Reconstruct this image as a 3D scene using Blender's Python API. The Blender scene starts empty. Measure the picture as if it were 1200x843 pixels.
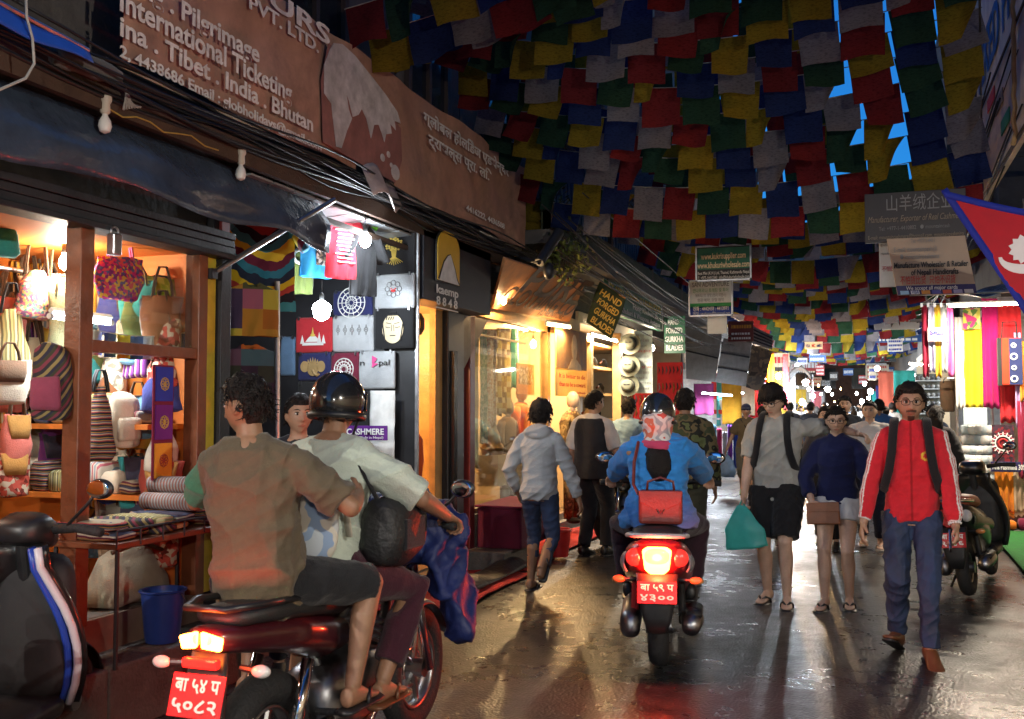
import bpy, bmesh, math, random
import numpy as np
from mathutils import Vector, Matrix, noise as mnoise

SC = bpy.context.scene
COL = SC.collection
R = math.radians
random.seed(7); RNG = np.random.default_rng(7)

# ------------------------------------------------------------------ camera
FPX = 35.0/36.0*1200.0
YAW, PITCH, CAMH = R(19.36), R(2.72), 1.58
cam = bpy.data.cameras.new('camera'); cam_o = bpy.data.objects.new('camera', cam); COL.objects.link(cam_o)
cam.lens = 35.0; cam.sensor_width = 36.0; cam.clip_end = 2000; cam.clip_start = 0.05
cam_o.location = (0, 0, CAMH)
cam_o.rotation_euler = (R(90)+PITCH, 0, YAW)
SC.camera = cam_o
cam.dof.use_dof = True; cam.dof.focus_distance = 8.0; cam.dof.aperture_fstop = 6.3

# ------------------------------------------------------------------ sky, sun, exposure
SUN_EL, SUN_ROT = R(3.4), R(200)
world = bpy.data.worlds.new('World'); SC.world = world; world.use_nodes = True
wn = world.node_tree; bgn = wn.nodes['Background']
sky = wn.nodes.new('ShaderNodeTexSky'); sky.sky_type = 'NISHITA'; sky.sun_disc = False
sky.sun_elevation = SUN_EL; sky.sun_rotation = SUN_ROT; sky.air_density = 1.0; sky.dust_density = 0.3; sky.ozone_density = 6.0
wn.links.new(sky.outputs[0], bgn.inputs[0]); bgn.inputs[1].default_value = 0.15
sl = bpy.data.lights.new('sun', 'SUN'); sl.energy = 0.02; sl.angle = R(12); sl.color = (1, .8, .65)
so = bpy.data.objects.new('sun', sl); COL.objects.link(so)
so.rotation_euler = (R(90)-SUN_EL, 0, math.pi-SUN_ROT)
SC.view_settings.view_transform = 'Standard'; SC.view_settings.look = 'None'
SC.view_settings.exposure = 1.2; SC.view_settings.gamma = 1.0; SC.view_settings.use_curve_mapping = False
SC.cycles.use_denoising = True
SC.cycles.max_bounces = 7; SC.cycles.transparent_max_bounces = 12; SC.cycles.diffuse_bounces = 3
SC.cycles.glossy_bounces = 3; SC.cycles.transmission_bounces = 5; SC.cycles.caustics_reflective = False; SC.cycles.caustics_refractive = False
SC.cycles.sample_clamp_indirect = 4.0; SC.cycles.use_light_tree = True

# ------------------------------------------------------------------ pixel -> world
_c, _s = math.cos(YAW), math.sin(YAW); _cp, _sp = math.cos(PITCH), math.sin(PITCH)
FWD = Vector((-_s*_cp, _c*_cp, _sp)); RGT = Vector((_c, _s, 0)); UPV = Vector((_s*_sp, -_c*_sp, _cp))
def ray(px, py): return FWD*FPX + RGT*(px-600.0) + UPV*(421.5-py)
def on_x(px, py, X):
    d = ray(px, py); t = X/d.x; return Vector((X, d.y*t, CAMH+d.z*t))
def on_y(px, py, Y):
    d = ray(px, py); t = Y/d.y; return Vector((d.x*t, Y, CAMH+d.z*t))
def on_z(px, py, Z=0.0):
    d = ray(px, py); t = (Z-CAMH)/d.z; return Vector((d.x*t, d.y*t, Z))

# ------------------------------------------------------------------ materials
_MC = {}
def nd(nt, t, **kw):
    n = nt.nodes.new(t)
    for k, v in kw.items(): setattr(n, k, v)
    return n
def mat(name, col, rough=.7, metal=0., var=.18, scale=12., bump=0., bscale=60., spec=.5, trans=0., emis=None, estr=0., coat=0., attr=None, sheen=0., dirt=0.):
    key = (name,)
    if key in _MC: return _MC[key]
    m = bpy.data.materials.new(name); m.use_nodes = True; nt = m.node_tree; L = nt.links
    b = nt.nodes['Principled BSDF']
    b.inputs['Roughness'].default_value = rough; b.inputs['Metallic'].default_value = metal
    b.inputs['Specular IOR Level'].default_value = spec; b.inputs['Coat Weight'].default_value = coat
    if sheen: b.inputs['Sheen Weight'].default_value = sheen
    tc = nd(nt, 'ShaderNodeTexCoord')
    if attr:
        a = nd(nt, 'ShaderNodeAttribute'); a.attribute_name = attr; src = a.outputs['Color']
    else:
        rgb = nd(nt, 'ShaderNodeRGB'); rgb.outputs[0].default_value = (*col, 1); src = rgb.outputs[0]
    if var > 0:
        no = nd(nt, 'ShaderNodeTexNoise'); no.inputs['Scale'].default_value = scale; no.inputs['Detail'].default_value = 5; no.inputs['Roughness'].default_value = .62
        L.new(tc.outputs['Object'], no.inputs['Vector'])
        mr = nd(nt, 'ShaderNodeMapRange'); mr.inputs[1].default_value = .3; mr.inputs[2].default_value = .7
        mr.inputs[3].default_value = 1-var; mr.inputs[4].default_value = 1+var
        L.new(no.outputs['Fac'], mr.inputs[0])
        mx = nd(nt, 'ShaderNodeVectorMath', operation='SCALE'); L.new(src, mx.inputs[0]); L.new(mr.outputs[0], mx.inputs['Scale']); src = mx.outputs[0]
        rr = nd(nt, 'ShaderNodeMapRange'); rr.inputs[1].default_value = .3; rr.inputs[2].default_value = .7
        rr.inputs[3].default_value = max(.03, rough*(1-var*.7)); rr.inputs[4].default_value = min(1, rough*(1+var*.7))
        L.new(no.outputs['Fac'], rr.inputs[0]); L.new(rr.outputs[0], b.inputs['Roughness'])
    if dirt > 0:
        n2 = nd(nt, 'ShaderNodeTexNoise'); n2.inputs['Scale'].default_value = 2.3; n2.inputs['Detail'].default_value = 9; n2.inputs['Roughness'].default_value = .7
        L.new(tc.outputs['Object'], n2.inputs['Vector'])
        m2 = nd(nt, 'ShaderNodeMapRange'); m2.inputs[1].default_value = .45; m2.inputs[2].default_value = .72; m2.inputs[3].default_value = 0; m2.inputs[4].default_value = dirt
        L.new(n2.outputs['Fac'], m2.inputs[0])
        mm = nd(nt, 'ShaderNodeMix', data_type='RGBA'); L.new(m2.outputs[0], mm.inputs[0]); L.new(src, mm.inputs[6]); mm.inputs[7].default_value = (.035, .028, .022, 1); src = mm.outputs[2]
    L.new(src, b.inputs['Base Color'])
    if bump > 0:
        nb = nd(nt, 'ShaderNodeTexNoise'); nb.inputs['Scale'].default_value = bscale; nb.inputs['Detail'].default_value = 4
        L.new(tc.outputs['Object'], nb.inputs['Vector'])
        bp = nd(nt, 'ShaderNodeBump'); bp.inputs['Strength'].default_value = bump; bp.inputs['Distance'].default_value = .02
        L.new(nb.outputs['Fac'], bp.inputs['Height']); L.new(bp.outputs[0], b.inputs['Normal'])
    if emis:
        b.inputs['Emission Color'].default_value = (*emis, 1); b.inputs['Emission Strength'].default_value = estr
    if trans > 0:
        tr = nd(nt, 'ShaderNodeBsdfTranslucent'); L.new(src, tr.inputs[0]); ms = nd(nt, 'ShaderNodeMixShader'); ms.inputs[0].default_value = trans
        L.new(b.outputs[0], ms.inputs[1]); L.new(tr.outputs[0], ms.inputs[2]); L.new(ms.outputs[0], nt.nodes['Material Output'].inputs[0])
    _MC[key] = m
    return m
def cloth_m(name, col, var=.14, bump=.25, trans=0., rough=.88): return mat('cloth_'+name, col, rough, 0, var, 9, bump, 140, .25, trans, sheen=.15)
def paint(name, col, rough=.3, coat=.5, var=.06): return mat('paint_'+name, col, rough, 0, var, 5, 0, 1, .5, coat=coat)
def metal(name, col=(.6, .6, .62), rough=.3): return mat('metal_'+name, col, rough, 1., .15, 20)
def glow(name, col, s):                      # glass of a lit lamp: gives off light and lets the filament's light through
    key = ('glow'+name,)
    if key in _MC: return _MC[key]
    m = bpy.data.materials.new('glow_'+name); m.use_nodes = True; nt = m.node_tree; nt.nodes.clear()
    e = nd(nt, 'ShaderNodeEmission'); e.inputs[0].default_value = (*col, 1); e.inputs[1].default_value = s
    t = nd(nt, 'ShaderNodeBsdfTransparent'); a = nd(nt, 'ShaderNodeAddShader'); o = nd(nt, 'ShaderNodeOutputMaterial')
    nt.links.new(e.outputs[0], a.inputs[0]); nt.links.new(t.outputs[0], a.inputs[1]); nt.links.new(a.outputs[0], o.inputs[0])
    _MC[key] = m; return m
def glass_m():
    key = ('glass',)
    if key in _MC: return _MC[key]
    m = bpy.data.materials.new('window_glass'); m.use_nodes = True; nt = m.node_tree; nt.nodes.clear()
    g = nd(nt, 'ShaderNodeBsdfGlossy'); g.inputs['Roughness'].default_value = .03; t = nd(nt, 'ShaderNodeBsdfTransparent'); t.inputs[0].default_value = (.93, .96, .95, 1)
    lw = nd(nt, 'ShaderNodeLayerWeight'); lw.inputs[0].default_value = .3; f = nd(nt, 'ShaderNodeMapRange'); f.inputs[3].default_value = .03; f.inputs[4].default_value = .45; nt.links.new(lw.outputs['Facing'], f.inputs[0])
    x = nd(nt, 'ShaderNodeMixShader'); o = nd(nt, 'ShaderNodeOutputMaterial')
    nt.links.new(f.outputs[0], x.inputs[0]); nt.links.new(t.outputs[0], x.inputs[1]); nt.links.new(g.outputs[0], x.inputs[2]); nt.links.new(x.outputs[0], o.inputs[0])
    _MC[key] = m; return m
def pattern(name, cols, kind='stripe', scale=12., rough=.85, axis='Z', dist=1.5):
    """woven / printed cloth: colour ramp over a wave, checker or cell pattern in object space"""
    key = ('pat'+name,)
    if key in _MC: return _MC[key]
    m = bpy.data.materials.new('print_'+name); m.use_nodes = True; nt = m.node_tree; L = nt.links; b = nt.nodes['Principled BSDF']
    b.inputs['Roughness'].default_value = rough; b.inputs['Specular IOR Level'].default_value = .25
    tc = nd(nt, 'ShaderNodeTexCoord'); cr = nd(nt, 'ShaderNodeValToRGB'); cr.color_ramp.interpolation = 'CONSTANT'
    el = cr.color_ramp.elements; n = len(cols)
    while len(el) < n: el.new(0.5)
    for i, c in enumerate(cols): el[i].position = i/n; el[i].color = (*c, 1)
    if kind == 'stripe':
        w = nd(nt, 'ShaderNodeTexWave'); w.bands_direction = axis; w.wave_profile = 'SAW'; w.inputs['Scale'].default_value = scale; w.inputs['Distortion'].default_value = dist; w.inputs['Detail'].default_value = 1
        L.new(tc.outputs['Object'], w.inputs['Vector']); out = w.outputs['Fac']
    elif kind == 'ring':
        w = nd(nt, 'ShaderNodeTexWave'); w.wave_type = 'RINGS'; w.rings_direction = 'SPHERICAL'; w.wave_profile = 'SAW'; w.inputs['Scale'].default_value = scale; w.inputs['Distortion'].default_value = dist; w.inputs['Detail'].default_value = 4; w.inputs['Detail Scale'].default_value = 3
        L.new(tc.outputs['Object'], w.inputs['Vector']); out = w.outputs['Fac']
    elif kind == 'cell':
        v = nd(nt, 'ShaderNodeTexVoronoi'); v.inputs['Scale'].default_value = scale; L.new(tc.outputs['Object'], v.inputs['Vector'])
        s = nd(nt, 'ShaderNodeSeparateColor'); L.new(v.outputs['Color'], s.inputs[0]); out = s.outputs[0]
    elif kind == 'square':
        v = nd(nt, 'ShaderNodeTexVoronoi'); v.distance = 'CHEBYCHEV'; v.inputs['Scale'].default_value = scale; v.inputs['Randomness'].default_value = 0; L.new(tc.outputs['Object'], v.inputs['Vector'])
        s = nd(nt, 'ShaderNodeSeparateColor'); L.new(v.outputs['Color'], s.inputs[0]); out = s.outputs[0]
    else:
        no = nd(nt, 'ShaderNodeTexNoise'); no.inputs['Scale'].default_value = scale; no.inputs['Detail'].default_value = 2; L.new(tc.outputs['Object'], no.inputs['Vector'])
        mr = nd(nt, 'ShaderNodeMapRange'); mr.inputs[1].default_value = .3; mr.inputs[2].default_value = .7; L.new(no.outputs['Fac'], mr.inputs[0]); out = mr.outputs[0]
    L.new(out, cr.inputs[0]); L.new(cr.outputs[0], b.inputs['Base Color']); _MC[key] = m; return m

# ------------------------------------------------------------------ objects
def tag(o, label=None, cat=None, group=None, kind=None):
    if label: o['label'] = label
    if cat: o['category'] = cat
    if group: o['group'] = group
    if kind: o['kind'] = kind
    return o
def thing(name, label, cat, loc=(0, 0, 0), rz=0., group=None, kind=None):
    o = bpy.data.objects.new(name, None); COL.objects.link(o); o.location = loc; o.rotation_euler = (0, 0, rz); o.empty_display_size = .1
    return tag(o, label, cat, group, kind)
def root_loc(o):
    v = Vector((0, 0, 0))
    while o is not None: v += o.location; o = o.parent
    return v
class MB:
    def __init__(s): s.v = []; s.f = []; s.m = []; s.mi = 0
    def add(s, vs, fs):
        n = len(s.v); s.v += [tuple(p) for p in vs]; s.f += [tuple(i+n for i in f) for f in fs]; s.m += [s.mi]*len(fs); return s
    def box(s, c, size, rot=None, taper=1.):
        c = Vector(c); hx, hy, hz = size[0]/2, size[1]/2, size[2]/2; vs = []
        for z in (-1, 1):
            k = 1. if z < 0 else taper
            for x, y in ((-1, -1), (1, -1), (1, 1), (-1, 1)):
                p = Vector((x*hx*k, y*hy*k, z*hz)); vs.append(c+(rot@p if rot else p))
        return s.add(vs, [(3, 2, 1, 0), (4, 5, 6, 7), (0, 1, 5, 4), (1, 2, 6, 5), (2, 3, 7, 6), (3, 0, 4, 7)])
    def bb(s, a, b):
        a, b = Vector(a), Vector(b); return s.box((a+b)/2, [abs(b[i]-a[i]) for i in range(3)])
    def slab(s, p, r, u, t):            # parallelogram p, p+r, p+r+u, p+u with thickness t behind it
        p, r, u = Vector(p), Vector(r), Vector(u); n = r.cross(u).normalized()*t
        q = [p, p+r, p+r+u, p+u]
        return s.add(q+[x-n for x in q], [(0, 1, 2, 3), (7, 6, 5, 4), (0, 4, 5, 1), (1, 5, 6, 2), (2, 6, 7, 3), (3, 7, 4, 0)])
    def tube(s, pts, rad, seg=8, cap=True, flat=1.):
        pts = [Vector(p) for p in pts]; n = len(pts)
        if not hasattr(rad, '__len__'): rad = [rad]*n
        vs = []; prev = None
        for i, p in enumerate(pts):
            t = (pts[min(i+1, n-1)]-pts[max(i-1, 0)]); t = t.normalized() if t.length > 1e-9 else Vector((0, 0, 1))
            if prev is None:
                a = Vector((0, 0, 1)) if abs(t.z) < .9 else Vector((1, 0, 0)); x = t.cross(a).normalized()
            else:
                x = prev-t*prev.dot(t); x = x.normalized() if x.length > 1e-6 else prev
            prev = x; y = t.cross(x)
            for k in range(seg):
                a = 2*math.pi*k/seg; vs.append(p+x*math.cos(a)*rad[i]+y*math.sin(a)*rad[i]*flat)
        fs = [(i*seg+k, i*seg+(k+1) % seg, (i+1)*seg+(k+1) % seg, (i+1)*seg+k) for i in range(n-1) for k in range(seg)]
        if cap: fs += [tuple(range(seg))[::-1], tuple((n-1)*seg+k for k in range(seg))]
        return s.add(vs, fs)
    def rings(s, rows, cap=True):       # rows: list of closed loops of equal length
        m = len(rows[0]); n = len(rows); vs = [p for r in rows for p in r]
        fs = [(i*m+k, i*m+(k+1) % m, (i+1)*m+(k+1) % m, (i+1)*m+k) for i in range(n-1) for k in range(m)]
        if cap: fs += [tuple(range(m))[::-1], tuple((n-1)*m+k for k in range(m))]
        return s.add(vs, fs)
    def loft(s, secs, seg=16, e=2.6, axis='y', cap=True):   # secs: (pos, cx, cz, half_w, half_h[, e]) superellipse sections along the axis
        rows = []
        for q in secs:
            ee = q[5] if len(q) > 5 else e; r = []
            for k in range(seg):
                a = 2*math.pi*(k+.5)/seg; c, sn = math.cos(a), math.sin(a)
                X = q[1]+q[3]*math.copysign(abs(c)**(2/ee), c); Z = q[2]+q[4]*math.copysign(abs(sn)**(2/ee), sn)
                r.append((X, q[0], Z) if axis == 'y' else ((q[0], X, Z) if axis == 'x' else (X, Z, q[0])))
            rows.append(r)
        return s.rings(rows, cap)
    def ell(s, c, r, seg=16, rg=10, rot=None):
        c = Vector(c); vs = []; r = r if hasattr(r, '__len__') else (r, r, r)
        for i in range(1, rg):
            th = math.pi*i/rg
            for k in range(seg):
                a = 2*math.pi*k/seg; p = Vector((r[0]*math.sin(th)*math.cos(a), r[1]*math.sin(th)*math.sin(a), r[2]*math.cos(th))); vs.append(c+(rot@p if rot else p))
        top, bot = Vector((0, 0, r[2])), Vector((0, 0, -r[2])); vs += [c+(rot@top if rot else top), c+(rot@bot if rot else bot)]; T = len(vs)-2
        fs = [(i*seg+k, (i+1)*seg+k, (i+1)*seg+(k+1) % seg, i*seg+(k+1) % seg) for i in range(rg-2) for k in range(seg)]
        fs += [(T, k, (k+1) % seg) for k in range(seg)]+[(T+1, (rg-2)*seg+(k+1) % seg, (rg-2)*seg+k) for k in range(seg)]
        return s.add(vs, fs)
    def lathe(s, c, prof, seg=20, ax=(0, 0, 1), cap=True):   # prof: (r, h) along ax
        c = Vector(c); q = Vector((0, 0, 1)).rotation_difference(Vector(ax).normalized()); rows = []
        for r, h in prof: rows.append([c+q@Vector((r*math.cos(2*math.pi*k/seg), r*math.sin(2*math.pi*k/seg), h)) for k in range(seg)])
        return s.rings(rows, cap)
    def poly(s, pts, d):                # polygon extruded by vector d
        pts = [Vector(p) for p in pts]; d = Vector(d); n = len(pts)
        return s.add(pts+[p+d for p in pts], [tuple(range(n))[::-1], tuple(range(n, 2*n))]+[(k, (k+1) % n, n+(k+1) % n, n+k) for k in range(n)])
    def grid(s, fn, nu, nv, thick=0.):  # fn(u,v) -> point
        P = [[Vector(fn(i/nu, j/nv)) for i in range(nu+1)] for j in range(nv+1)]; w = nu+1
        vs = [p for r in P for p in r]; fs = [(j*w+i, j*w+i+1, (j+1)*w+i+1, (j+1)*w+i) for j in range(nv) for i in range(nu)]
        if thick:
            nn = []
            for j in range(nv+1):
                for i in range(w):
                    du = P[j][min(i+1, nu)]-P[j][max(i-1, 0)]; dv = P[min(j+1, nv)][i]-P[max(j-1, 0)][i]; n = du.cross(dv); nn.append(n.normalized() if n.length > 1e-12 else Vector((0, 0, 0)))
            N = len(vs); vs = vs+[p-n*thick for p, n in zip(vs, nn)]; fs = fs+[tuple(N+k for k in reversed(f)) for f in fs]
            b = [i for i in range(w)]+[j*w+nu for j in range(1, nv+1)]+[nv*w+i for i in range(nu-1, -1, -1)]+[j*w for j in range(nv-1, 0, -1)]
            fs += [(b[k], N+b[k], N+b[(k+1) % len(b)], b[(k+1) % len(b)]) for k in range(len(b))]
        return s.add(vs, fs)
    def torus(s, c, Rr, r, ax=(0, 1, 0), seg=28, rs=8, sx=1., sz=1.):
        c = Vector(c); q = Vector((0, 0, 1)).rotation_difference(Vector(ax).normalized()); rows = []
        for i in range(seg):
            a = 2*math.pi*i/seg; rows.append([c+q@Vector(((Rr+r*math.cos(2*math.pi*k/rs)*sx)*math.cos(a), (Rr+r*math.cos(2*math.pi*k/rs)*sx)*math.sin(a), r*sz*math.sin(2*math.pi*k/rs))) for k in range(rs)])
        vs = [p for r_ in rows for p in r_]
        return s.add(vs, [(i*rs+k, ((i+1) % seg)*rs+k, ((i+1) % seg)*rs+(k+1) % rs, i*rs+(k+1) % rs) for i in range(seg) for k in range(rs)])
    def mesh(s, name):
        me = bpy.data.meshes.new(name); me.from_pydata(s.v, [], s.f); me.polygons.foreach_set('material_index', s.m); me.validate(); return me
    def build(s, name, m, parent=None, smooth=False, local=False, bevel=0.):
        v = np.array(s.v, float).reshape(-1, 3); loc = None
        if parent is not None and not local: v = v-np.array(root_loc(parent))
        if parent is None and not local:
            lo, hi = v.min(0), v.max(0); loc = np.array([(lo[0]+hi[0])/2, (lo[1]+hi[1])/2, lo[2]]); v = v-loc
        s.v = [tuple(p) for p in v]
        me = s.mesh(name)
        for x in (m if isinstance(m, (list, tuple)) else [m]): me.materials.append(x)
        bm = bmesh.new(); bm.from_mesh(me); bmesh.ops.recalc_face_normals(bm, faces=bm.faces); bm.to_mesh(me); bm.free()
        if smooth:
            me.polygons.foreach_set('use_smooth', [True]*len(me.polygons))
            if smooth != 'all':
                try: me.set_sharp_from_angle(angle=R(42))
                except Exception: pass
        o = bpy.data.objects.new(name, me); COL.objects.link(o)
        if loc is not None: o.location = loc
        if parent is not None: o.parent = parent
        if bevel:
            b = o.modifiers.new('bevel', 'BEVEL'); b.width = bevel; b.segments = 2; b.limit_method = 'ANGLE'
        return o
def copy_tree(o, parent=None):
    c = o.copy(); COL.objects.link(c)
    if parent is not None: c.parent = parent
    for ch in o.children: copy_tree(ch, c)
    return c
def box(name, a, b, m, parent=None, bevel=0.):
    return MB().bb(a, b).build(name, m, parent, bevel=bevel)

# ------------------------------------------------------------------ lettering
_TEXTS = []
def text(s, p, r, u, h, w, m, parent, name='lettering', shear=0., bold=0., align='LEFT', lift=.004, ex=.0012, local=False):
    """a line of writing: p = baseline left, r/u = directions, h = cap height, w = width it fills"""
    c = bpy.data.curves.new(name, 'FONT'); c.body = s; c.size = h/.73; c.shear = shear; c.offset = .03*h if bold else 0.; c.extrude = ex; c.resolution_u = 3
    c.align_x = align
    o = bpy.data.objects.new(name, c); COL.objects.link(o); c.materials.append(m)
    r, u = Vector(r).normalized(), Vector(u); u = (u-r*u.dot(r)).normalized(); n = r.cross(u)
    base = Vector(p)+n*lift
    if parent is not None:
        o.parent = parent
        if not local: base = base-root_loc(parent)
    o.matrix_local = Matrix.Translation(base)@Matrix((r, u, n)).transposed().to_4x4()
    _TEXTS.append((o, w, base, r)); return o
def fit_texts():                             # writing becomes plain mesh, stretched to the width it fills
    dg = bpy.context.evaluated_depsgraph_get(); dg.update()
    for o, w, b, r in _TEXTS:
        me = bpy.data.meshes.new_from_object(o.evaluated_get(dg)); n = len(me.vertices)
        if n == 0: continue
        co = np.empty(n*3); me.vertices.foreach_get('co', co); co = co.reshape(-1, 3); d = co[:, 0].max()-co[:, 0].min()
        if d > 1e-6 and w: co[:, 0] = (co[:, 0]-co[:, 0].min())*w/d; me.vertices.foreach_set('co', co.ravel())
        k = bpy.data.objects.new('lettering', me); COL.objects.link(k); k.parent = o.parent; k.matrix_local = o.matrix_local.copy()
        if not me.materials: me.materials.append(o.data.materials[0])
    for o, w, b, r in _TEXTS: bpy.data.objects.remove(o)
def sign(name, label, cat, tl, tr, bl, m, lines, thick=.03, frame=None, group=None, fw=.02, parent=None):
    """a board whose face is the parallelogram tl,tr,bl ; lines: (string,u,v,cap_h,width,material[,shear,bold]) with u,v,h,w as fractions of the face"""
    tl, tr, bl = Vector(tl), Vector(tr), Vector(bl); r, d = tr-tl, bl-tl
    base = bl+r/2
    t = parent or thing(name, label, cat, base, 0, group)
    MB().slab(bl, r, -d, thick).build('board', m, t, bevel=.004)
    W, H = r.length, d.length; rn, un = r.normalized(), (-d).normalized(); n = rn.cross(un).normalized()
    if frame:
        for a, b2, c2 in ((tl, r, -un*fw), (bl+un*fw, r, -un*fw), (tl, rn*fw, d), (tr-rn*fw, rn*fw, d)):
            MB().slab(Vector(a)+n*.012, b2, c2, .014).build('frame', frame, t)
    for L in lines:
        s, u, v, h, w, lm = L[:6]
        text(s, tl+r*u+d*v, r, -d, h*H, w*W, lm, t, shear=L[6] if len(L) > 6 else 0., bold=L[7] if len(L) > 7 else 0., lift=.011)
    return t

# ------------------------------------------------------------------ lamps
WARM, COOL, NEUT = (1., .62, .28), (.82, .92, 1.), (1., .86, .66)
def bulb(label, p, col=COOL, watt=40., glowv=40., r=.032, cord=.15, group='lit bulbs', gname=None, name='light_bulb'):
    p = Vector(p); t = thing(name, label, 'light bulb', p, 0, group)
    MB().lathe(p, [(.004, -.048*r/.032), (r*.75, -.036*r/.032), (r, -.01), (r*.85, .018), (r*.42, .04), (.013, .05)], 16).build('glass', glow(gname or str(col), col, glowv), t, smooth=True)
    MB().lathe(p+Vector((0, 0, .05)), [(.014, 0), (.017, .005), (.017, .045), (.006, .06)], 12).build('socket', mat('socket_black', (.02, .02, .02), .5), t, smooth=True)
    if cord: MB().tube([p+Vector((0, 0, .1)), p+Vector((0, 0, .1+cord))], .0035, 6).build('cord', mat('cord_black', (.015, .015, .015), .6), t)
    l = bpy.data.lights.new('filament', 'POINT'); l.energy = watt; l.color = col; l.shadow_soft_size = r*.7
    o = bpy.data.objects.new('filament', l); COL.objects.link(o); o.parent = t
    return t
def tube_light(label, a, b, col=COOL, watt=30., glowv=18., group='lit tube lights', r=.014):
    a, b = Vector(a), Vector(b); c = (a+b)/2; t = thing('tube_light', label, 'tube light', c, 0, group); L = (b-a).length; d = (b-a).normalized()
    MB().tube([a, b], r, 10).build('tube', glow('tube'+str(col), col, glowv), t, smooth=True)
    up = Vector((0, 0, 1)); MB().tube([a+up*.03, b+up*.03], .018, 4).build('fitting', mat('fitting_white', (.7, .7, .68), .5), t)
    for q in (a, b): MB().tube([q-d*.012, q+d*.012], r*1.15, 8).build('end_cap', mat('fitting_white', (.7, .7, .68), .5), t)
    l = bpy.data.lights.new('lamp', 'AREA'); l.shape = 'RECTANGLE'; l.size = L; l.size_y = .03; l.energy = watt; l.color = col; l.spread = math.pi
    o = bpy.data.objects.new('lamp', l); COL.objects.link(o); o.parent = t; o.location = (0, 0, -.02)
    o.rotation_euler = (0, 0, math.atan2(d.y, d.x))
    return t
def _wob(s, amp, sc=6., seed=0.):
    out = []
    for p in s.v:
        q = Vector(p)*sc+Vector((seed*3.1, seed*1.7, seed*.9)); n = mnoise.noise_vector(q); out.append(tuple(Vector(p)+n*amp))
    s.v = out; return s
MB.wob = _wob

# ------------------------------------------------------------------ ground and road
def road_material():
    m = bpy.data.materials.new('wet_asphalt'); m.use_nodes = True; nt = m.node_tree; L = nt.links; b = nt.nodes['Principled BSDF']
    tc = nd(nt, 'ShaderNodeTexCoord')
    def noise(sc, det, rough=.6):
        n = nd(nt, 'ShaderNodeTexNoise'); n.inputs['Scale'].default_value = sc; n.inputs['Detail'].default_value = det; n.inputs['Roughness'].default_value = rough; L.new(tc.outputs['Object'], n.inputs['Vector']); return n.outputs['Fac']
    def rng(x, a, c, d, e):
        r = nd(nt, 'ShaderNodeMapRange'); r.inputs[1].default_value = a; r.inputs[2].default_value = c; r.inputs[3].default_value = d; r.inputs[4].default_value = e; L.new(x, r.inputs[0]); return r.outputs[0]
    big, mid, fine = noise(.9, 6, .65), noise(7, 5), noise(90, 3)
    v = nd(nt, 'ShaderNodeTexVoronoi'); v.inputs['Scale'].default_value = 55; L.new(tc.outputs['Object'], v.inputs['Vector'])
    cr = nd(nt, 'ShaderNodeValToRGB'); cr.color_ramp.elements[0].color = (.009, .009, .009, 1); cr.color_ramp.elements[1].color = (.034, .032, .031, 1)
    cr.color_ramp.elements[0].position = .25; cr.color_ramp.elements[1].position = .8
    ad = nd(nt, 'ShaderNodeMath', operation='MULTIPLY_ADD'); L.new(v.outputs['Distance'], ad.inputs[0]); ad.inputs[1].default_value = .5; L.new(rng(mid, .3, .7, .15, .4), ad.inputs[2]); L.new(ad.outputs[0], cr.inputs[0])
    nw = nd(nt, 'ShaderNodeTexNoise'); nw.inputs['Scale'].default_value = 3; nw.inputs['Detail'].default_value = 4; L.new(tc.outputs['Object'], nw.inputs['Vector'])
    vm_ = nd(nt, 'ShaderNodeVectorMath', operation='MULTIPLY_ADD'); L.new(nw.outputs['Color'], vm_.inputs[0]); vm_.inputs[1].default_value = (.35, .35, 0); L.new(tc.outputs['Object'], vm_.inputs[2])
    vc = nd(nt, 'ShaderNodeTexVoronoi'); vc.feature = 'DISTANCE_TO_EDGE'; vc.inputs['Scale'].default_value = .55; L.new(vm_.outputs[0], vc.inputs['Vector'])
    vp = nd(nt, 'ShaderNodeTexVoronoi'); vp.inputs['Scale'].default_value = .55; L.new(vm_.outputs[0], vp.inputs['Vector']); sp = nd(nt, 'ShaderNodeSeparateColor'); L.new(vp.outputs['Color'], sp.inputs[0])
    k1 = nd(nt, 'ShaderNodeMath', operation='MULTIPLY'); L.new(rng(vc.outputs['Distance'], .0, .012, .35, 1.), k1.inputs[0]); L.new(rng(sp.outputs[0], 0, 1, .72, 1.25), k1.inputs[1])
    ks = nd(nt, 'ShaderNodeVectorMath', operation='SCALE'); L.new(cr.outputs[0], ks.inputs[0]); L.new(k1.outputs[0], ks.inputs['Scale']); L.new(ks.outputs[0], b.inputs['Base Color'])
    ro = nd(nt, 'ShaderNodeMath', operation='ADD'); L.new(rng(big, .3, .7, .19, .42), ro.inputs[0]); L.new(rng(mid, .3, .7, -.06, .1), ro.inputs[1]); L.new(ro.outputs[0], b.inputs['Roughness'])
    b.inputs['Specular IOR Level'].default_value = .6
    h1 = nd(nt, 'ShaderNodeBump'); h1.inputs['Distance'].default_value = .0045; L.new(rng(big, .3, .7, .35, .8), h1.inputs['Strength']); L.new(v.outputs['Distance'], h1.inputs['Height'])
    h2 = nd(nt, 'ShaderNodeBump'); h2.inputs['Strength'].default_value = .12; h2.inputs['Distance'].default_value = .03; L.new(mid, h2.inputs['Height']); L.new(h1.outputs[0], h2.inputs['Normal']); L.new(h2.outputs[0], b.inputs['Normal'])
    return m
def sheet(name, x0, x1, y0, y1, z, m, nx=2, ny=2, amp=0.):
    mb = MB(); mb.grid(lambda u, v: (x0+(x1-x0)*u, y0+(y1-y0)*v, z+amp*mnoise.noise(Vector((x0+(x1-x0)*u, (y0+(y1-y0)*v), 3))*.8)), nx, ny)
    return mb.build(name, m, None, smooth='all')
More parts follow.
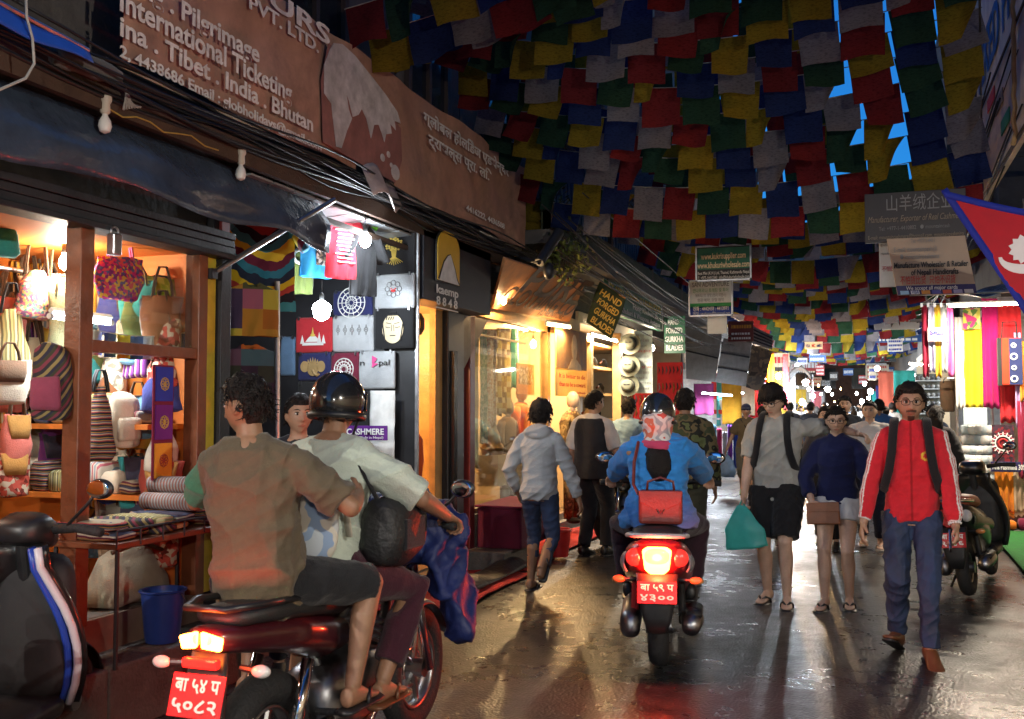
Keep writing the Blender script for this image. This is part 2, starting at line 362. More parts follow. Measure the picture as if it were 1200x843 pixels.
tag(sheet('ground', -300, 300, -300, 400, -.06, mat('earth', (.06, .05, .042), .9, var=.3, scale=1.5, bump=.4)), kind='structure')
tag(sheet('road', -3.62, 1.75, -14, 78, 0, road_material(), 40, 300, .012), kind='structure')
M_CONC = mat('concrete', (.14, .13, .12), .8, var=.3, scale=4, bump=.5, bscale=40, dirt=.5)
M_STONE = mat('step_stone', (.13, .12, .105), .75, var=.35, scale=6, bump=.6, bscale=50, dirt=.5)
o = MB().bb((-3.9, -14, -.05), (-3.6, 3.0, .12)).bb((-3.9, 5.1, -.05), (-3.6, 78, .12)).build('pavement', M_CONC); tag(o, kind='structure')
o = MB().bb((1.75, -14, -.05), (2.6, 78, .05)).build('pavement', M_CONC); tag(o, kind='structure')

# stone steps in front of the bag shop
st = thing('stone_steps', 'two worn stone steps below the handbag shop', 'steps', (-3.6, 4.2, 0))
for lev, (x0, x1, z0, z1) in enumerate(((-3.95, -3.42, -.05, .33), (-4.1, -3.72, .33, .5))):
    y = 2.6; k = 0
    while y < 5.2:
        L_ = .62+.2*random.random(); y2 = min(y+L_, 5.25)
        MB().bb((x0, y+.004, z0), (x1+random.uniform(-.008, .008), y2-.004, z1+random.uniform(-.006, .006))).build('stone', M_STONE, st, bevel=.012); y = y2

# ------------------------------------------------------------------ buildings
M_DARKWALL = mat('dark_plaster', (.10, .088, .078), .9, var=.35, scale=2, bump=.4, bscale=20, dirt=.7)
M_BRICKW = mat('aged_wall', (.17, .105, .078), .9, var=.35, scale=3, bump=.5, bscale=30, dirt=.6)
M_FRAMEW = mat('dark_timber', (.06, .035, .022), .7, var=.3, scale=8, bump=.3)
M_PANE = mat('dark_pane', (.02, .024, .03), .08, var=.1)
M_ORANGE = mat('orange_wall', (.62, .17, .022), .6, var=.06, scale=3)
M_CREAM = mat('cream_wall', (.62, .5, .34), .7, var=.08, scale=3)
M_WOOD = mat('red_brown_wood', (.17, .055, .022), .45, var=.3, scale=7, bump=.2, bscale=25)
M_GOLDWOOD = mat('honey_wood', (.5, .29, .1), .42, var=.25, scale=6, bump=.15)
M_BLACKP = mat('black_panel', (.018, .018, .021), .45, var=.25, scale=3)
M_TILE = mat('shop_floor', (.2, .15, .11), .4, var=.2, scale=5)
M_STEEL = metal('steel', (.55, .55, .57), .35)
M_GREYST = mat('painted_steel', (.024, .027, .034), .5, .3, var=.3, scale=4, bump=.15, dirt=.3)
def window(b, side, X, y, z, w, h, shutters=None):
    f = MB()
    s = side
    for a, c in (((y-w/2-.06, z-h/2-.06), (y+w/2+.06, z-h/2)), ((y-w/2-.06, z+h/2), (y+w/2+.06, z+h/2+.06)), ((y-w/2-.06, z-h/2), (y-w/2, z+h/2)), ((y+w/2, z-h/2), (y+w/2+.06, z+h/2)), ((y-.025, z-h/2), (y+.025, z+h/2))):
        f.bb((X-s*.02, a[0], a[1]), (X+s*.05, c[0], c[1]))
    f.bb((X-s*.02, y-w/2-.1, z-h/2-.1), (X+s*.1, y+w/2+.1, z-h/2-.062))
    wo = f.build('window', M_FRAMEW, b)
    MB().bb((X-s*.01, y-w/2, z-h/2), (X+s*.012, y+w/2, z+h/2)).build('pane', M_PANE, wo)
def building(label, y0, y1, side, depth=3., zf=.14, zc=2.55, H=9.5, inner=M_CREAM, outer=M_DARKWALL, back=True, nwin=2, solid_side=True, X=None, zu=None):
    """side -1: the row whose fronts face +x ; +1: the row whose fronts face -x"""
    X = X if X is not None else (-3.7 if side < 0 else 1.7); s = -side; B = X+side*depth; zu = zu or zc+.16
    b = thing('shop_building', label, 'building', (X+side*depth/2, (y0+y1)/2, 0))
    box('floor_slab', (X, y0, -.05), (B, y1, zf), M_TILE, b)
    box('back_wall', (B, y0, zf), (B+side*.15, y1, zu), inner, b)
    for ya, yb in ((y0, y0+.08), (y1-.08, y1)): box('side_wall', (X-0*s, ya, zf), (B, yb, zc), inner, b)
    box('ceiling', (X, y0, zc), (B, y1, zu), inner, b)
    box('upper_wall', (X-s*.04, y0+.003, zu), (B+side*.15, y1-.003, H), outer, b)
    if nwin:
        for st_ in range(2):
            for k in range(nwin): window(b, s, X-s*.04, y0+(y1-y0)*(k+.5)/nwin, 4.9+st_*2.6, .8, 1.2)
    return b
# ================================================================== LEFT ROW
b_bag = building('dark building with an orange-walled handbag shop', 1.4, 5.05, -1, 2.1, .5, 2.5, inner=M_ORANGE, nwin=1)
b_tee = building('building with an open T-shirt stall and no shop window', 5.06, 7.44, -1, 1.6, .14, 2.95, inner=M_BLACKP, nwin=1, zu=3.05)
b_kmp = building('building with a black fascia and a narrow golden doorway', 7.45, 9.06, -1, 2.4, .14, 2.5, inner=M_GOLDWOOD, nwin=1)
b_clo = building('building with a glazed clothing shop below a brown letter board', 9.07, 13.3, -1, 2.4, .2, 2.62, inner=M_CREAM, nwin=2)
b_khu = building('building with a khukuri knife shop and red boards', 13.31, 21.6, -1, 2.6, .14, 2.75, inner=M_CREAM, nwin=3)
b_grey = building('building hung with pale grey sheet panels over a bright shop', 21.61, 29, -1, 3, .14, 2.4, inner=mat('white_wall', (.7, .72, .74), .7), nwin=3)
b_far1 = building('building with a yellow-lit cloth stall beyond the grey panels', 29.01, 40, -1, 3, .14, 2.7, inner=M_CREAM, nwin=3)
b_far2 = building('far dark building near the end of the lane behind the stalls', 40.01, 76, -1, 3, .14, 2.7, inner=mat('white_wall', (.7, .72, .74), .7), nwin=6)

# ---- bag shop front
zhead0, zhead1 = 2.5, 2.64
t = thing('rolling_shutter_box', 'dark steel shutter box above the handbag shop opening', 'shutter', (-3.62, 3.3, zhead0))
for k in range(3): MB().bb((-3.72, 1.5, zhead0+k*.045), (-3.58-(k % 2)*.006, 5.12, zhead0+k*.045+.041)).build('slat', M_GREYST, t, bevel=.004)
MB().bb((-3.7, 1.5, zhead0-.035), (-3.55, 5.1, zhead0-.003)).build('bottom_rail', M_GREYST, t, bevel=.006)
MB().bb((-3.56, 4.0, zhead0-.16), (-3.51, 4.06, zhead0-.05)).build('padlock', M_STEEL, t, bevel=.008)
MB().torus((-3.535, 4.03, zhead0-.04), .025, .006, (1, 0, 0), 16, 6).build('padlock_shackle', M_STEEL, t, smooth=True)
# sagging tarpaulin over the shutter
def tarp_fn(u, v):
    y = 1.2+u*4.75; sag = .045*abs(math.sin(u*11))**1.5+.03*mnoise.noise(Vector((u*9, v*3, 1)))
    return Vector((-3.52+.1*v+.06*math.sin(v*2.6)+.035*mnoise.noise(Vector((u*9, v*3, 5)))*(.4+v)+.03*v*v*math.sin(u*23), y, 3.0-.33*v-sag*v))
mb = MB(); mb.grid(tarp_fn, 60, 10, .006)
tag(mb.build('tarpaulin', mat('tarp_slate', (.045, .065, .1), .2, var=.3, scale=3, bump=.5, bscale=14), None, smooth='all'), 'slate blue plastic tarpaulin sagging above the shutter box', 'tarpaulin')
# eave board that carries unlit bulbs
eave = thing('eave_board', 'long dark timber eave under the travel banner', 'eave', (-3.6, 6, 3.03))
MB().bb((-3.72, 1.0, 3.06), (-3.42, 9.6, 3.1)).build('soffit', M_FRAMEW, eave); MB().bb((-3.44, 1.0, 3.0), (-3.4, 9.6, 3.14)).build('fascia', M_FRAMEW, eave)
for i, (px, py) in enumerate(((123, 146), (282, 203))):
    p = on_x(px, py, -3.4); t = thing('light_bulb', 'unlit white bulb on the eave, '+('in the middle of the tarpaulin' if i == 0 else 'at the end of the tarpaulin near the T-shirts'), 'light bulb', p, 0)
    MB().lathe(p, [(.004, -.045), (.024, -.035), (.032, -.01), (.027, .018), (.014, .04), (.013, .05)], 16).build('glass', mat('frosted_glass', (.75, .73, .68), .25, var=.05), t, smooth=True)
    MB().lathe(p+Vector((0, 0, .05)), [(.016, 0), (.024, .01), (.022, .05), (.03, .065), (.03, .085)], 14).build('socket', mat('socket_ivory', (.5, .46, .38), .5), t, smooth=True)
mb = MB(); mb.tube([on_x(128+k*16, 128+k*5.8+4*math.sin(k*1.9), -3.395) for k in range(9)], .004, 6)
tag(mb.build('bulb_flex', mat('flex_yellow', (.45, .3, .06), .6)), 'loose yellow flex running between the two unlit bulbs', 'cable')

# timber posts and glazed front of the bag shop
fr = thing('timber_facade', 'red-brown timber display front of the handbag shop', 'facade', (-3.68, 4.4, .5))
y_p = on_x(90, 400, -3.68).y; y_r = on_x(228, 400, -3.68).y; z_mid = on_x(160, 410, -3.68).z; z_sill = .95
MB().bb((-3.72, y_p-.045, .5), (-3.62, y_p+.045, 2.5)).build('post', M_WOOD, fr, bevel=.005)
MB().bb((-3.72, y_r-.04, .5), (-3.62, y_r+.04, 2.5)).build('post', M_WOOD, fr, bevel=.005)
MB().bb((-3.71, y_p+.045, z_mid-.03), (-3.63, y_r-.04, z_mid+.03)).build('rail', M_WOOD, fr, bevel=.004)
MB().bb((-3.71, y_p+.045, z_sill-.03), (-3.63, y_r-.04, z_sill+.03)).build('rail', M_WOOD, fr, bevel=.004)
MB().bb((-3.675, y_p+.046, z_mid+.031), (-3.669, y_r-.041, 2.49)).build('pane', glass_m(), fr)
MB().bb((-3.70, y_r+.045, .5), (-3.64, y_r+.14, 2.5)).build('yellow_panel', mat('yellow_paint', (.55, .42, .04), .5), fr)
MB().bb((-3.72, y_r+.145, .12), (-3.6, y_r+.24, 2.53)).build('steel_jamb', M_GREYST, fr, bevel=.004)
# interior beam, rails, shelves
it = thing('wall_rack', 'rack of orange shelves and steel rail inside the handbag shop', 'shelving', (-5.2, 3.6, .5))
for z in (1.0, 1.32, 1.6, 1.86):
    MB().bb((-5.75, 1.6, z), (-5.2, 4.95, z+.035)).build('shelf', M_ORANGE, it)
for y in (2.2, 4.4): MB().bb((-5.75, y, .5), (-5.22, y+.04, 2.4)).build('upright', M_ORANGE, it)
MB().tube([(-4.55, 1.5, 2.36), (-4.55, 4.97, 2.36)], .014, 10).build('rail', M_STEEL, it, smooth=True)
MB().bb((-5.0, 1.5, 2.42), (-4.94, 4.97, 2.49)).build('valance', M_ORANGE, it)
tube_light('short lit tube under the display beam of the handbag shop', (-4.05, 4.15, 2.06), (-4.05, 4.6, 2.06), COOL, 6, 12, group=None)
bulb('warm bulb on the handbag shop ceiling by the back shelves', (-4.9, 3.0, 2.40), NEUT, 13, 24, cord=0, group=None)
bulb('warm bulb on the handbag shop ceiling behind the display glass', (-4.25, 4.45, 2.40), NEUT, 12, 24, cord=0, group=None)

# ---- bags
def bag(label, p, w, h, d, m, sm, strap=.25, kind='tote', rz=R(70), cat='handbag', name='handbag', acc=None, group=None):
    w *= .7; h *= .82; d *= .8; t = thing(name, label, cat, p, rz, group); z0 = -strap
    if kind == 'tote': secs = [(z0-h, 0, 0, w*.36, d*.3), (z0-h*.96, 0, 0, w*.43, d*.44), (z0-h*.6, 0, 0, w*.5, d*.5), (z0-h*.2, 0, 0, w*.48, d*.34), (z0, 0, 0, w*.5, d*.12)]
    elif kind == 'slouch': secs = [(z0-h, 0, 0, w*.42, d*.36), (z0-h*.93, 0, 0, w*.52, d*.5), (z0-h*.55, 0, 0, w*.46, d*.5), (z0-h*.2, 0, 0, w*.3, d*.34), (z0, 0, 0, w*.17, d*.16)]
    else: secs = [(z0-h, 0, 0, w*.44, d*.4), (z0-h*.95, 0, 0, w*.5, d*.5), (z0-h*.4, 0, 0, w*.5, d*.5), (z0-h*.12, 0, 0, w*.42, d*.46), (z0-h*.02, 0, 0, w*.25, d*.3), (z0, 0, 0, w*.1, d*.15)]
    full = []
    for a, b_ in zip(secs, secs[1:]):
        for k in range(4): q = k/4; full.append(tuple(a[i]*(1-q)+b_[i]*q for i in range(5)))
    full.append(secs[-1])
    MB().loft(full, 28, 2.4, 'z').wob(.018, 9, random.random()*9).build('body', m, t, smooth='all', local=True)
    for sgn in ((-1, 1) if kind != 'backpack' else (-1, 1)):
        if kind == 'backpack': pts = [(sgn*w*.2, -d*.3, z0-h*.05), (sgn*w*.26, -d*.75, z0-h*.35), (sgn*w*.26, -d*.6, z0-h*.75), (sgn*w*.3, -d*.3, z0-h*.92)]
        else: pts = [(-w*.26, sgn*d*.12, z0-.03), (-w*.2, sgn*d*.1, z0*.55), (-.02, sgn*.01, -.01), (.02, sgn*.01, -.01), (w*.2, sgn*d*.1, z0*.55), (w*.26, sgn*d*.12, z0-.03)]
        MB().tube(pts, .011, 6, flat=.5).build('strap', sm, t, smooth='all', local=True)
    if kind == 'backpack':
        MB().loft([(z0-h*.88, 0, d*.52, w*.34, d*.1), (z0-h*.82, 0, d*.55, w*.38, d*.16), (z0-h*.5, 0, d*.55, w*.38, d*.15), (z0-h*.45, 0, d*.52, w*.34, d*.08)], 18, 3, 'z').wob(.008, 9).build('pocket', acc or m, t, smooth='all', local=True)
    elif acc:
        MB().loft([(z0-h*.5, 0, -d*.42, w*.3, d*.12), (z0-h*.3, 0, -d*.42, w*.36, d*.13), (z0-h*.02, 0, -d*.18, w*.4, d*.16)], 14, 3, 'z').build('flap', acc, t, smooth='all', local=True)
    return t
P_ROSE = pattern('rose_weave', [(.5, .12, .16), (.62, .35, .12), (.25, .1, .2), (.7, .5, .35), (.1, .25, .2)], 'cell', 70)
P_FUCH = pattern('fuchsia_embroidery', [(.5, .02, .22), (.62, .42, .05), (.16, .02, .2), (.08, .1, .3), (.6, .08, .12)], 'cell', 62)
P_LINE = pattern('striped_linen', [(.55, .45, .35), (.45, .12, .14), (.58, .5, .4), (.2, .25, .3)], 'stripe', 9, axis='X')
P_OLIVE = pattern('olive_stripe', [(.2, .19, .08), (.5, .46, .25), (.12, .11, .06), (.35, .3, .12)], 'stripe', 8, axis='X')
P_LIME = pattern('lime_check', [(.42, .5, .04), (.3, .4, .03), (.5, .55, .1)], 'square', 40)
P_DARKW = pattern('dark_weave', [(.03, .028, .035), (.18, .04, .06), (.05, .05, .03), (.03, .03, .05), (.25, .2, .08)], 'stripe', 6, axis='DIAGONAL')
P_TRIB = pattern('tribal_stripe', [(.02, .02, .03), (.3, .05, .05), (.35, .3, .2), (.04, .05, .12), (.28, .16, .03), (.02, .02, .02)], 'stripe', 10)
P_ETH = pattern('ethnic_band', [(.04, .03, .05), (.32, .2, .09), (.1, .02, .04), (.4, .36, .28), (.05, .06, .1)], 'stripe', 7, dist=3)
C_KHAKI = cloth_m('khaki', (.36, .33, .24)); C_BLK = cloth_m('black', (.02, .02, .022)); C_OLV = cloth_m('olive', (.15, .14, .07)); C_BRN = cloth_m('brown', (.12, .07, .04))
C_PINK = cloth_m('pink', (.6, .1, .25)); C_BEIGE = cloth_m('beige', (.5, .43, .32)); C_NAVY = cloth_m('navy', (.02, .028, .1)); C_GRY = cloth_m('grey', (.26, .26, .27)); C_WHT = cloth_m('white', (.78, .77, .74)); C_RED = cloth_m('red', (.55, .025, .03)); C_ORG = cloth_m('orange', (.75, .2, .02)); C_MAR = cloth_m('maroon', (.2, .015, .05)); C_TEAL = cloth_m('teal', (.03, .3, .28)); C_YEL = cloth_m('yellow', (.75, .55, .02))
HZ = -4.45
bag('rose speckled woven bag hung from the steel rail', on_x(44, 262, HZ), .34, .34, .16, P_ROSE, C_BRN, .27, 'slouch', R(65))
bag('striped linen bag hung beside the rose speckled one', on_x(70, 262, HZ), .27, .4, .14, P_LINE, C_OLV, .3, 'tote', R(60))
bag('fuchsia embroidered tote behind the display glass', on_x(142, 262, -4.0), .42, .3, .14, P_FUCH, C_PINK, .2, 'tote', R(72))
bag('lime and charcoal shoulder bag behind the display glass', on_x(188, 322, -3.95), .3, .3, .14, P_LIME, C_BLK, .02, 'tote', R(65))
bag('grey felt bag with a blue flower behind the display glass', on_x(182, 348, -3.9), .28, .26, .12, C_GRY, C_BLK, .02, 'tote', R(70), acc=cloth_m('slate', (.12, .12, .14)))
bag('white strappy backpack under the display beam', on_x(145, 436, -3.98), .26, .38, .16, C_BEIGE, C_KHAKI, .12, 'backpack', R(250), 'backpack', 'backpack')
bag('dark striped drawstring sack beside the white backpack', on_x(118, 432, -3.98), .24, .5, .14, P_TRIB, C_BLK, .1, 'slouch', R(70), 'bag', 'drawstring_bag')
bag('black hemp backpack with a rose panel hung on the front post', on_x(62, 392, -3.74), .27, .46, .16, P_DARKW, C_BLK, .04, 'backpack', R(200), 'backpack', 'backpack', acc=cloth_m('duskrose', (.24, .05, .09)))
bag('olive striped hemp bag low beside the striped linen bag', on_x(75, 322, -4.3), .24, .42, .12, C_OLV, C_OLV, .1, 'tote', R(60))
bag('cream and olive banded bag hanging over the shelves', on_x(14, 330, -4.5), .3, .5, .14, P_OLIVE, C_BLK, .15, 'slouch', R(60))
bag('pale canvas satchel hanging below the cream banded bag', on_x(12, 400, -4.35), .3, .3, .14, C_BEIGE, C_BRN, .1, 'tote', R(60), acc=C_BRN)
bag('teal round bag at the end of the steel rail', on_x(-2, 240, -4.2), .3, .3, .12, C_TEAL, C_BLK, .02, 'slouch', R(60))
bag('multicoloured hemp bag behind the rose speckled bag', on_x(52, 360, -4.7), .34, .4, .14, P_ETH, C_BRN, .1, 'tote', R(60))
NEWB = [('amber felt', (.5, .25, .03)), ('indigo dyed', (.04, .05, .2)), ('moss green', (.1, .13, .04)), ('brick red', (.35, .06, .04)), ('charcoal', (.05, .05, .05)), ('sand coloured', (.45, .36, .22)), ('violet', (.16, .04, .2)), ('rust brown', (.26, .1, .04)), ('sky blue', (.15, .3, .42)), ('cream', (.58, .52, .4)), ('turquoise', (.04, .28, .28)), ('coral', (.6, .16, .12)), ('dark green', (.03, .1, .05)), ('mustard', (.5, .34, .05))]
# row of tiny prayer flags behind the glass
tm = thing('miniature_flag_string', 'string of palm-sized prayer flags behind the display glass', 'bunting', on_x(160, 386, -3.8))
pa, pb = on_x(105, 386, -3.8), on_x(218, 390, -3.8); mb = MB(); mb.tube([pa.lerp(pb, k/8)-Vector((0, 0, .03*math.sin(math.pi*k/8))) for k in range(9)], .003, 5).build('cord', C_WHT, tm)
for k, c in enumerate(((.75, .75, .72), (.02, .08, .4), (.75, .6, .05), (.05, .15, .4), (.75, .75, .72), (.5, .04, .04), (.05, .3, .1), (.03, .1, .4))):
    q = pa.lerp(pb, (k+.5)/8)-Vector((0, 0, .03*math.sin(math.pi*(k+.5)/8))); dv = (pb-pa).normalized()*.052
    MB().grid(lambda u, v: q+dv*(u*2-1)+Vector((.012*math.sin(u*5+k), 0, -.13*v)), 4, 3, .002).build('flag', mat('mini_flag_%d' % k, c, .9, var=.1), tm)
# three-panel mandala hanging in the window
tm = thing('wall_hanging', 'hanging cloth strip of blue, purple and orange mandala squares', 'wall hanging', on_x(193, 560, -3.66))
pt, pb = on_x(193, 428, -3.66), on_x(193, 562, -3.66); hh = (pt.z-pb.z)
MB().bb((-3.672, pt.y-.085, pb.z), (-3.665, pt.y+.085, pt.z)).build('backing', C_MAR, tm)
for k, c in enumerate(((.03, .05, .4), (.16, .02, .22), (.8, .36, .03))):
    zc = pt.z-hh*(k+.5)/3; MB().bb((-3.664, pt.y-.07, zc-hh*.15), (-3.656, pt.y+.07, zc+hh*.15)).build('panel', mat('mandala_%d' % k, c, .85, var=.12), tm)
    mb = MB()
    for a in range(8): an = a*math.pi/4; mb.torus((-3.655, pt.y+.02*math.cos(an), zc+.02*math.sin(an)), .016, .0025, (1, 0, 0), 12, 4)
    mb.build('emblem', mat('emblem_red', (.4, .05, .03), .7) if k == 2 else mat('emblem_gold', (.5, .32, .06), .7), tm)
# folded textiles on the shelves
def fold(label, p, w, d, h, m, rz=0., group='folded cloths on the shelves'):
    t = thing('folded_cloth', label, 'cloth', p, rz, group)
    MB().loft([(-d/2, 0, h/2, w/2*.94, h/2*.8), (-d/2+.02, 0, h/2, w/2, h/2), (0, 0, h/2, w/2*1.01, h/2*1.04), (d/2-.02, 0, h/2, w/2, h/2), (d/2, 0, h/2, w/2*.94, h/2*.8)], 18, 4).wob(.008, 12, random.random()*9).build('top_layer', m, t, smooth='all', local=True)
    MB().tube([(-w/2*1.0, -d*.45, h*.5), (-w/2*1.02, d*.45, h*.52)], .004, 5).build('hem', m, t, local=True)
    return t
pats = [P_OLIVE, P_ETH, P_TRIB, C_BEIGE, C_KHAKI, P_LINE, cloth_m('denim', (.06, .1, .22)), C_BRN, P_DARKW]
for z in (1.035, 1.355, 1.635, 1.895):
    y = 1.9
    while y < 4.85:
        w = random.uniform(.26, .36); n = random.choice((1, 2, 2, 3)) if z < 1.8 else 1
        for k in range(n): fold('folded cloth stacked on the orange shelves of the handbag shop', (-5.36, y+w/2, z+k*.075), .34, w, .07, random.choice(pats), random.uniform(-.06, .06))
        y += w+.03
for k in range(70):
    nm_b, cb_ = NEWB[k % 14]; lvl = k//14; kind_b = ('tote', 'slouch', 'tote', 'slouch', 'tote')[lvl]
    if k % 7 < 4: P_ = on_y(104+(k*29) % 116, (300, 440, 500, 350, 545)[lvl]+(k*13) % 40, 4.93-.07*(k % 4)); where = 'behind the display glass of the handbag shop'
    else: P_ = on_x((k*23) % 80, (285, 370, 470, 320, 430)[lvl]+(k*17) % 40, -4.85+.09*(k % 4)); where = 'over the shelves of the handbag shop'
    bag('%s %s %s' % (nm_b, ('cloth tote bag', 'slouchy hemp bag', 'small flap bag', 'gathered pouch bag', 'stiff purse')[lvl], where), P_, random.uniform(.24, .34), random.uniform(.26, .38), .13, cloth_m('bag_'+nm_b[:5], cb_) if k % 3 else pattern('bagp%d' % (k % 12), [cb_, tuple(v*.4 for v in cb_), (.5, .42, .3), tuple(min(1, v*1.5) for v in cb_)], ('stripe', 'cell')[k % 2], (9, 40)[k % 2], axis=('X', 'Z')[k % 2]), C_BRN, .1+.08*(k % 2), kind_b, R(5+20*(k % 3)) if k % 7 < 4 else R(60+10*(k % 3)), acc=None if lvl not in (2, 4) else cloth_m('flap%d' % (k % 4), ((.1, .06, .04), (.3, .28, .22), (.06, .06, .1), (.4, .2, .05))[k % 4]))
for z in (1.05, 1.45):
    MB().bb((-4.9, 4.62, z), (-3.8, 4.96, z+.03)).build('shelf', M_ORANGE, it)
    for k in range(7): fold('folded cloth on the side shelf behind the display glass', (-3.95-.13*k, 4.78, z+.03), .12, .28, .08+.05*(k % 3), pats[(k*2+int(z*10)) % 9], 0, 'folded cloths on the side shelf')
# display table of textiles
tb = thing('display_table', 'narrow display table with thin black legs before the handbag shop', 'table', (-3.55, 4.35, .33))
ty0, ty1, tz = 3.86, 4.86, .93
MB().bb((-3.78, ty0, tz-.03), (-3.34, ty1, tz)).build('tabletop', M_WOOD, tb, bevel=.005)
for x in (-3.74, -3.37):
    for y in (ty0+.04, ty1-.04): MB().tube([(x, y, .33 if x > -3.5 else .5), (x, y, tz-.03)], .011, 6).build('leg', M_BLACKP, tb)
for z in (tz+.06,):
    MB().tube([(-3.34, ty0, z), (-3.34, ty1, z)], .006, 6).build('guard_rail', M_BLACKP, tb)
for k in range(7): MB().tube([(-3.34, ty0+k*(ty1-ty0)/6, tz-.02), (-3.34, ty0+k*(ty1-ty0)/6, tz+.06)], .005, 6).build('guard_post', M_BLACKP, tb)
yy = ty0+.1; k = 0
for y, m in ((3.98, P_ETH), (4.12, P_DARKW), (4.28, P_TRIB), (4.44, P_ETH), (4.7, P_OLIVE)):
    for j in range(2): fold('folded patterned shawl lying on the narrow display table', (-3.56+random.uniform(-.03, .03), y, tz+j*.045), .34, .15, .045, (P_ETH, P_TRIB, P_DARKW, P_OLIVE)[(k+j) % 4], random.uniform(-.15, .15), 'shawls on the display table')
    k += 1
for j, (y, z) in enumerate(((4.5, tz+.14), (4.62, tz+.14), (4.56, tz+.225))):
    t = thing('rolled_blanket', 'grey and rust striped blanket rolled up on the display table', 'blanket', (-3.55, y, z), R(90)+random.uniform(-.1, .1), 'rolled blankets')
    MB().loft([(-.17, 0, 0, .03, .03), (-.165, 0, 0, .048, .045), (.165, 0, 0, .05, .046), (.17, 0, 0, .03, .03)], 18, 2).wob(.006, 14).build('roll', pattern('blanket', [(.16, .17, .19), (.3, .1, .05), (.1, .11, .13), (.35, .33, .3)], 'stripe', 16, axis='Y', dist=.3), t, smooth='all', local=True)
    MB().torus((0, -.168, 0), .028, .006, (0, 1, 0), 18, 6).build('spiral_edge', C_GRY, t, smooth=True, local=True)
# sacks under the table, bucket, cloth drape
for lb, px, py, sz, m in (('slumped khaki cloth sack under the display table', 150, 668, (.3, .36, .2), C_KHAKI), ('cream striped sack beside the front post', 30, 640, (.25, .3, .2), P_OLIVE)):
    p = on_x(px, py, -3.85); t = thing('cloth_sack', lb, 'sack', (p.x, p.y, .5))
    MB().loft([(.5, p.x, p.y, sz[2]*.6, sz[0]*.9), (.53, p.x, p.y, sz[2]*.75, sz[0]), (.62, p.x, p.y, sz[2]*.7, sz[0]*.95), (.75, p.x, p.y, sz[2]*.45, sz[0]*.6), (.84, p.x, p.y+.08, sz[2]*.2, sz[0]*.22), (.88, p.x, p.y+.1, sz[2]*.08, sz[0]*.1)], 28, 2.3, 'z').wob(.05, 6, px).build('body', m, t, smooth='all')
    MB().tube([(p.x+.06, p.y-.2, .8), (p.x+.12, p.y-.05, .84), (p.x+.13, p.y+.12, .78)], .012, 6).build('drawstring', C_BRN, t)
p = on_x(190, 750, -3.55); t = thing('bucket', 'plain blue plastic bucket standing on the stone step', 'bucket', (p.x, p.y, .33)); B_BLUE = mat('blue_plastic', (.02, .06, .3), .4, var=.08)
MB().lathe((p.x, p.y, .33), [(.0, .01), (.085, 0), (.09, .02), (.112, .26), (.122, .265), (.122, .275), (.108, .275), (.085, .03), (0, .03)], 26, cap=False).build('pail', B_BLUE, t, smooth=True)
MB().torus((p.x, p.y, .6), .119, .006, (0, 0, 1), 26, 6).build('rim', B_BLUE, t, smooth=True)
MB().tube([(p.x+.12*math.cos(a), p.y+.12*math.sin(a)*.98, .585-.12*abs(math.sin(a))*1.0) for a in [math.pi*k/10 for k in range(11)]], .004, 6).build('handle', M_STEEL, t)
def drape(name, label, cat, tl, tr, h, m, folds=5, amp=.03, nrm=None, group=None, nv=16, thick=.004, taper=1., fringe=None, parent=None, seed=0.):
    """hanging cloth: tl -> tr is its top edge, it falls h metres in vertical folds"""
    tl, tr = Vector(tl), Vector(tr); r = tr-tl; n = Vector(nrm) if nrm else r.cross(Vector((0, 0, 1))).normalized(); c = (tl+tr)/2
    def f(u, v):
        uu = .5+(u-.5)*(1+(taper-1)*v); w = math.sin(u*folds*2*math.pi+seed+.6*math.sin(v*3+seed))+.4*math.sin(u*folds*4.3+seed*2+v*2)
        return tl+r*uu-Vector((0, 0, h*v+.012*math.sin(u*folds*6.3+seed)*v))+n*(amp*w*(.35+.65*v)+.02*mnoise.noise(Vector((u*3, v*4, seed))))
    nu = max(8, int(folds*8)); root = parent
    mb = MB(); mb.grid(f, nu, nv, thick)
    if parent is None and fringe is None: return tag(mb.build(name, m, None, smooth='all'), label, cat, group)
    t = thing(name, label, cat, c-Vector((0, 0, h)), 0, group); mb.build('cloth', m, t, smooth='all')
    if fringe:
        fb = MB()
        for k in range(nu): q = f((k+.5)/nu, 1.); fb.tube([q, q-Vector((0, 0, .05))], .0035, 4)
        tag(fb.build('fringe', fringe, t), kind='stuff')
    return t
a, b = on_x(215, 610, -3.36), on_x(243, 610, -3.36)
drape('table_cloth', 'plum cloth hanging off the end of the display table', 'cloth', (-3.33, 4.63, .9), (-3.33, 4.93, .9), .62, cloth_m('plum', (.2, .02, .07)), 2, .02)

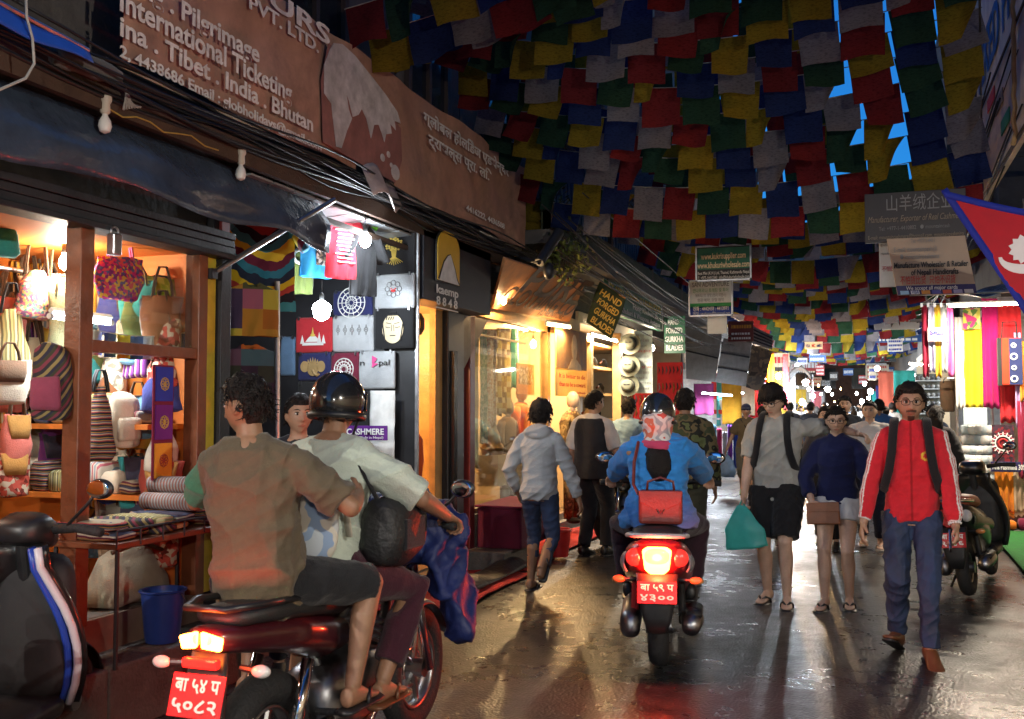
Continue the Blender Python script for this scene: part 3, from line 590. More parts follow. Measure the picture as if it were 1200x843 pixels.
# ---- T-shirt stall
def tee(label, p, w, h, m, rz, sleeve=True, prints=(), hook=None, m2=None, cat='T-shirt', name='t_shirt', d=.07, hood=False):
    """shirt on a hanger: p = neck point, front faces local -y"""
    t = thing(name, label, cat, p, rz)
    def fr(sgn):
        def f(u, v):
            x = (u-.5)*w; hw = (1-.06*math.sin(v*3)) * (1 if v > .12 else .72+.28*(v/.12)**.5)
            sh = .075*(abs(u-.5)*2)**1.3*(1-min(1, v*6)) ; nk = .05*max(0, 1-(abs(u-.5)/.17)**2)*max(0, 1-v*9)*(1.2 if sgn < 0 else .5)
            b_ = d*.5*math.sqrt(max(0, 1-(abs(u-.5)*2)**3))+.012*math.sin(u*17+v*5)*v
            return (x*hw, sgn*b_, -h*v-sh-nk)
        return f
    mb = MB(); mb.grid(fr(-1), 18, 20); mb.mi = 0; mb.grid(fr(1), 18, 20); mb.wob(.006, 14, random.random()*5).build('body', m, t, smooth='all', local=True)
    if sleeve:
        for s in (-1, 1):
            MB().loft([(0, 0, 0, .1, .028), (.1, 0, 0, .1, .03), (.2, 0, 0, .095, .035)], 14, 2.2, 'z')
            q = MB(); q.tube([(s*w*.36, 0, -.11), (s*w*.47, 0, -.17), (s*(w*.47+.075), .0, -.29)], [.085, .09, .085], 14, flat=.4); q.build('sleeve', m2 or m, t, smooth='all', local=True)
    if hook:
        MB().tube([(-.12, 0, -.03), (-.04, 0, .012), (0, 0, .02), (.04, 0, .012), (.12, 0, -.03)], .012, 8, flat=1.6).build('hanger', hook, t, smooth='all', local=True)
        MB().tube([(0, 0, .02), (0, 0, .06), (.015, 0, .085), (.03, 0, .07)], .0035, 6).build('hook', M_STEEL, t, local=True)
    for fn in prints: fn(t)
    return t
TIE = pattern('tie_dye', [(.03, .2, .3), (.02, .03, .06), (.6, .42, .02), (.4, .05, .04), (.02, .02, .03), (.05, .25, .3), (.65, .5, .04), (.12, .02, .05)], 'ring', .75, dist=2.5)
PATCH = pattern('patchwork', [(.1, .05, .14), (.35, .2, .03), (.38, .36, .05), (.28, .1, .16), (.07, .09, .04), (.05, .04, .09), (.3, .12, .02)], 'square', 7.5)
GREEN = mat('lime_plastic', (.18, .75, .05), .4, var=.03)
camrot = YAW
def at(px, py, Y): return on_y(px, py, Y)
tee('tie-dyed rainbow T-shirt pinned open at the stall edge', at(305, 243, 5.85), .5, .72, TIE, camrot+.2, m2=TIE, d=.05)
tee('patchwork hooded shirt with sun and peace patches hung under the tie-dye', at(296, 328, 5.7), .36, .38, PATCH, camrot+.35, d=.08, cat='shirt', name='patchwork_shirt', sleeve=False)
tee('lower patchwork shirt with wave stripes beneath the sun patches', at(292, 400, 5.74), .36, .42, pattern('patch2', [(.32, .3, .05), (.03, .02, .04), (.05, .11, .14), (.36, .1, .02), (.1, .06, .1), (.03, .04, .03)], 'square', 9), camrot+.35, d=.08, cat='shirt', name='patchwork_shirt', sleeve=False)
WHITEP = mat('print_white', (.8, .8, .78), .7, var=.04); GOLDP = mat('print_gold', (.68, .5, .1), .7, var=.06); BLACKP = mat('print_black', (.02, .02, .022), .6, var=.04); REDP = mat('print_red', (.5, .03, .03), .7, var=.05); GREYP = mat('print_grey', (.25, .25, .25), .7)
def pr_box(m, items, nm='print'):
    def fn(t):
        mb = MB()
        for x, z, w, h in items: mb.bb((x-w/2, -.048, z-h/2), (x+w/2, -.042, z+h/2))
        mb.build(nm, m, t, local=True)
    return fn
tee('bright blue T-shirt with a photo strip print on a lime hanger', at(371, 236, 6.55), .27, .58, cloth_m('azure', (.03, .3, .6)), camrot+R(38), hook=GREEN, prints=[pr_box(pattern('photo', [(.05, .05, .05), (.5, .45, .4), (.2, .15, .1)], 'cell', 40), [(.03, -.36, .1, .26)]), ])
tee('red T-shirt with rows of small white writing on a lime hanger', at(400, 240, 6.6), .27, .56, cloth_m('crimson', (.58, .035, .06)), camrot+R(42), hook=GREEN, prints=[pr_box(WHITEP, [(.0+.01*(k % 3), -.2-.03*k, .15-.02*(k % 2), .007) for k in range(9)])])
tee('black T-shirt behind the upper lit bulb on a lime hanger', at(426, 262, 6.8), .24, .56, C_BLK, camrot+R(38), hook=GREEN)
tee('olive T-shirt with a large white swirl symbol', at(349, 256, 6.62), .26, .58, cloth_m('moss', (.1, .13, .035)), camrot+.6, prints=[lambda t: (MB().torus((0, -.05, -.3), .05, .014, (0, 1, 0), 20, 6).torus((0.01, -.05, -.2), .036, .012, (0, 1, 0), 18, 6).tube([(.05, -.05, -.25), (.1, -.05, -.22), (.12, -.05, -.3)], .012, 6).build('print', WHITEP, t, smooth=True, local=True))])
# wall of folded shirts beside the black fascia
BY = 7.42
bd = thing('display_board', 'black display board of folded T-shirts at the end of the stall', 'display board', at(415, 600, BY))
pa, pb = at(338, 600, BY), at(490, 255, BY); MB().bb((pa.x, BY, .14), (pb.x, BY+.02, pb.z)).build('panel', M_BLACKP, bd)
for px in (345, 489): q = at(px, 600, BY); MB().bb((q.x-.012, BY-.03, .14), (q.x+.012, BY, 3.0)).build('upright', M_STEEL, bd)
def folded(label, px0, py0, px1, py1, m, art=None, Y=BY-.06, name='folded_t_shirt'):
    a, b_ = at(px0, py0, Y), at(px1, py1, Y); c = (a+b_)/2; w, h = b_.x-a.x, a.z-b_.z
    t = thing(name, label, 'T-shirt', (c.x, Y, c.z-h/2), random.uniform(-.03, .06))
    secs = [(-h/2, 0, 0, w/2*.97, .008, 5), (-h/2+.02, 0, 0, w/2, .02, 5), (0, 0, 0, w/2, .024, 5), (h/2-.02, 0, 0, w/2, .02, 5), (h/2, 0, 0, w/2*.96, .008, 5)]
    mb = MB().loft([(s[0]+h/2,)+s[1:] for s in secs], 24, 5, 'z').wob(.006, 9, px0*.1); mb.build('front', m, t, smooth='all', local=True)
    for s in (-1, 1): MB().box((s*w*.4, -.02, h-.008), (.014, .02, .03)).build('clip', M_STEEL, t, local=True)
    if art: art(t, w, h)
    return t
def art_mb(t, m, fn, nm='print'):
    mb = MB(); fn(mb); mb.build(nm, m, t, local=True)
AY = -.031
def disc(mb, x, z, rx, rz, n=24, y=AY): mb.poly([(x+rx*math.cos(2*math.pi*k/n), y, z+rz*math.sin(2*math.pi*k/n)) for k in range(n)], (0, -.002, 0))
def bar(mb, x0, z0, x1, z1, w, y=AY): mb.tube([(x0, y, z0), (x1, y, z1)], w, 5)
def art_tree(t, w, h):
    def f(mb):
        for k in range(34): a = k*2.4; r = .055*math.sqrt(k/34); disc(mb, r*math.cos(a)*1.25*w/.3, h*.68+r*math.sin(a), .011, .009, 7)
        for k in range(5): bar(mb, (k-2)*.006, h*.36, (k-2)*.012, h*.62, .004)
        for k in range(9): bar(mb, (k-4)*.004, h*.38, (k-4)*.02, h*.2+abs(k-4)*.006, .003)
    art_mb(t, GOLDP, f)
def art_face(t, w, h):
    art_mb(t, mat('print_cream', (.75, .62, .4), .7), lambda mb: disc(mb, 0, h*.48, w*.27, h*.36))
    def f(mb):
        y = AY-.003
        for s in (-1, 1):
            for k in range(5): bar(mb, s*(.02+.009*k), h*.52-.004*math.sin(k*.8), s*(.02+.009*(k+1)), h*.52-.004*math.sin((k+1)*.8), .003, y)
            bar(mb, s*.012, h*.6, s*.06, h*.63, .003, y); bar(mb, s*.008, h*.58, s*.012, h*.42, .0025, y); bar(mb, s*w*.26, h*.6, s*w*.2, h*.2, .005, y)
        bar(mb, -.025, h*.31, .025, h*.31, .004, y); bar(mb, -.05, h*.82, .05, h*.82, .006, y); bar(mb, -.03, h*.88, .03, h*.88, .006, y)
        for k in range(4): bar(mb, -.06+.02*k, h*.7, -.05+.02*k, h*.78, .004, y)
    art_mb(t, BLACKP, f)
def art_flower(t, w, h):
    def f(mb):
        for k in range(8): a = k*math.pi/4; mb.torus((.055*math.cos(a), AY, h*.55+.05*math.sin(a)), .02, .0025, (0, 1, 0), 12, 4)
    art_mb(t, GREYP, f); art_mb(t, REDP, lambda mb: (disc(mb, 0, h*.5, .022, .012), disc(mb, -.02, h*.56, .008, .005), disc(mb, .02, h*.56, .008, .005)))
def art_stupa(t, w, h):
    def f(mb):
        mb.poly([(-.07+.14*k/12, AY, h*.3+.055*math.sin(math.pi*k/12)) for k in range(13)], (0, -.002, 0)); mb.bb((-.1, AY, h*.2), (.1, AY-.002, h*.28))
        for x, z in ((-.1, .32), (.1, .32), (.06, .4)): mb.poly([(x-.02, AY, h*.25), (x+.02, AY, h*.25), (x, AY, h*(z+.18))], (0, -.002, 0))
    art_mb(t, WHITEP, f); art_mb(t, GOLDP, lambda mb: (mb.bb((-.02, AY-.003, h*.45), (.02, AY-.005, h*.52)), mb.poly([(-.012, AY-.003, h*.52), (.012, AY-.003, h*.52), (0, AY-.003, h*.72)], (0, -.002, 0))))
def art_five(t, w, h):
    def f(mb):
        for k in range(5): x = -w*.34+k*w*.17; mb.torus((x, AY, h*.6), .017, .003, (0, 1, 0), 14, 4); disc(mb, x, h*.6, .009, .009, 6); bar(mb, x, h*.66, x, h*.74, .004); bar(mb, x, h*.46, x, h*.54, .004)
    art_mb(t, GREYP, f)
def art_ring(t, w, h):
    def f(mb):
        for r in (.035, .06, .085): mb.torus((0, AY, h*.5), r*w/.25, .005, (0, 1, 0), 28, 4)
        for k in range(14): a = k*math.pi/7; bar(mb, .02*math.cos(a), h*.5+.02*math.sin(a), .08*w/.25*math.cos(a), h*.5+.08*w/.25*math.sin(a), .003)
    art_mb(t, WHITEP, f)
def art_head(t, w, h):
    def f(mb):
        disc(mb, 0, h*.42, w*.17, h*.26)
        for s in (-1, 1): disc(mb, s*w*.25, h*.5, w*.13, h*.2)
        for k in range(5): mb.poly([((k-2)*.02-.012, AY, h*.62), ((k-2)*.02+.012, AY, h*.62), ((k-2)*.024, AY, h*(.85-.04*abs(k-2)))], (0, -.002, 0))
        mb.tube([(0, AY, h*.38), (.015, AY, h*.25), (.04, AY, h*.18), (.06, AY, h*.24)], .012, 6)
    art_mb(t, mat('print_bronze', (.42, .28, .12), .7), f)
def art_nepal(t, w, h):
    art_mb(t, mat('print_pink', (.75, .08, .3), .7), lambda mb: mb.poly([(-.035, AY, h*.56), (.02, AY, h*.66), (-.015, AY, h*.68), (.012, AY, h*.8), (-.035, AY, h*.88)], (0, -.002, 0)))
    text('n', (-w*.44, AY, h*.62), (1, 0, 0), (0, 0, 1), .05, .04, BLACKP, t, 'lettering', local=True); text('pal', (.03, AY, h*.62), (1, 0, 0), (0, 0, 1), .05, .095, BLACKP, t, 'lettering', local=True)
G_TEE = cloth_m('tee_grey', (.46, .48, .5)); K_TEE = cloth_m('tee_black', (.02, .02, .022)); N_TEE = cloth_m('tee_navy', (.025, .03, .11)); R_TEE = cloth_m('tee_red', (.5, .03, .04)); M_TEE = cloth_m('tee_maroon', (.17, .02, .045))
folded('black folded T-shirt printed with a golden tree', 441, 272, 486, 321, K_TEE, art_tree)
folded('grey folded T-shirt printed with a flower wreath and red lips', 440, 322, 486, 361, G_TEE, art_flower)
folded('black folded T-shirt printed with a serene golden face', 440, 362, 485, 408, K_TEE, art_face)
folded('red folded T-shirt printed with a white stupa', 348, 373, 390, 413, R_TEE, art_stupa)
folded('grey folded T-shirt printed with five small lanterns', 391, 371, 438, 412, G_TEE, art_five)
folded('navy folded T-shirt printed with a pale mandala', 391, 342, 437, 369, N_TEE, art_ring)
folded('navy folded T-shirt printed with a bronze elephant head', 350, 414, 388, 446, N_TEE, art_head)
folded('maroon folded T-shirt printed with a white mandala', 389, 414, 421, 452, M_TEE, art_ring)
folded('grey folded T-shirt lettered nepal around a pink flag', 422, 412, 463, 456, G_TEE, art_nepal)
folded('black folded T-shirt hung below the elephant print', 350, 448, 388, 490, K_TEE)
folded('plain blue-grey folded T-shirt at the stall post', 330, 395, 346, 440, cloth_m('steelblue', (.1, .18, .3)))
drape('hanging_towel', 'plain white towel hung below the nepal T-shirt', 'towel', at(434, 458, 7.3), at(463, 458, 7.3), .55, C_WHT, 1, .006)
drape('hanging_scarf', 'black scarf beside the white towel', 'scarf', at(414, 458, 7.28), at(433, 458, 7.28), .66, C_BLK, 1.5, .01)
drape('hanging_scarf', 'pink flowered scarf below the purple cashmere sign', 'scarf', at(400, 516, 7.22), at(420, 516, 7.22), .5, cloth_m('rosepink', (.6, .12, .3)), 1.5, .01)
PURP = mat('purple_board', (.12, .015, .22), .5)
tl, tr, bl = at(385, 499, 7.15), at(454, 499, 7.15), at(385, 516, 7.15)
sign('cashmere_sign', 'small purple sign lettered CASHMERE among the T-shirts', 'sign', tl, tr, bl, PURP, [('100% CASHMERE', .03, .6, .42, .92, WHITEP, 0, .01), ('Yak Wool  (Finest Made in Nepal)', .04, .88, .17, .9, WHITEP)], .008)
bulb('white bulb glaring among the folded T-shirts', at(377, 360, 6.45), COOL, 13, 22.01, cord=.1, group=None, r=.07, gname='led')
bulb('white bulb hung high before the black T-shirt', at(428, 280, 6.55), COOL, 9, 22.01, cord=.25, group=None, r=.045, gname='led')
# stall awning struts and tin roof
t = thing('awning_strut', 'slanting steel pole bracing the T-shirt stall awning', 'pole', on_x(250, 322, -3.62)); MB().tube([on_x(248, 321, -3.62), on_x(392, 234, -3.3)], .017, 10).build('pole', M_STEEL, t, smooth=True); MB().box(on_x(248, 321, -3.62), (.05, .05, .06)).build('bracket', M_GREYST, t)
t = thing('stall_roof', 'pale corrugated sheet roof over the T-shirt stall', 'roof sheet', (-4.2, 6.3, 2.9))
for k in range(9): MB().box((-4.2, 5.2+k*.255, 2.93), (1.5, .235, .012), Matrix.Rotation(R(-4), 3, 'Y')).build('sheet', mat('zinc', (.3, .31, .32), .5, .3, var=.3, scale=5), t)
for x in (-3.5, -4.0, -4.6): MB().bb((x-.02, 5.1, 2.86), (x+.02, 7.4, 2.895)).build('purlin', M_FRAMEW, t)
tag(MB().bb((-3.74, 5.12, .12), (-3.68, 5.2, 2.9)).build('stall_post', mat('red_post', (.22, .02, .02), .5)), 'dark red post between the handbag shop and the T-shirt stall', 'post')
tag(MB().tube([on_x(325, 330, -3.75), on_x(325, 640, -3.75)], .018, 10).build('clothes_pole', M_STEEL), 'upright steel pole beside the patchwork shirts', 'pole')
# mannequin with the red jacket
def mannequin(label, p, rz, jm, tm, h=1.6, hands=True):
    t = thing('mannequin', label, 'mannequin', p, rz); s = h/1.7
    mb = MB(); mb.loft([(.82*s, 0, 0, .15*s, .1*s), (.95*s, 0, 0, .165*s, .115*s), (1.1*s, 0, .0, .14*s, .1*s), (1.3*s, 0, 0, .175*s, .115*s), (1.4*s, 0, 0, .17*s, .095*s), (1.46*s, 0, 0, .08*s, .07*s)], 20, 2.3, 'z').wob(.012, 12).build('jacket', jm, t, smooth='all', local=True)
    for x in (-1, 1):
        MB().tube([(x*.16*s, 0, 1.39*s), (x*.21*s, .01, 1.3*s), (x*.235*s, -.01, 1.12*s), (x*.24*s, -.05, .9*s)], [.06*s, .068*s, .06*s, .05*s], 12).wob(.008, 15).build('sleeve', jm, t, smooth='all', local=True)
        if hands: MB().tube([(x*.24*s, -.05, .9*s), (x*.24*s, -.065, .83*s), (x*.235*s, -.075, .76*s)], [.028*s, .034*s, .012], 10, flat=.5).build('hand', mat('mannequin_skin', (.62, .48, .36), .5), t, smooth='all', local=True)
        MB().tube([(x*.085*s, 0, .9*s), (x*.095*s, 0, .5*s), (x*.1*s, .01, .06*s)], [.1*s, .075*s, .06*s], 12).wob(.008, 12).build('trouser_leg', tm, t, smooth='all', local=True)
        MB().ell((x*.1*s, -.06, .04), (.04, .1, .04), 12, 8).build('shoe', C_BLK, t, smooth='all', local=True)
    MB().ell((0, -.01, 1.6*s), (.075*s, .09*s, .115*s), 16, 12).tube([(0, 0, 1.42*s), (0, 0, 1.54*s)], .045*s, 12).build('head', mat('mannequin_skin', (.62, .48, .36), .5), t, smooth='all', local=True)
    return t
q = on_y(470, 560, 7.75); mannequin('headless-looking display mannequin in an orange-red jacket by the golden doorway', (q.x-.05, 7.75, .14), 0, cloth_m('flame', (.62, .09, .02)), C_NAVY, 1.5)

# ---- black fascia shop
fa = thing('fascia_sign', 'black fascia sign with a yellow mountain badge', 'sign', (-3.42, 8.25, 2.47))
MB().bb((-3.66, 7.47, 2.47), (-3.40, 9.05, 3.08)).build('box', mat('fascia_black', (.02, .022, .032), .38, var=.12, scale=2), fa, bevel=.006)
c = on_x(524, 312, -3.39); u = Vector((0, 1.55, 0)); w = Vector((0, 0, 1))
def arch(hw, hb, ht, z=0.): return [c+u*(-hw)+w*hb]+[c+u*(hw*math.cos(a)*-1)+w*(ht-hw+hw*math.sin(a)*1.0) for a in [math.pi*k/16 for k in range(17)]]+[c+u*hw+w*hb]
BW = .155
MB().poly(arch(BW+.012, -.155, .32), (.012, 0, 0)).build('badge_rim', mat('badge_black', (.012, .012, .012), .4), fa)
MB().poly([p+Vector((.012, 0, 0)) for p in arch(BW, -.145, .305)], (.006, 0, 0)).build('badge', mat('badge_yellow', (.68, .42, .03), .45, var=.05), fa)
pk = [(-.155, -.145), (-.08, .02), (-.02, .085), (.02, .1), (.05, .05), (.09, -.02), (.12, -.1), (.155, -.145)]
MB().poly([c+Vector((.0185, 0, 0))+u*a+w*(b_+.008) for a, b_ in pk], (.002, 0, 0)).build('peak_outline', mat('badge_black', (.012, .012, .012), .4), fa)
MB().poly([c+Vector((.021, 0, 0))+u*(a*.9)+w*(b_-.002) for a, b_ in pk], (.002, 0, 0)).build('peak', mat('badge_white', (.7, .7, .7), .45), fa)
text('kaemp', c+u*-.15+w*-.255, u, w, .075, .48, WHITEP, fa, bold=.004); text('8 8 4 8', c+u*-.15+w*-.355, u, w, .075, .46, WHITEP, fa, bold=.002)
MB().bb(c+u*-.155+w*-.385, c+u*.16+w*-.375+Vector((.004, 0, 0))).build('underline', WHITEP, fa)
kf = thing('steel_facade', 'black steel door frame and bracket beside the golden doorway', 'facade', (-3.68, 8.8, .12))
y0, y1 = on_x(516, 450, -3.68).y, on_x(535, 450, -3.68).y
MB().bb((-3.74, y0, .12), (-3.6, y1, 2.47)).build('post', M_BLACKP, kf, bevel=.008)
MB().bb((-3.6, y0+.05, .12), (-3.56, y0+.13, 2.1)).build('door_edge', mat('satin_black', (.02, .02, .02), .2), kf, bevel=.004)
MB().poly([(-3.72, y0, 2.47), (-3.72, 9.55, 2.47), (-3.72, y1+.05, 1.95), (-3.72, y0, 1.8)], (.1, 0, 0)).build('bracket_panel', mat('bracket_brown', (.03, .022, .02), .6), kf)
MB().bb((-3.72, 7.5, .14), (-3.66, 7.62, 2.47)).build('jamb', M_GOLDWOOD, kf); MB().bb((-3.72, y0-.16, .14), (-3.66, y0-.003, 2.47)).build('jamb', M_GOLDWOOD, kf)
p = on_x(490, 380, -3.6); t = thing('oval_plaque', 'small dark oval plaque on a bracket by the golden doorway', 'plaque', p)
MB().loft([(p.y-.012, p.x, p.z, .06, .1), (p.y+.012, p.x, p.z, .06, .1)], 8, 2.2).build('plate', M_BLACKP, t); MB().tube([p, p+Vector((-.12, .05, 0))], .01, 6).build('arm', M_STEEL, t)
MB().loft([(p.y-.016, p.x, p.z, .035, .06), (p.y-.013, p.x, p.z, .035, .06)], 8, 2.2).build('emblem', mat('emblem_gold', (.5, .32, .06), .7), t)
bulb('warm bulb inside the golden doorway', (-4.4, 8.0, 2.2), WARM, 55, 30, group=None)

# ---- clothing shop with glazed window
cf = thing('glazed_facade', 'honey timber glazed window of the clothing shop', 'facade', (-3.68, 10.6, .2))
YA, YB, YC = 9.12, on_x(640, 450, -3.68).y, on_x(691, 450, -3.68).y
MB().bb((-3.76, 9.07, .12), (-3.62, 9.2, 2.62)).build('post', mat('oxblood_post', (.11, .012, .018), .4), cf, bevel=.006)
for ya, yb in ((YB-.06, YB+.06), (YC-.06, YC+.06)): MB().bb((-3.74, ya, .2), (-3.64, yb, 2.62)).build('post', M_GOLDWOOD, cf, bevel=.006)
MB().bb((-3.74, 9.2, .2), (-3.62, YB-.06, .52)).build('plinth', M_STONE, cf, bevel=.01); MB().bb((-3.72, 9.2, .52), (-3.64, YB-.06, .57)).build('sill', M_STEEL, cf)
MB().bb((-3.72, 9.2, 2.5), (-3.64, YC-.06, 2.62)).build('lintel', M_GOLDWOOD, cf)
for k in range(3):
    ya = 9.2+(YB-.06-9.2)*k/3; yb = 9.2+(YB-.06-9.2)*(k+1)/3; MB().bb((-3.685, ya+.004, .572), (-3.677, yb-.004, 2.5)).build('pane', glass_m(), cf)
bulb('warm bulb hanging in the clothing window', on_x(625, 403, -4.0), WARM, 110, 60, cord=.2, group=None, r=.04)
bulb('bare warm bulb behind the pale display rail', on_x(614, 384, -4.4), WARM, 80, 60, cord=.1, group=None, r=.04)
bulb('warm bulb under the brown letter board', on_x(590, 352, -3.5), WARM, 30, 40, cord=.05, group=None)
MB().tube([(-3.9, 9.3, 2.36), (-3.9, 11.6, 2.36)], .014, 8).build('display_rail', M_STEEL, cf)
CHK = pattern('gold_check', [(.55, .4, .1), (.2, .12, .04), (.6, .5, .3), (.35, .2, .05)], 'square', 16)
for lb, px0, px1, py, h, m, X in (('gold and brown checked scarf in the clothing window', 582, 597, 385, 1.0, CHK, -3.92), ('sea green curtain cloth in the clothing window', 598, 608, 384, .75, C_TEAL, -4.1), ('cream patterned scarf beside the checked scarf', 571, 581, 386, 1.1, pattern('cream_p', [(.6, .5, .35), (.5, .3, .2), (.62, .55, .45)], 'cell', 50), -3.95), ('pale green patterned shawl by the window edge', 562, 571, 386, 1.25, pattern('palegreen', [(.3, .4, .25), (.5, .5, .35), (.2, .3, .2)], 'cell', 40), -3.93), ('long ochre curtain at the end of the clothing window', 546, 560, 388, 1.5, cloth_m('ochre', (.5, .38, .14)), -3.98), ('pale yellow curtain lining the back of the clothing window', 612, 640, 372, 1.2, cloth_m('paleyellow', (.7, .55, .28)), -4.5)):
    a, b = on_x(px0, py, X), on_x(px1, py, X); drape('hanging_scarf', lb, 'scarf', a, b, h, m, 2.5, .02, seed=px0)
q = on_x(615, 560, -4.1); mannequin('display mannequin in an orange shirt inside the clothing window', (-4.15, q.y, .3), R(90), cloth_m('tangerine', (.75, .17, .03)), C_KHAKI, 1.55)
q = on_x(603, 560, -3.95); mannequin('display mannequin in a brown shawl near the window glass', (-4.0, q.y-.1, .3), R(80), cloth_m('tan', (.28, .17, .1)), C_BRN, 1.35)
t = thing('statue', 'small bronze seated figure on a block in the clothing window', 'statue', on_x(577, 533, -4.0)); q = on_x(577, 533, -4.0); MB().lathe(q, [(.12, 0), (.14, .08), (.1, .14), (.08, .24), (.05, .3), (.045, .38), (.0, .42)], 14, cap=False).build('body', metal('bronze', (.35, .22, .08), .35), t, smooth=True); MB().bb(q-Vector((.12, .14, .35)), q+Vector((.12, .14, 0))).build('plinth', M_CREAM, t)
t = thing('picture_card', 'orange portrait card standing in the clothing window', 'picture', on_x(615, 436, -3.86)); a, b = on_x(606, 462, -3.86), on_x(626, 428, -3.86)
MB().bb((-3.87, a.y, a.z), (-3.86, b.y, b.z)).build('card', mat('card_orange', (.75, .3, .1), .6), t); MB().bb((-3.859, a.y+.05, a.z+.12), (-3.856, b.y-.05, b.z-.03)).build('portrait', pattern('portrait', [(.6, .45, .3), (.25, .15, .1), (.7, .6, .5)], 'noise', 14), t)
# slanting brown letter board
tl, tr, bl = on_x(592, 303, -3.18), on_x(706, 336, -3.18), on_x(577, 362, -3.6); tr2 = on_x(662, 377, -3.6)
tr = tl+(tr2-bl)*1.08
M_RUST = mat('rust_board', (.55, .25, .1), .6, var=.3, scale=5, dirt=.35); M_LET = mat('letter_brown', (.03, .014, .01), .5)
sb = sign('letter_board', 'slanting rust-brown board lettered PURE CLOTHING', 'sign', tl, tr, bl, M_RUST, [('PURE', .2, .52, .4, .76, M_LET, 0, .015), ('CLOTHING CO', .03, .82, .24, .9, M_LET, 0, .01), ('ADVENTURE', .5, .95, .1, .35, M_LET)], .03)
tube_light('warm tube tucked under the brown letter board', on_x(640, 380, -3.42), on_x(668, 384, -3.42), WARM, 26, 14, group=None)
# poster of the proverb, next to the window
tl, tr, bl = on_x(651, 380, -3.5), on_x(688, 383, -3.5), on_x(651, 464, -3.5)
def upright(tl, tr, bl): return tl, Vector((tr.x, tr.y, tl.z)), Vector((tl.x, tl.y, bl.z))
tl, tr, bl = upright(tl, tr, bl)
ps = sign('proverb_poster', 'yellow poster of a soldier with a proverb in the khukuri shop window', 'poster', tl, tr, bl, mat('poster_yellow', (.78, .62, .26), .6, var=.06, trans=.5), [('It is better to die', .08, .74, .07, .82, REDP), ('than to be a coward.', .08, .86, .07, .84, REDP), ('Gurkha Proverb', .5, .96, .035, .4, REDP)], .012)
r_, d_ = tr-tl, bl-tl; MB().slab(tl+r_*.03+d_*.6+Vector((.004, 0, 0)), r_*.94, d_*-.58, .002).build('photograph', mat('sepia', (.34, .2, .09), .6, var=.35, scale=6, trans=.4), ps)
mb = MB(); cc = tl+r_*.55+d_*.28+Vector((.008, 0, 0))
mb.poly([cc+Vector((0, .13*math.cos(a), .17*math.sin(a))) for a in [2*math.pi*k/18 for k in range(18)]], (.002, 0, 0)); mb.poly([cc+Vector((0, a, b)) for a, b in ((-.34, -.29), (.36, -.29), (.3, -.22), (.1, -.15), (-.12, -.15), (-.34, -.3))], (.002, 0, 0)); mb.build('figure', mat('sepia_light', (.55, .4, .22), .6, var=.3, scale=9), ps)
# camouflage jacket below the poster
q = on_x(668, 560, -3.45); CAMO = pattern('camouflage', [(.05, .06, .03), (.13, .1, .05), (.02, .02, .015), (.1, .12, .05)], 'noise', 9); CAMT = pattern('camo_tan', [(.3, .2, .08), (.1, .06, .03), (.2, .13, .05), (.4, .28, .12)], 'noise', 9)
mannequin('display mannequin in tan camouflage below the proverb poster', (-3.42, q.y, .14), R(80), CAMT, CAMT, 1.62)
# ---- khukuri shop
sh = thing('knife_shelving', 'white-lit shelves of curved knives in the khukuri shop', 'shelving', (-4.0, 14.6, .14))
for z in (1.35, 1.75, 2.15, 2.5): MB().bb((-4.4, 13.9, z), (-3.75, 16.0, z+.04)).build('shelf', M_GOLDWOOD, sh)
MB().bb((-4.42, 13.9, .9), (-4.38, 16.0, 2.7)).build('back_panel', mat('white_wall', (.7, .72, .74), .7), sh)
for k in range(9):
    y = 14.0+k*.22; z = (1.39, 1.79, 2.19)[k % 3]
    t = thing('khukuri_knife', 'curved khukuri knife in its sheath on the lit shelf', 'knife', (-3.95, y, z), 0, 'knives on the lit shelves')
    MB().tube([(-3.95, y-.15, z+.12), (-3.95, y-.02, z+.16), (-3.95, y+.1, z+.1), (-3.95, y+.17, z+.02)], [.012, .03, .034, .005], 8, flat=.3).build('sheath', C_BLK, t, smooth='all'); MB().tube([(-3.95, y-.15, z+.12), (-3.95, y-.26, z+.09)], [.014, .018], 8).build('handle', M_WOOD, t, smooth='all')
tube_light('lit tube above the knife shelves', (-3.6, 13.6, 2.6), (-3.6, 15.2, 2.6), NEUT, 55, 16, group=None)
tag(MB().bb((-3.74, 15.45, .14), (-3.6, 15.6, 2.75)).build('shop_post', M_GOLDWOOD, None, bevel=.006), 'golden timber post between the knife shelves and the hats', 'post')
M_GREEN = mat('sign_green', (.03, .13, .07), .5, var=.15, scale=4); CREAMP = mat('print_cream', (.75, .62, .4), .7)
tl, tr, bl = on_x(712, 326, -3.3), on_x(775, 350, -3.3), on_x(713, 365, -3.3); tl, tr, bl = upright(tl, tr, bl)
sign('shop_sign', 'long green sign lettered GURKHA KHUKURI HOUSE', 'sign', tl, tr, bl, M_GREEN, [('EX-ARMY GURKHA KHUKURI HOUSE', .02, .33, .22, .95, GOLDP, 0, .012), ('Hong Khukuri 店', .4, .62, .2, .5, WHITEP, 0, .01), ('Khukuri & Weapons, Antiques', .2, .88, .17, .75, WHITEP, 0, .01)], .06, frame=M_STEEL)
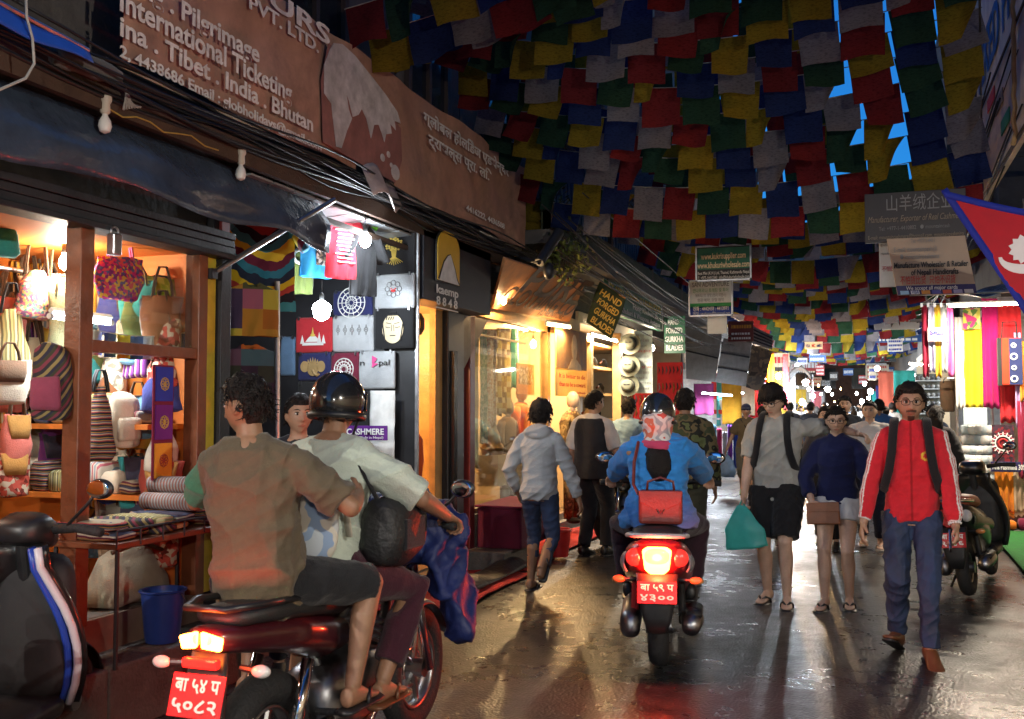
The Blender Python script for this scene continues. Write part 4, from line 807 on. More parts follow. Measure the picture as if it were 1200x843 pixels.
# twisted cloth banner
t = thing('cloth_banner', 'twisted dark green cloth banner lettered HAND FORGED GURKHA BLADES', 'banner', at(710, 392, 12.6)); a = at(703, 330, 12.6); e1 = at(733, 350, 12.6)-a; e2 = at(687, 378, 12.6)-a
MB().grid(lambda u, v: a+e1*u+e2*v+Vector((0, -.05*math.sin(u*4+v*3), 0)), 14, 14, .004).build('cloth', mat('banner_green', (.035, .06, .025), .7, var=.3), t, smooth='all')
MB().tube([a, a+e1], .012, 6).build('top_batten', M_GOLDWOOD, t)
for k, s in enumerate(('HAND', 'FORGED', 'GURKHA', 'BLADES')): text(s, a+e2*(.25+.22*k)+e1*.16+Vector((0, -.07, 0)), e1, -e2, .085, .33, GOLDP, t, bold=.01)
a, b = at(743, 388, 15.4), at(765, 461, 15.4)
sign('price_sheet', 'pale sheet covered in rows of writing beside the hats', 'notice', (a.x, 15.4, a.z), (b.x, 15.4, a.z), (a.x, 15.4, b.z), mat('pale_sheet', (.55, .66, .62), .6), [(s, .06, .09+.085*k, .03, .86-.1*(k % 3), REDP if k in (3, 6) else GREYP) for k, s in enumerate(('제품 안내 가격표', '수제 쿠크리 칼 전문점', '정품 네팔 구르카 나이프', '선물용 장식용', '모든 제품은 손으로 만든', '할인 가격 문의', '정 찰 제', '八一商店 尼泊尔刀', '八年老店 手工刀', '廓尔喀弯刀 批发', '质量保证 价格优惠'))], .01)
for k, (px, py) in enumerate(((738, 403), (737, 429), (736, 452))):
    p = at(px, py, 15.2); t = thing('felt_hat', 'olive felt brimmed hat, %s of three on the shop post' % ('topmost', 'middle one', 'lowest')[k], 'hat', p); FELT = cloth_m('felt_olive', (.16, .16, .11))
    MB().lathe(p, [(.0, .1), (.06, .1), (.085, .085), (.095, .0), (.1, -.015), (.165, -.02), (.172, -.01), (.168, -.028), (.09, -.03), (0, -.03)], 26, (0, -1, .15), cap=False).wob(.006, 12, k).build('felt', FELT, t, smooth='all'); MB().torus(p+Vector((0, -.0, 0)), .099, .009, (0, -1, .15), 26, 6).build('band', C_BLK, t, smooth='all')
    MB().tube([p+Vector((-.05, -.1, .02)), p+Vector((0, -.093, .012)), p+Vector((.05, -.1, .02))], .009, 6).build('crease', C_BLK, t, smooth='all')
for i, (x0, y0_, x1, y1_) in enumerate(((770, 425, 801, 497), (733, 460, 768, 500))):
    Yb = 18.5 if i == 0 else 16.4; a, b = at(x0, y0_, Yb), at(x1, y1_+45, Yb)
    t = thing('knife_board', ('tall red cloth board of hung trinkets and knives past the price sheet', 'red cloth board of small knives below the price sheet')[i], 'display board', ((a.x+b.x)/2, Yb, b.z)); MB().bb((a.x, Yb, b.z), (b.x, Yb+.03, a.z)).build('board', cloth_m('scarlet', (.45, .02, .02)), t)
    for r0 in range(6):
        for c0 in range(7):
            x = a.x+(b.x-a.x)*(c0+.5)/7; z = a.z-(a.z-b.z)*(r0+.25)/6; L = .13+.05*random.random()
            MB().tube([(x, Yb-.02, z), (x+.015, Yb-.03, z-L*.5), (x-.01, Yb-.02, z-L)], [.008, .014, .003], 5).build('trinket', random.choice((M_STEEL, C_BLK, mat('brass', (.5, .33, .1), .3, .9))), t)
a, b = at(778, 371, 17.5), at(803, 414, 17.5)
sign('hanging_sign', 'small hanging green sign lettered HAND FORGED GURKHA BLADES in white', 'sign', (a.x, 17.5, a.z), (b.x, 17.5, a.z), (a.x, 17.5, b.z), M_GREEN, [('HAND', .2, .23, .15, .5, WHITEP, 0, .015), ('FORGED', .1, .46, .15, .78, WHITEP, 0, .015), ('GURKHA', .06, .69, .15, .86, WHITEP, 0, .015), ('BLADES', .1, .92, .15, .8, WHITEP, 0, .015)], .03)
bulb('warm bulb above the red knife boards', at(765, 408, 16.8), NEUT, 16, 40, group=None, cord=.3)
# ---- travel banner
BX = -3.4
zb0, zb1 = 3.28, 4.15
bn = thing('travel_banner', 'long torn rust-coloured travel agency banner under the flags', 'banner', (BX, 6.9, zb0))
BR = mat('banner_rust', (.42, .235, .165), .62, var=.3, scale=2.2, bump=.25, bscale=10, dirt=.55)
def bf(u, v):
    y = 3.9+u*6.2; wv = .02*math.sin(u*26+v*2)+.012*math.sin(u*61+v*4); return Vector((BX+wv*.6+.03*mnoise.noise(Vector((u*12, v*3, 0))), y, zb0+(zb1-zb0)*v+.012*math.sin(u*19)))
mb = MB(); nu, nv = 150, 22; P = [[bf(i/nu, j/nv) for i in range(nu+1)] for j in range(nv+1)]; vs = [p for r in P for p in r]; fs = []
hy, hz = on_x(440, 170, BX).y, zb0+.12
for j in range(nv):
    for i in range(nu):
        q = P[j][i]; dy, dz = q.y-hy, q.z-hz
        if (dy/.3)**2+((dz+.05)/.24)**2 < 1+.5*mnoise.noise(Vector((dy*9, dz*9, 2))): continue
        fs.append((j*(nu+1)+i, j*(nu+1)+i+1, (j+1)*(nu+1)+i+1, (j+1)*(nu+1)+i))
mb.add(vs, fs); mb.build('cloth', BR, bn, smooth='all')
for z in (zb0-.01, zb1+.01): MB().tube([(BX-.05, 3.85, z), (BX-.05, 10.1, z)], .014, 8).build('batten', M_STEEL if z < 3.5 else M_FRAMEW, bn, smooth=True)
MB().tube([(BX-.05, 10.1, zb0), (BX-.05, 10.1, zb1)], .014, 8).build('batten', M_STEEL, bn)
# loose torn flap and rolled upper edge
MB().grid(lambda u, v: Vector((BX+.04+.1*v+.04*math.sin(u*5), hy-.3+u*.55, hz-.1-.22*v+.05*math.sin(u*7))), 10, 6, .003).build('torn_flap', mat('banner_pale', (.4, .33, .3), .7, var=.3, scale=6, dirt=.4), bn, smooth='all')
LB = mat('banner_letter', (.74, .72, .68), .65, var=.25, scale=14, dirt=.3)
def btxt(s, px0, py0, px1, h, bold=.0):      # follows the banner from one pixel to another
    a = on_x(px0, py0, BX+.03); b = on_x(px1, py0, BX+.03); text(s, (BX+.032, a.y, a.z), (0, 1, 0), (0, 0, 1), h, b.y-a.y, LB, bn, bold=bold, lift=.005)
btxt('Trekking . Pilgrimage', 62, 10, 316, .12, .006)
def brow(s, y0, y1, z, h, bold=.006): text(s, (BX+.03, y0, z), (0, 1, 0), (0, 0, 1), h, y1-y0, LB, bn, bold=bold, lift=.012)
for c in list(bn.children):
    if c.name.startswith('lettering'): _TEXTS[:] = [x for x in _TEXTS if x[0] != c]; bpy.data.objects.remove(c)
yq = lambda px, py: on_x(px, py, BX+.03)
for s, A, Bq, h in (('ing . Pilgrimage', (158, 2), (302, 66), .105), ('International Ticketing', (138, 22), (340, 112), .115), ('ina . Tibet . India . Bhutan', (138, 52), (365, 147), .1), ('2, 4438686 Email : globholidays@gmail.com', (138, 74), (375, 172), .06)):
    a, b = yq(*A), yq(*Bq); brow(s, a.y, b.y, (a.z+b.z)/2, h)
brow('TOURS', yq(240, -30).y, yq(385, 20).y, 4.02, .12, .01)
brow('PVT. LTD.', yq(290, 10).y, yq(372, 48).y, 3.92, .085, .006)
a, b = yq(495, 150), yq(595, 230); brow('ग्लोबल होलिडेज एडभेन्चर', a.y, b.y, 3.92, .09); brow('ट्राभल्स प्रा. लि.', a.y+.1, b.y-.5, 3.76, .09); brow('4416222, 4436588', yq(545, 255).y, yq(590, 270).y, 3.36, .055, .003)
# world map patch
mp = [(.0, .62), (.06, .78), (.1, .86), (.2, .93), (.35, .95), (.55, .93), (.75, .9), (.92, .84), (.97, .74), (.88, .7), (.9, .6), (.82, .62), (.84, .52), (.76, .46), (.74, .36), (.7, .44), (.66, .5), (.6, .46), (.56, .3), (.5, .46), (.44, .52), (.4, .44), (.33, .38), (.28, .5), (.25, .55), (.28, .42), (.32, .36), (.26, .22), (.2, .05), (.14, .04), (.1, .25), (.08, .36), (.0, .4)]
a0, a1 = yq(378, 100).y, yq(470, 190).y
mb = MB(); mb.poly([(BX+.036, a0+(a1-a0)*u_, zb0+.06+.82*v_) for u_, v_ in [(0, .0), (.9, -.05), (1.0, .2), (.98, .5), (.5, .68), (.05, .85), (-.03, .5)]], (.003, 0, 0)); mb.build('map_sea', mat('map_sea', (.3, .13, .11), .65, var=.3, scale=6, dirt=.4), bn)
mb = MB(); mb.poly([(BX+.041, a0+(a1-a0)*u_, zb0+.04+.62*v_+.26*(1-u_)*v_) for u_, v_ in mp], (.003, 0, 0)); mb.build('map_land', mat('map_land', (.55, .53, .52), .65, var=.3, scale=8, dirt=.3), bn)
for u_, v_, r_ in ((.72, .08, .03), (.8, .14, .025), (.9, .0, .06), (.84, .05, .02)): MB().ell((BX+.041, a0+(a1-a0)*u_, zb0+.1+.8*v_), (.004, r_*1.3, r_), 10, 6).build('map_island', mat('map_land', (.55, .53, .52), .65), bn)
# ---- cables
M_CAB = mat('cable_black', (.012, .012, .013), .5, var=.2)
for k in range(16):
    y0 = random.uniform(2., 3.2); y1 = random.uniform(9, 14); x = -3.38+random.uniform(-.06, .09); z = 3.12+random.uniform(-.02, .16); sg = random.uniform(.03, .12); n = 26
    mb = MB(); mb.tube([(x+.015*math.sin(i*.9+k), y0+(y1-y0)*i/n, z-sg*math.sin(math.pi*i/n*3)**2+.02*math.sin(i*.7+k*2)) for i in range(n+1)], random.uniform(.006, .013), 6)
    tag(mb.build('power_cable', M_CAB, None, smooth='all'), 'black power cable in the thick bundle below the travel banner', 'cable', 'bundled cables below the travel banner')
for k in range(14):
    y0 = random.uniform(9, 11); y1 = random.uniform(20, 30); x = -3.1+random.uniform(-.3, .5); z = 3.25+random.uniform(-.2, .5); sg = random.uniform(.1, .5); n = 22
    mb = MB(); mb.tube([(x+.3*math.sin(math.pi*i/n+k)*.3, y0+(y1-y0)*i/n, z-sg*math.sin(math.pi*i/n)) for i in range(n+1)], .007, 5)
    tag(mb.build('power_cable', M_CAB, None, smooth='all'), 'thin black cable sagging past the khukuri shop wall', 'cable', 'sagging cables past the khukuri shop')
# blue awning edge, rolled cloth and loose white wire at the near eave
t = thing('blue_awning', 'bright blue awning edge at the near end of the eave', 'awning', on_x(40, 30, -3.2)); a, b = on_x(-60, -25, -3.25), on_x(103, 62, -3.25)
MB().grid(lambda u, v: a.lerp(b, u)+Vector((.03*v, 0, -.11*v*(1-.5*u)+.01*math.sin(u*9))), 20, 4, .006).build('sheet', mat('blue_sheet', (.02, .09, .5), .45, var=.1), t, smooth='all'); MB().tube([a+Vector((0, 0, .01)), b+Vector((0, 0, .01))], .012, 6).build('edge_pole', M_STEEL, t)
a, b = on_x(65, 62, -3.36), on_x(140, 92, -3.36); t = thing('rolled_awning', 'dirty grey rolled canvas with a frayed end at the eave', 'awning', a)
MB().tube([a.lerp(b, k/6) for k in range(7)], [.05, .055, .05, .055, .05, .045, .03], 12).wob(.012, 14).build('roll', cloth_m('dirtygrey', (.12, .11, .1)), t, smooth='all')
for k in range(7): MB().tube([b, b+Vector((.01, .04+.006*k, -.05-.01*k)), b+Vector((.01, .02+.02*k, -.15+.008*k))], .006, 5).build('frayed_strand', cloth_m('fray', (.3, .28, .25)), t)
mb = MB(); mb.tube([on_x(*q, -3.2) for q in ((30, -20), (31, 20), (38, 45), (40, 75), (30, 92), (0, 105), (-30, 112))], .006, 6); tag(mb.build('loose_wire', mat('wire_white', (.5, .48, .42), .5), None, smooth='all'), 'loose white wire looping below the blue awning', 'cable')
# balcony, blue shutters, pipe lamp and plant above the clothing shop
bl_ = thing('balcony', 'dark upper balcony with blue slatted panels above the khukuri shop', 'balcony', (-3.5, 16.5, 3.3)); BLUS = mat('blue_slat', (.03, .09, .2), .5, var=.25)
MB().bb((-3.75, 10.2, 3.35), (-3.15, 24, 3.5)).build('slab', M_CONC, bl_); MB().bb((-3.22, 10.2, 4.55), (-3.16, 24, 4.62)).build('handrail', M_FRAMEW, bl_)
for k in range(92): MB().bb((-3.21, 10.3+k*.15, 3.75), (-3.19, 10.3+k*.15+.1, 4.55)).build('slat', BLUS, bl_)
for k in range(6): MB().bb((-3.23, 10.2+k*2.75, 3.5), (-3.14, 10.32+k*2.75, 4.62)).build('post', M_FRAMEW, bl_)
MB().bb((-3.25, 10.2, 3.5), (-3.14, 24, 3.75)).build('kerb', mat('mossy', (.035, .045, .025), .9, var=.4, scale=6, bump=.5), bl_)
p = on_x(655, 272, -2.95); t = thing('flood_lamp', 'dark tubular flood lamp pointing up from the end of the banner', 'lamp', p)
MB().tube([on_x(632, 308, -3.05), p], [.05, .055], 14).build('tube', M_GREYST, t, smooth=True); MB().tube([on_x(632, 308, -3.05), on_x(600, 300, -3.4)], .02, 8).build('arm', M_GREYST, t); MB().ell(on_x(643, 318, -3.0), (.06, .06, .09), 10, 8).build('ballast', M_BLACKP, t, smooth=True)
def plant(label, p, rad, n, cols, seed, name='potted_plant'):
    rn = random.Random(seed); t = thing(name, label, 'plant', p); st_ = MB(); lf = MB(); p = Vector(p)
    for k in range(n):
        d = Vector((rn.gauss(0, 1), rn.gauss(0, 1), rn.gauss(.1, .9))).normalized()*rad*rn.uniform(.4, 1); q = p+Vector((d.x, d.y, d.z)); st_.tube([p, p+d*.5+Vector((0, 0, .04)), q], .004, 4)
        for j in range(7):
            c = q+Vector((rn.gauss(0, .05), rn.gauss(0, .05), rn.gauss(0, .05))); a = Vector((rn.gauss(0, 1), rn.gauss(0, 1), rn.gauss(0, 1))).normalized()*.035; b_ = a.cross(Vector((rn.gauss(0, 1), rn.gauss(0, 1), 1))).normalized()*.016
            lf.add([c-a, c+b_, c+a, c-b_], [(0, 1, 2, 3)])
    st_.build('stem', M_FRAMEW, t); tag(lf.build('leaves', cols, t), kind='stuff'); return t
plant('yellow-green trailing plant lit from below beside the flood lamp', on_x(662, 300, -3.1), .28, 60, mat('leaf_lime', (.14, .17, .03), .6, var=.3), 3, 'trailing_plant')
plant('dark leafy plant on the balcony edge behind the banner end', on_x(640, 262, -3.3), .45, 90, mat('leaf_dark', (.03, .05, .02), .6, var=.3), 4, 'balcony_plant')
# carpets
RC = mat('red_carpet', (.42, .016, .014), .95, var=.25, scale=8, bump=.8, bscale=120, dirt=.25)
def carpet(label, x0, x1, y0, y1, z, m, seed):
    mb = MB(); mb.grid(lambda u, v: (x0+(x1-x0)*u+.02*math.sin(v*7+seed), y0+(y1-y0)*v, z+.012*(mnoise.noise(Vector((u*5, v*8, seed)))+.6)+.01*max(0, math.sin(u*9+v*5))), 24, 50, .008)
    return tag(mb.build('carpet', m, None, smooth='all'), label, 'carpet')
carpet('rumpled red carpet strip laid before the golden doorway', -3.62, -2.95, 6.9, 8.95, .02, RC, 1)
carpet('red carpet laid before the clothing shop window', -3.62, -3.05, 9.0, 12.4, .02, RC, 2)
tag(MB().bb((-3.62, 8.9, .015), (-3.2, 9.6, .2)).build('door_step', M_STONE, None, bevel=.012), 'low stone step between the two red carpets', 'step')
t = thing('draped_box', 'low box draped in dark maroon cloth on the red carpet', 'box', (-3.3, 9.6, .2)); MB().bb((-3.58, 9.15, .2), (-3.12, 10.15, .6)).wob(.01, 5).build('cover', cloth_m('wine', (.12, .012, .035)), t, bevel=.02); MB().bb((-3.6, 9.12, .6), (-3.1, 10.18, .62)).build('top_board', C_MAR, t, bevel=.008)
mb = MB(); mb.grid(lambda u, v: Vector((-3.05-.32*u, 7.7+1.5*v, .05+.09*math.sin(math.pi*u)*(.6+.4*math.sin(v*9)))), 10, 24, .01); tag(mb.build('black_sheet', mat('black_plastic', (.012, .012, .013), .35, var=.3, bump=.4, bscale=20), None, smooth='all'), 'crumpled black plastic sheet lying across the red carpet', 'plastic sheet')
t = thing('bucket', 'small red pail standing on the red carpet by the window', 'bucket', (-3.0, 10.0, .03)); MB().lathe((-3.0, 10.0, .03), [(.1, 0), (.13, .26), (.14, .265), (.14, .28), (.12, .28), (.09, .02)], 18, cap=False).build('pail', mat('red_plastic', (.5, .02, .02), .4), t, smooth=True); MB().torus((-3.0, 10.0, .31), .135, .007, (0, 0, 1), 20, 6).build('rim', mat('red_plastic', (.5, .02, .02), .4), t, smooth=True)
# ================================================================== LEFT ROW, FURTHER ON
GP = mat('grey_sheet', (.3, .3, .3), .6, .1, var=.25, scale=3, bump=.3, bscale=8, dirt=.5)
def panel_px(name, label, cat, quad, Y, m, ribs=0, thick=.02):
    """a sheet panel with corners tl,tr,br,bl in the picture, hung at distance Y"""
    q = [on_y(x, y, Y) for x, y in quad]; t = thing(name, label, cat, (q[2]+q[3])/2)
    MB().poly([q[3], q[2], q[1], q[0]], (0, thick, 0)).build('sheet', m, t)
    for k in range(ribs): f = (k+1)/(ribs+1); a = q[0].lerp(q[3], f)-Vector((0, .02, 0)); b = q[1].lerp(q[2], f)-Vector((0, .02, 0)); MB().tube([a, b], .02, 6).build('batten', M_GREYST, t)
    return t
panel_px('sheet_panel', 'crumpled pale grey sheet panel beside the hanging green sign', 'panel', ((803, 378), (846, 392), (838, 448), (804, 444)), 22.2, GP, 1)
panel_px('sheet_panel', 'ribbed grey sheet panel with two battens', 'panel', ((848, 396), (881, 402), (874, 453), (838, 448)), 22.6, GP, 2)
panel_px('sheet_panel', 'dark patterned sheet panel next to the orange-lit cloths', 'panel', ((881, 404), (905, 412), (893, 460), (874, 454)), 23.2, pattern('grimy', [(.06, .055, .05), (.16, .13, .1), (.1, .09, .08), (.25, .2, .14)], 'noise', 4), 0)
panel_px('sheet_panel', 'corrugated grey awning sheet under the red and yellow board', 'panel', ((882, 382), (906, 394), (905, 410), (881, 402)), 23.0, GP, 4)
def flat_sign(name, label, px0, py0, px1, py1, Y, m, lines, thick=.04, frame=None, cat='sign', tilt=0.):
    a, b = on_y(px0, py0, Y), on_y(px1, py1, Y); dr = Vector((0, 0, tilt*(b.x-a.x)))
    return sign(name, label, cat, (a.x, Y, a.z), Vector((b.x, Y, a.z))+dr, (a.x, Y, b.z), m, lines, thick, frame)
def bars(t, a, b, m, n=2, seed=0):       # writing too far off to read: plain strokes
    rn = random.Random(seed); a, b = Vector(a), Vector(b); W_, H_ = b.x-a.x, a.z-b.z
    for k in range(n):
        x = a.x+W_*.08; z = a.z-H_*(k+.5)/n; h = H_*.28/n*1.6
        while x < b.x-W_*.1:
            w_ = W_*rn.uniform(.04, .12); MB().bb((x, a.y-.012, z-h/2), (min(x+w_, b.x-W_*.06), a.y-.006, z+h/2)).build('writing_stroke', m, t); x += w_+W_*.03
TEALB = mat('sign_teal', (.01, .12, .07), .5); BLUEP = mat('print_blue', (.02, .06, .35), .6); GREENP = mat('print_green', (.03, .3, .08), .6); NIGHT = mat('board_black', (.012, .014, .016), .5)
M_LWHITE = mat('board_white', (.72, .74, .72), .5, var=.06)
t = flat_sign('web_sign', 'green and black sign of khukuri web addresses above the lane', 815, 289, 881, 328, 12.5, NIGHT, [('Best Mini (K.H.) Ltd, Thamel, Kathmandu Nepal', .04, .81, .09, .92, WHITEP), ('T: +977-14412343  info@khukuriwholesale.com', .04, .94, .09, .92, WHITEP), ('www.kukrisupplier.com', .1, .38, .17, .8, CREAMP, 0, 1), ('www.khukuriwholesale.com', .03, .63, .17, .94, CREAMP, 0, 1)], .04, M_STEEL)
a, b = on_y(817, 292, 12.49), on_y(879, 314, 12.49); MB().slab((a.x, 12.492, b.z), (b.x-a.x, 0, 0), (0, 0, a.z-b.z), .003).build('green_field', TEALB, t)
t = flat_sign('trek_sign', 'white trekking sign lettered SAN ADVENTURE with a blue foot', 807, 329, 859, 370, 14.5, M_LWHITE, [('SAN ADVENTURE', .08, .19, .13, .84, GREYP, 0, 1), ('안나푸르나 트레킹 및 투어', .1, .34, .09, .8, GREENP), ('에베레스트 랑탕 (현지 여행사)', .15, .47, .08, .7, GREYP), ('항공 예약, 호텔 예약', .2, .6, .08, .6, GREYP), ('전화 : 4442458 : 4413971', .1, .84, .1, .8, WHITEP, 0, 1), ('메일: sanktmp@hotmail.net', .1, .96, .08, .84, WHITEP)], .04, M_STEEL)
a, b = on_y(808, 360, 14.49), on_y(858, 369, 14.49); MB().slab((a.x, 14.498, b.z), (b.x-a.x, 0, 0), (0, 0, a.z-b.z), .003).build('blue_foot', BLUEP, t)
a, b = on_y(808, 356, 14.49), on_y(858, 360, 14.49); MB().slab((a.x, 14.498, b.z), (b.x-a.x, 0, 0), (0, 0, a.z-b.z), .003).build('green_band', GREENP, t)
flat_sign('paper_notice', 'curling white paper notice below the trekking sign', 829, 370, 852, 391, 15, M_LWHITE, [], .006, cat='notice')
t = flat_sign('shop_sign', 'red and yellow shop board over the ribbed sheet panel', 853, 377, 883, 400, 22.4, mat('board_maroon', (.16, .02, .02), .5), [], .05)
bars(t, on_y(855, 379, 22.4), on_y(882, 387, 22.4), mat('print_orange', (.7, .3, .03), .6), 1, 1); bars(t, on_y(855, 389, 22.4), on_y(882, 399, 22.4), WHITEP, 2, 2)
flat_sign('card_sign', 'small white sign of payment card marks under the flags', 943, 401, 964, 409, 28, M_LWHITE, [('VISA', .05, .75, .45, .25, BLUEP, 0, 1), ('MC', .4, .75, .45, .2, REDP, 0, 1), ('AMEX', .66, .75, .45, .3, BLUEP, 0, 1)])
# bright white stall under the grey panels
tube_light('white tube lighting the stall front below the grey panels', on_y(822, 461, 22), on_y(858, 464, 22), COOL, 42, 22, group=None)
tube_light('second white tube at the back of the stall below the grey panels', on_y(846, 459, 24), on_y(872, 461, 24), COOL, 34, 22, group=None)
t = thing('display_cabinet', 'white display cabinet with a red stripe in the bright stall', 'cabinet', on_y(848, 560, 24)); a, b = on_y(836, 555, 24), on_y(861, 468, 24)
MB().bb((a.x, 24, .14), (b.x, 24.5, b.z)).build('carcass', M_LWHITE, t)
for f in (.2, .45, .7): MB().bb((a.x-.01, 23.97, .14+(b.z-.14)*f), (b.x+.01, 24, .14+(b.z-.14)*f+.04)).build('shelf_edge', M_STEEL, t)
MB().bb((a.x, 23.985, b.z-.35), (b.x, 23.997, b.z-.25)).build('red_stripe', REDP, t)
cols = [('cobalt', (.03, .08, .45)), ('lilac', (.4, .25, .6)), ('magenta', (.6, .03, .3)), ('skyblue', (.2, .45, .7)), ('cerise', (.65, .05, .18)), ('pearl', (.7, .68, .72)), ('violet', (.22, .05, .4))]
for k in range(9):
    px = 815+k*6.3; cn, cc = cols[k % 7]; drape('hanging_scarf', '%s scarf on the rail of the bright stall' % cn if k < 7 else 'short %s scarf at the rail end of the bright stall' % cn, 'scarf', on_y(px, 498+(k % 3)*4, 21.8), on_y(px+5.5, 498+(k % 3)*4, 21.8), .95-.1*(k % 2), cloth_m(cn, cc), 2, .02, seed=k)
# orange cloth stall with the glaring lamp
bulb('glaring bare bulb at the orange cloth stall', on_y(912, 440, 26), WARM, 160, 120, cord=.2, group=None, r=.07)
bulb('white bulb beyond the orange cloth stall', on_y(934, 428, 31), COOL, 120, 80, cord=.3, group=None, r=.07)
for lb, x0, x1, y, h, c, Y in (('glowing amber cloth at the orange stall', 897, 907, 413, 1.2, (.8, .4, .03), 26.3), ('hot pink cloth hung by the amber one', 885, 895, 425, 1.4, (.7, .05, .15), 26.0), ('rose cloth beyond the glaring bulb', 917, 924, 415, 1.5, (.7, .2, .3), 27.5), ('crimson cloth hung low at the orange stall', 878, 886, 440, 1.3, (.5, .03, .05), 25.6), ('white fringed cloth past the glaring bulb', 925, 932, 425, 1.7, (.7, .68, .65), 29)):
    drape('hanging_cloth', lb, 'cloth', on_y(x0, y, Y), on_y(x1, y, Y), h, cloth_m('st'+lb[:6], c, trans=.3), 2, .03, seed=x0)
t = thing('umbrella_canopy', 'dark cloth canopy over the stall past the glaring bulb', 'canopy', on_y(940, 460, 28)); a, b = on_y(926, 430, 28), on_y(951, 448, 28)
MB().grid(lambda u, v: Vector((a.x+(b.x-a.x)*u, 27.2+1.6*v, a.z-(a.z-b.z)*(1-math.sin(math.pi*(.15+.7*u)))-.12*math.sin(v*3))), 12, 8, .01).build('cloth', C_BLK, t, smooth='all'); MB().tube([(a.x, 28.6, 0.1), (a.x, 28.6, a.z-.2)], .02, 6).build('pole', M_STEEL, t); MB().tube([(b.x, 28.6, 0.1), (b.x, 28.6, a.z-.2)], .02, 6).build('pole', M_STEEL, t)
# far end of the lane: house closing the view, shop signs, lamps
fb = building('tall dark house closing the far end of the lane', 60, 64, 1, 6, .14, 2.6, X=-4.0, H=13, nwin=2); 
tag(fb, 'tall dark house closing the far end of the lane')
fh = thing('far_house', 'dim five-storey house across the end of the lane', 'building', (-1, 78, 0)); MB().bb((-8, 77, 0), (6, 80, 15)).build('wall', M_BRICKW, fh)
bpy.data.objects.remove(fb.children[0]) if False else None
for c in list(fb.children_recursive): bpy.data.objects.remove(c)
bpy.data.objects.remove(fb)
for r0 in range(4):
    for c0 in range(6): MB().bb((-7+c0*2.1, 76.9, 2.9+r0*2.8), (-6+c0*2.1, 77.02, 4.4+r0*2.8)).build('window', M_PANE, fh)
rr = random.Random(11)
scol = [('board_white', (.72, .74, .72)), ('board_blue', (.03, .1, .3)), ('board_red', (.4, .03, .03)), ('board_black', (.012, .014, .016)), ('board_cream', (.6, .5, .35))]
spots = [(934, 420, 946, 427, 34), (948, 412, 968, 424, 33), (956, 428, 966, 440, 40), (972, 436, 982, 446, 44), (1018, 430, 1027, 446, 40), (1040, 398, 1058, 412, 30), (988, 432, 1000, 440, 52), (1006, 440, 1016, 450, 50), (962, 446, 974, 452, 48), (1030, 452, 1040, 460, 42)]
for k, (x0, y0_, x1, y1_, Y) in enumerate(spots):
    cn, cc = scol[k % 5]; t = flat_sign('far_sign', 'plain %s shop sign far down the lane, %s' % (cn[6:], 'under the flags' if k < 5 else 'by the bare bulbs'), x0, y0_, x1, y1_, Y, mat(cn, cc, .5), [], .06); bars(t, on_y(x0, y0_, Y), on_y(x1, y1_, Y), WHITEP if cn not in ('board_white', 'board_cream') else BLUEP, 1+k % 3, k)
far = [(959, 452, 40, 60), (975, 462, 48, 70), (968, 474, 52, 60), (985, 456, 56, 80), (1004, 461, 44, 45), (1013, 449, 40, 40), (990, 468, 60, 70), (948, 456, 36, 60), (1028, 431, 34, 45), (978, 471, 66, 80), (962, 462, 58, 60), (1018, 466, 50, 40), (997, 474, 70, 60)]
for k, (x, y, Y, w) in enumerate(far):
    cw = COOL if k % 3 else WARM
    bulb('bare %s bulb shining over the far end of the lane' % ('cool white' if k % 3 else 'warm yellow'), on_y(x, y, Y), cw, w*.7, 110, cord=.4, group='far %s bulbs' % ('cool' if k % 3 else 'warm'), r=.03+.022*(k % 3))
# goods hanging along both far rows
rr = random.Random(5)
allc = [('teal', (.03, .3, .28)), ('mustard', (.5, .33, .04)), ('brick', (.35, .07, .04)), ('ivory', (.65, .6, .5)), ('indigo', (.05, .06, .25)), ('rose', (.6, .2, .28)), ('forest', (.04, .14, .06)), ('grey', (.26, .26, .27))]
for k in range(26):
    L = k % 2; Y = 30+k*1.5; X = (-2.9+rr.uniform(-.2, .5)) if L else (1.05+rr.uniform(-.3, .3)); cn, cc = allc[k % 8]; h = rr.uniform(.9, 1.6); z = rr.uniform(2.2, 2.7)
    drape('hanging_cloth', '%s cloth hung from a far stall, %s row' % (cn, 'khukuri shop' if L else 'pashmina stall'), 'cloth', (X-.28, Y, z), (X+.28, Y, z), h, cloth_m('far_'+cn, cc), 2, .03, seed=k, group='%s cloths at the far %s stalls' % (cn, 'left' if L else 'right'))

for k in range(12):
    L = k % 2; Y = 24+k*3.6; tube_light('white tube over a far stall on the %s side' % ('khukuri shop' if L else 'pashmina stall'), ((-3.3, Y, 2.55) if L else (1.0, Y, 2.55)), ((-2.7, Y, 2.5) if L else (1.5, Y, 2.5)), COOL if k % 3 else NEUT, 34, 26, group='tubes over far %s stalls' % ('left' if L else 'right'), r=.022)
for k in range(16):
    L = k % 2; Y = 25+k*2.9; X = (-2.55+rr.uniform(-.5, .2)) if L else (.75+rr.uniform(-.1, .5)); cn, cc = scol[(k*3) % 5]; w_, h_ = rr.uniform(.7, 1.3), rr.uniform(.35, .7); z = rr.uniform(2.75, 3.5)
    t = sign('far_sign', '%s projecting sign over the far stalls on the %s side' % (cn[6:], 'khukuri shop' if L else 'pashmina stall'), 'sign', (X-w_/2, Y, z+h_), (X+w_/2, Y, z+h_), (X-w_/2, Y, z), mat(cn, cc, .5), [], .06, group='%s signs over far %s stalls' % (cn[6:], 'left' if L else 'right')); bars(t, (X-w_/2, Y, z+h_), (X+w_/2, Y, z), WHITEP if cn not in ('board_white', 'board_cream') else REDP, 1+k % 3, k+50)

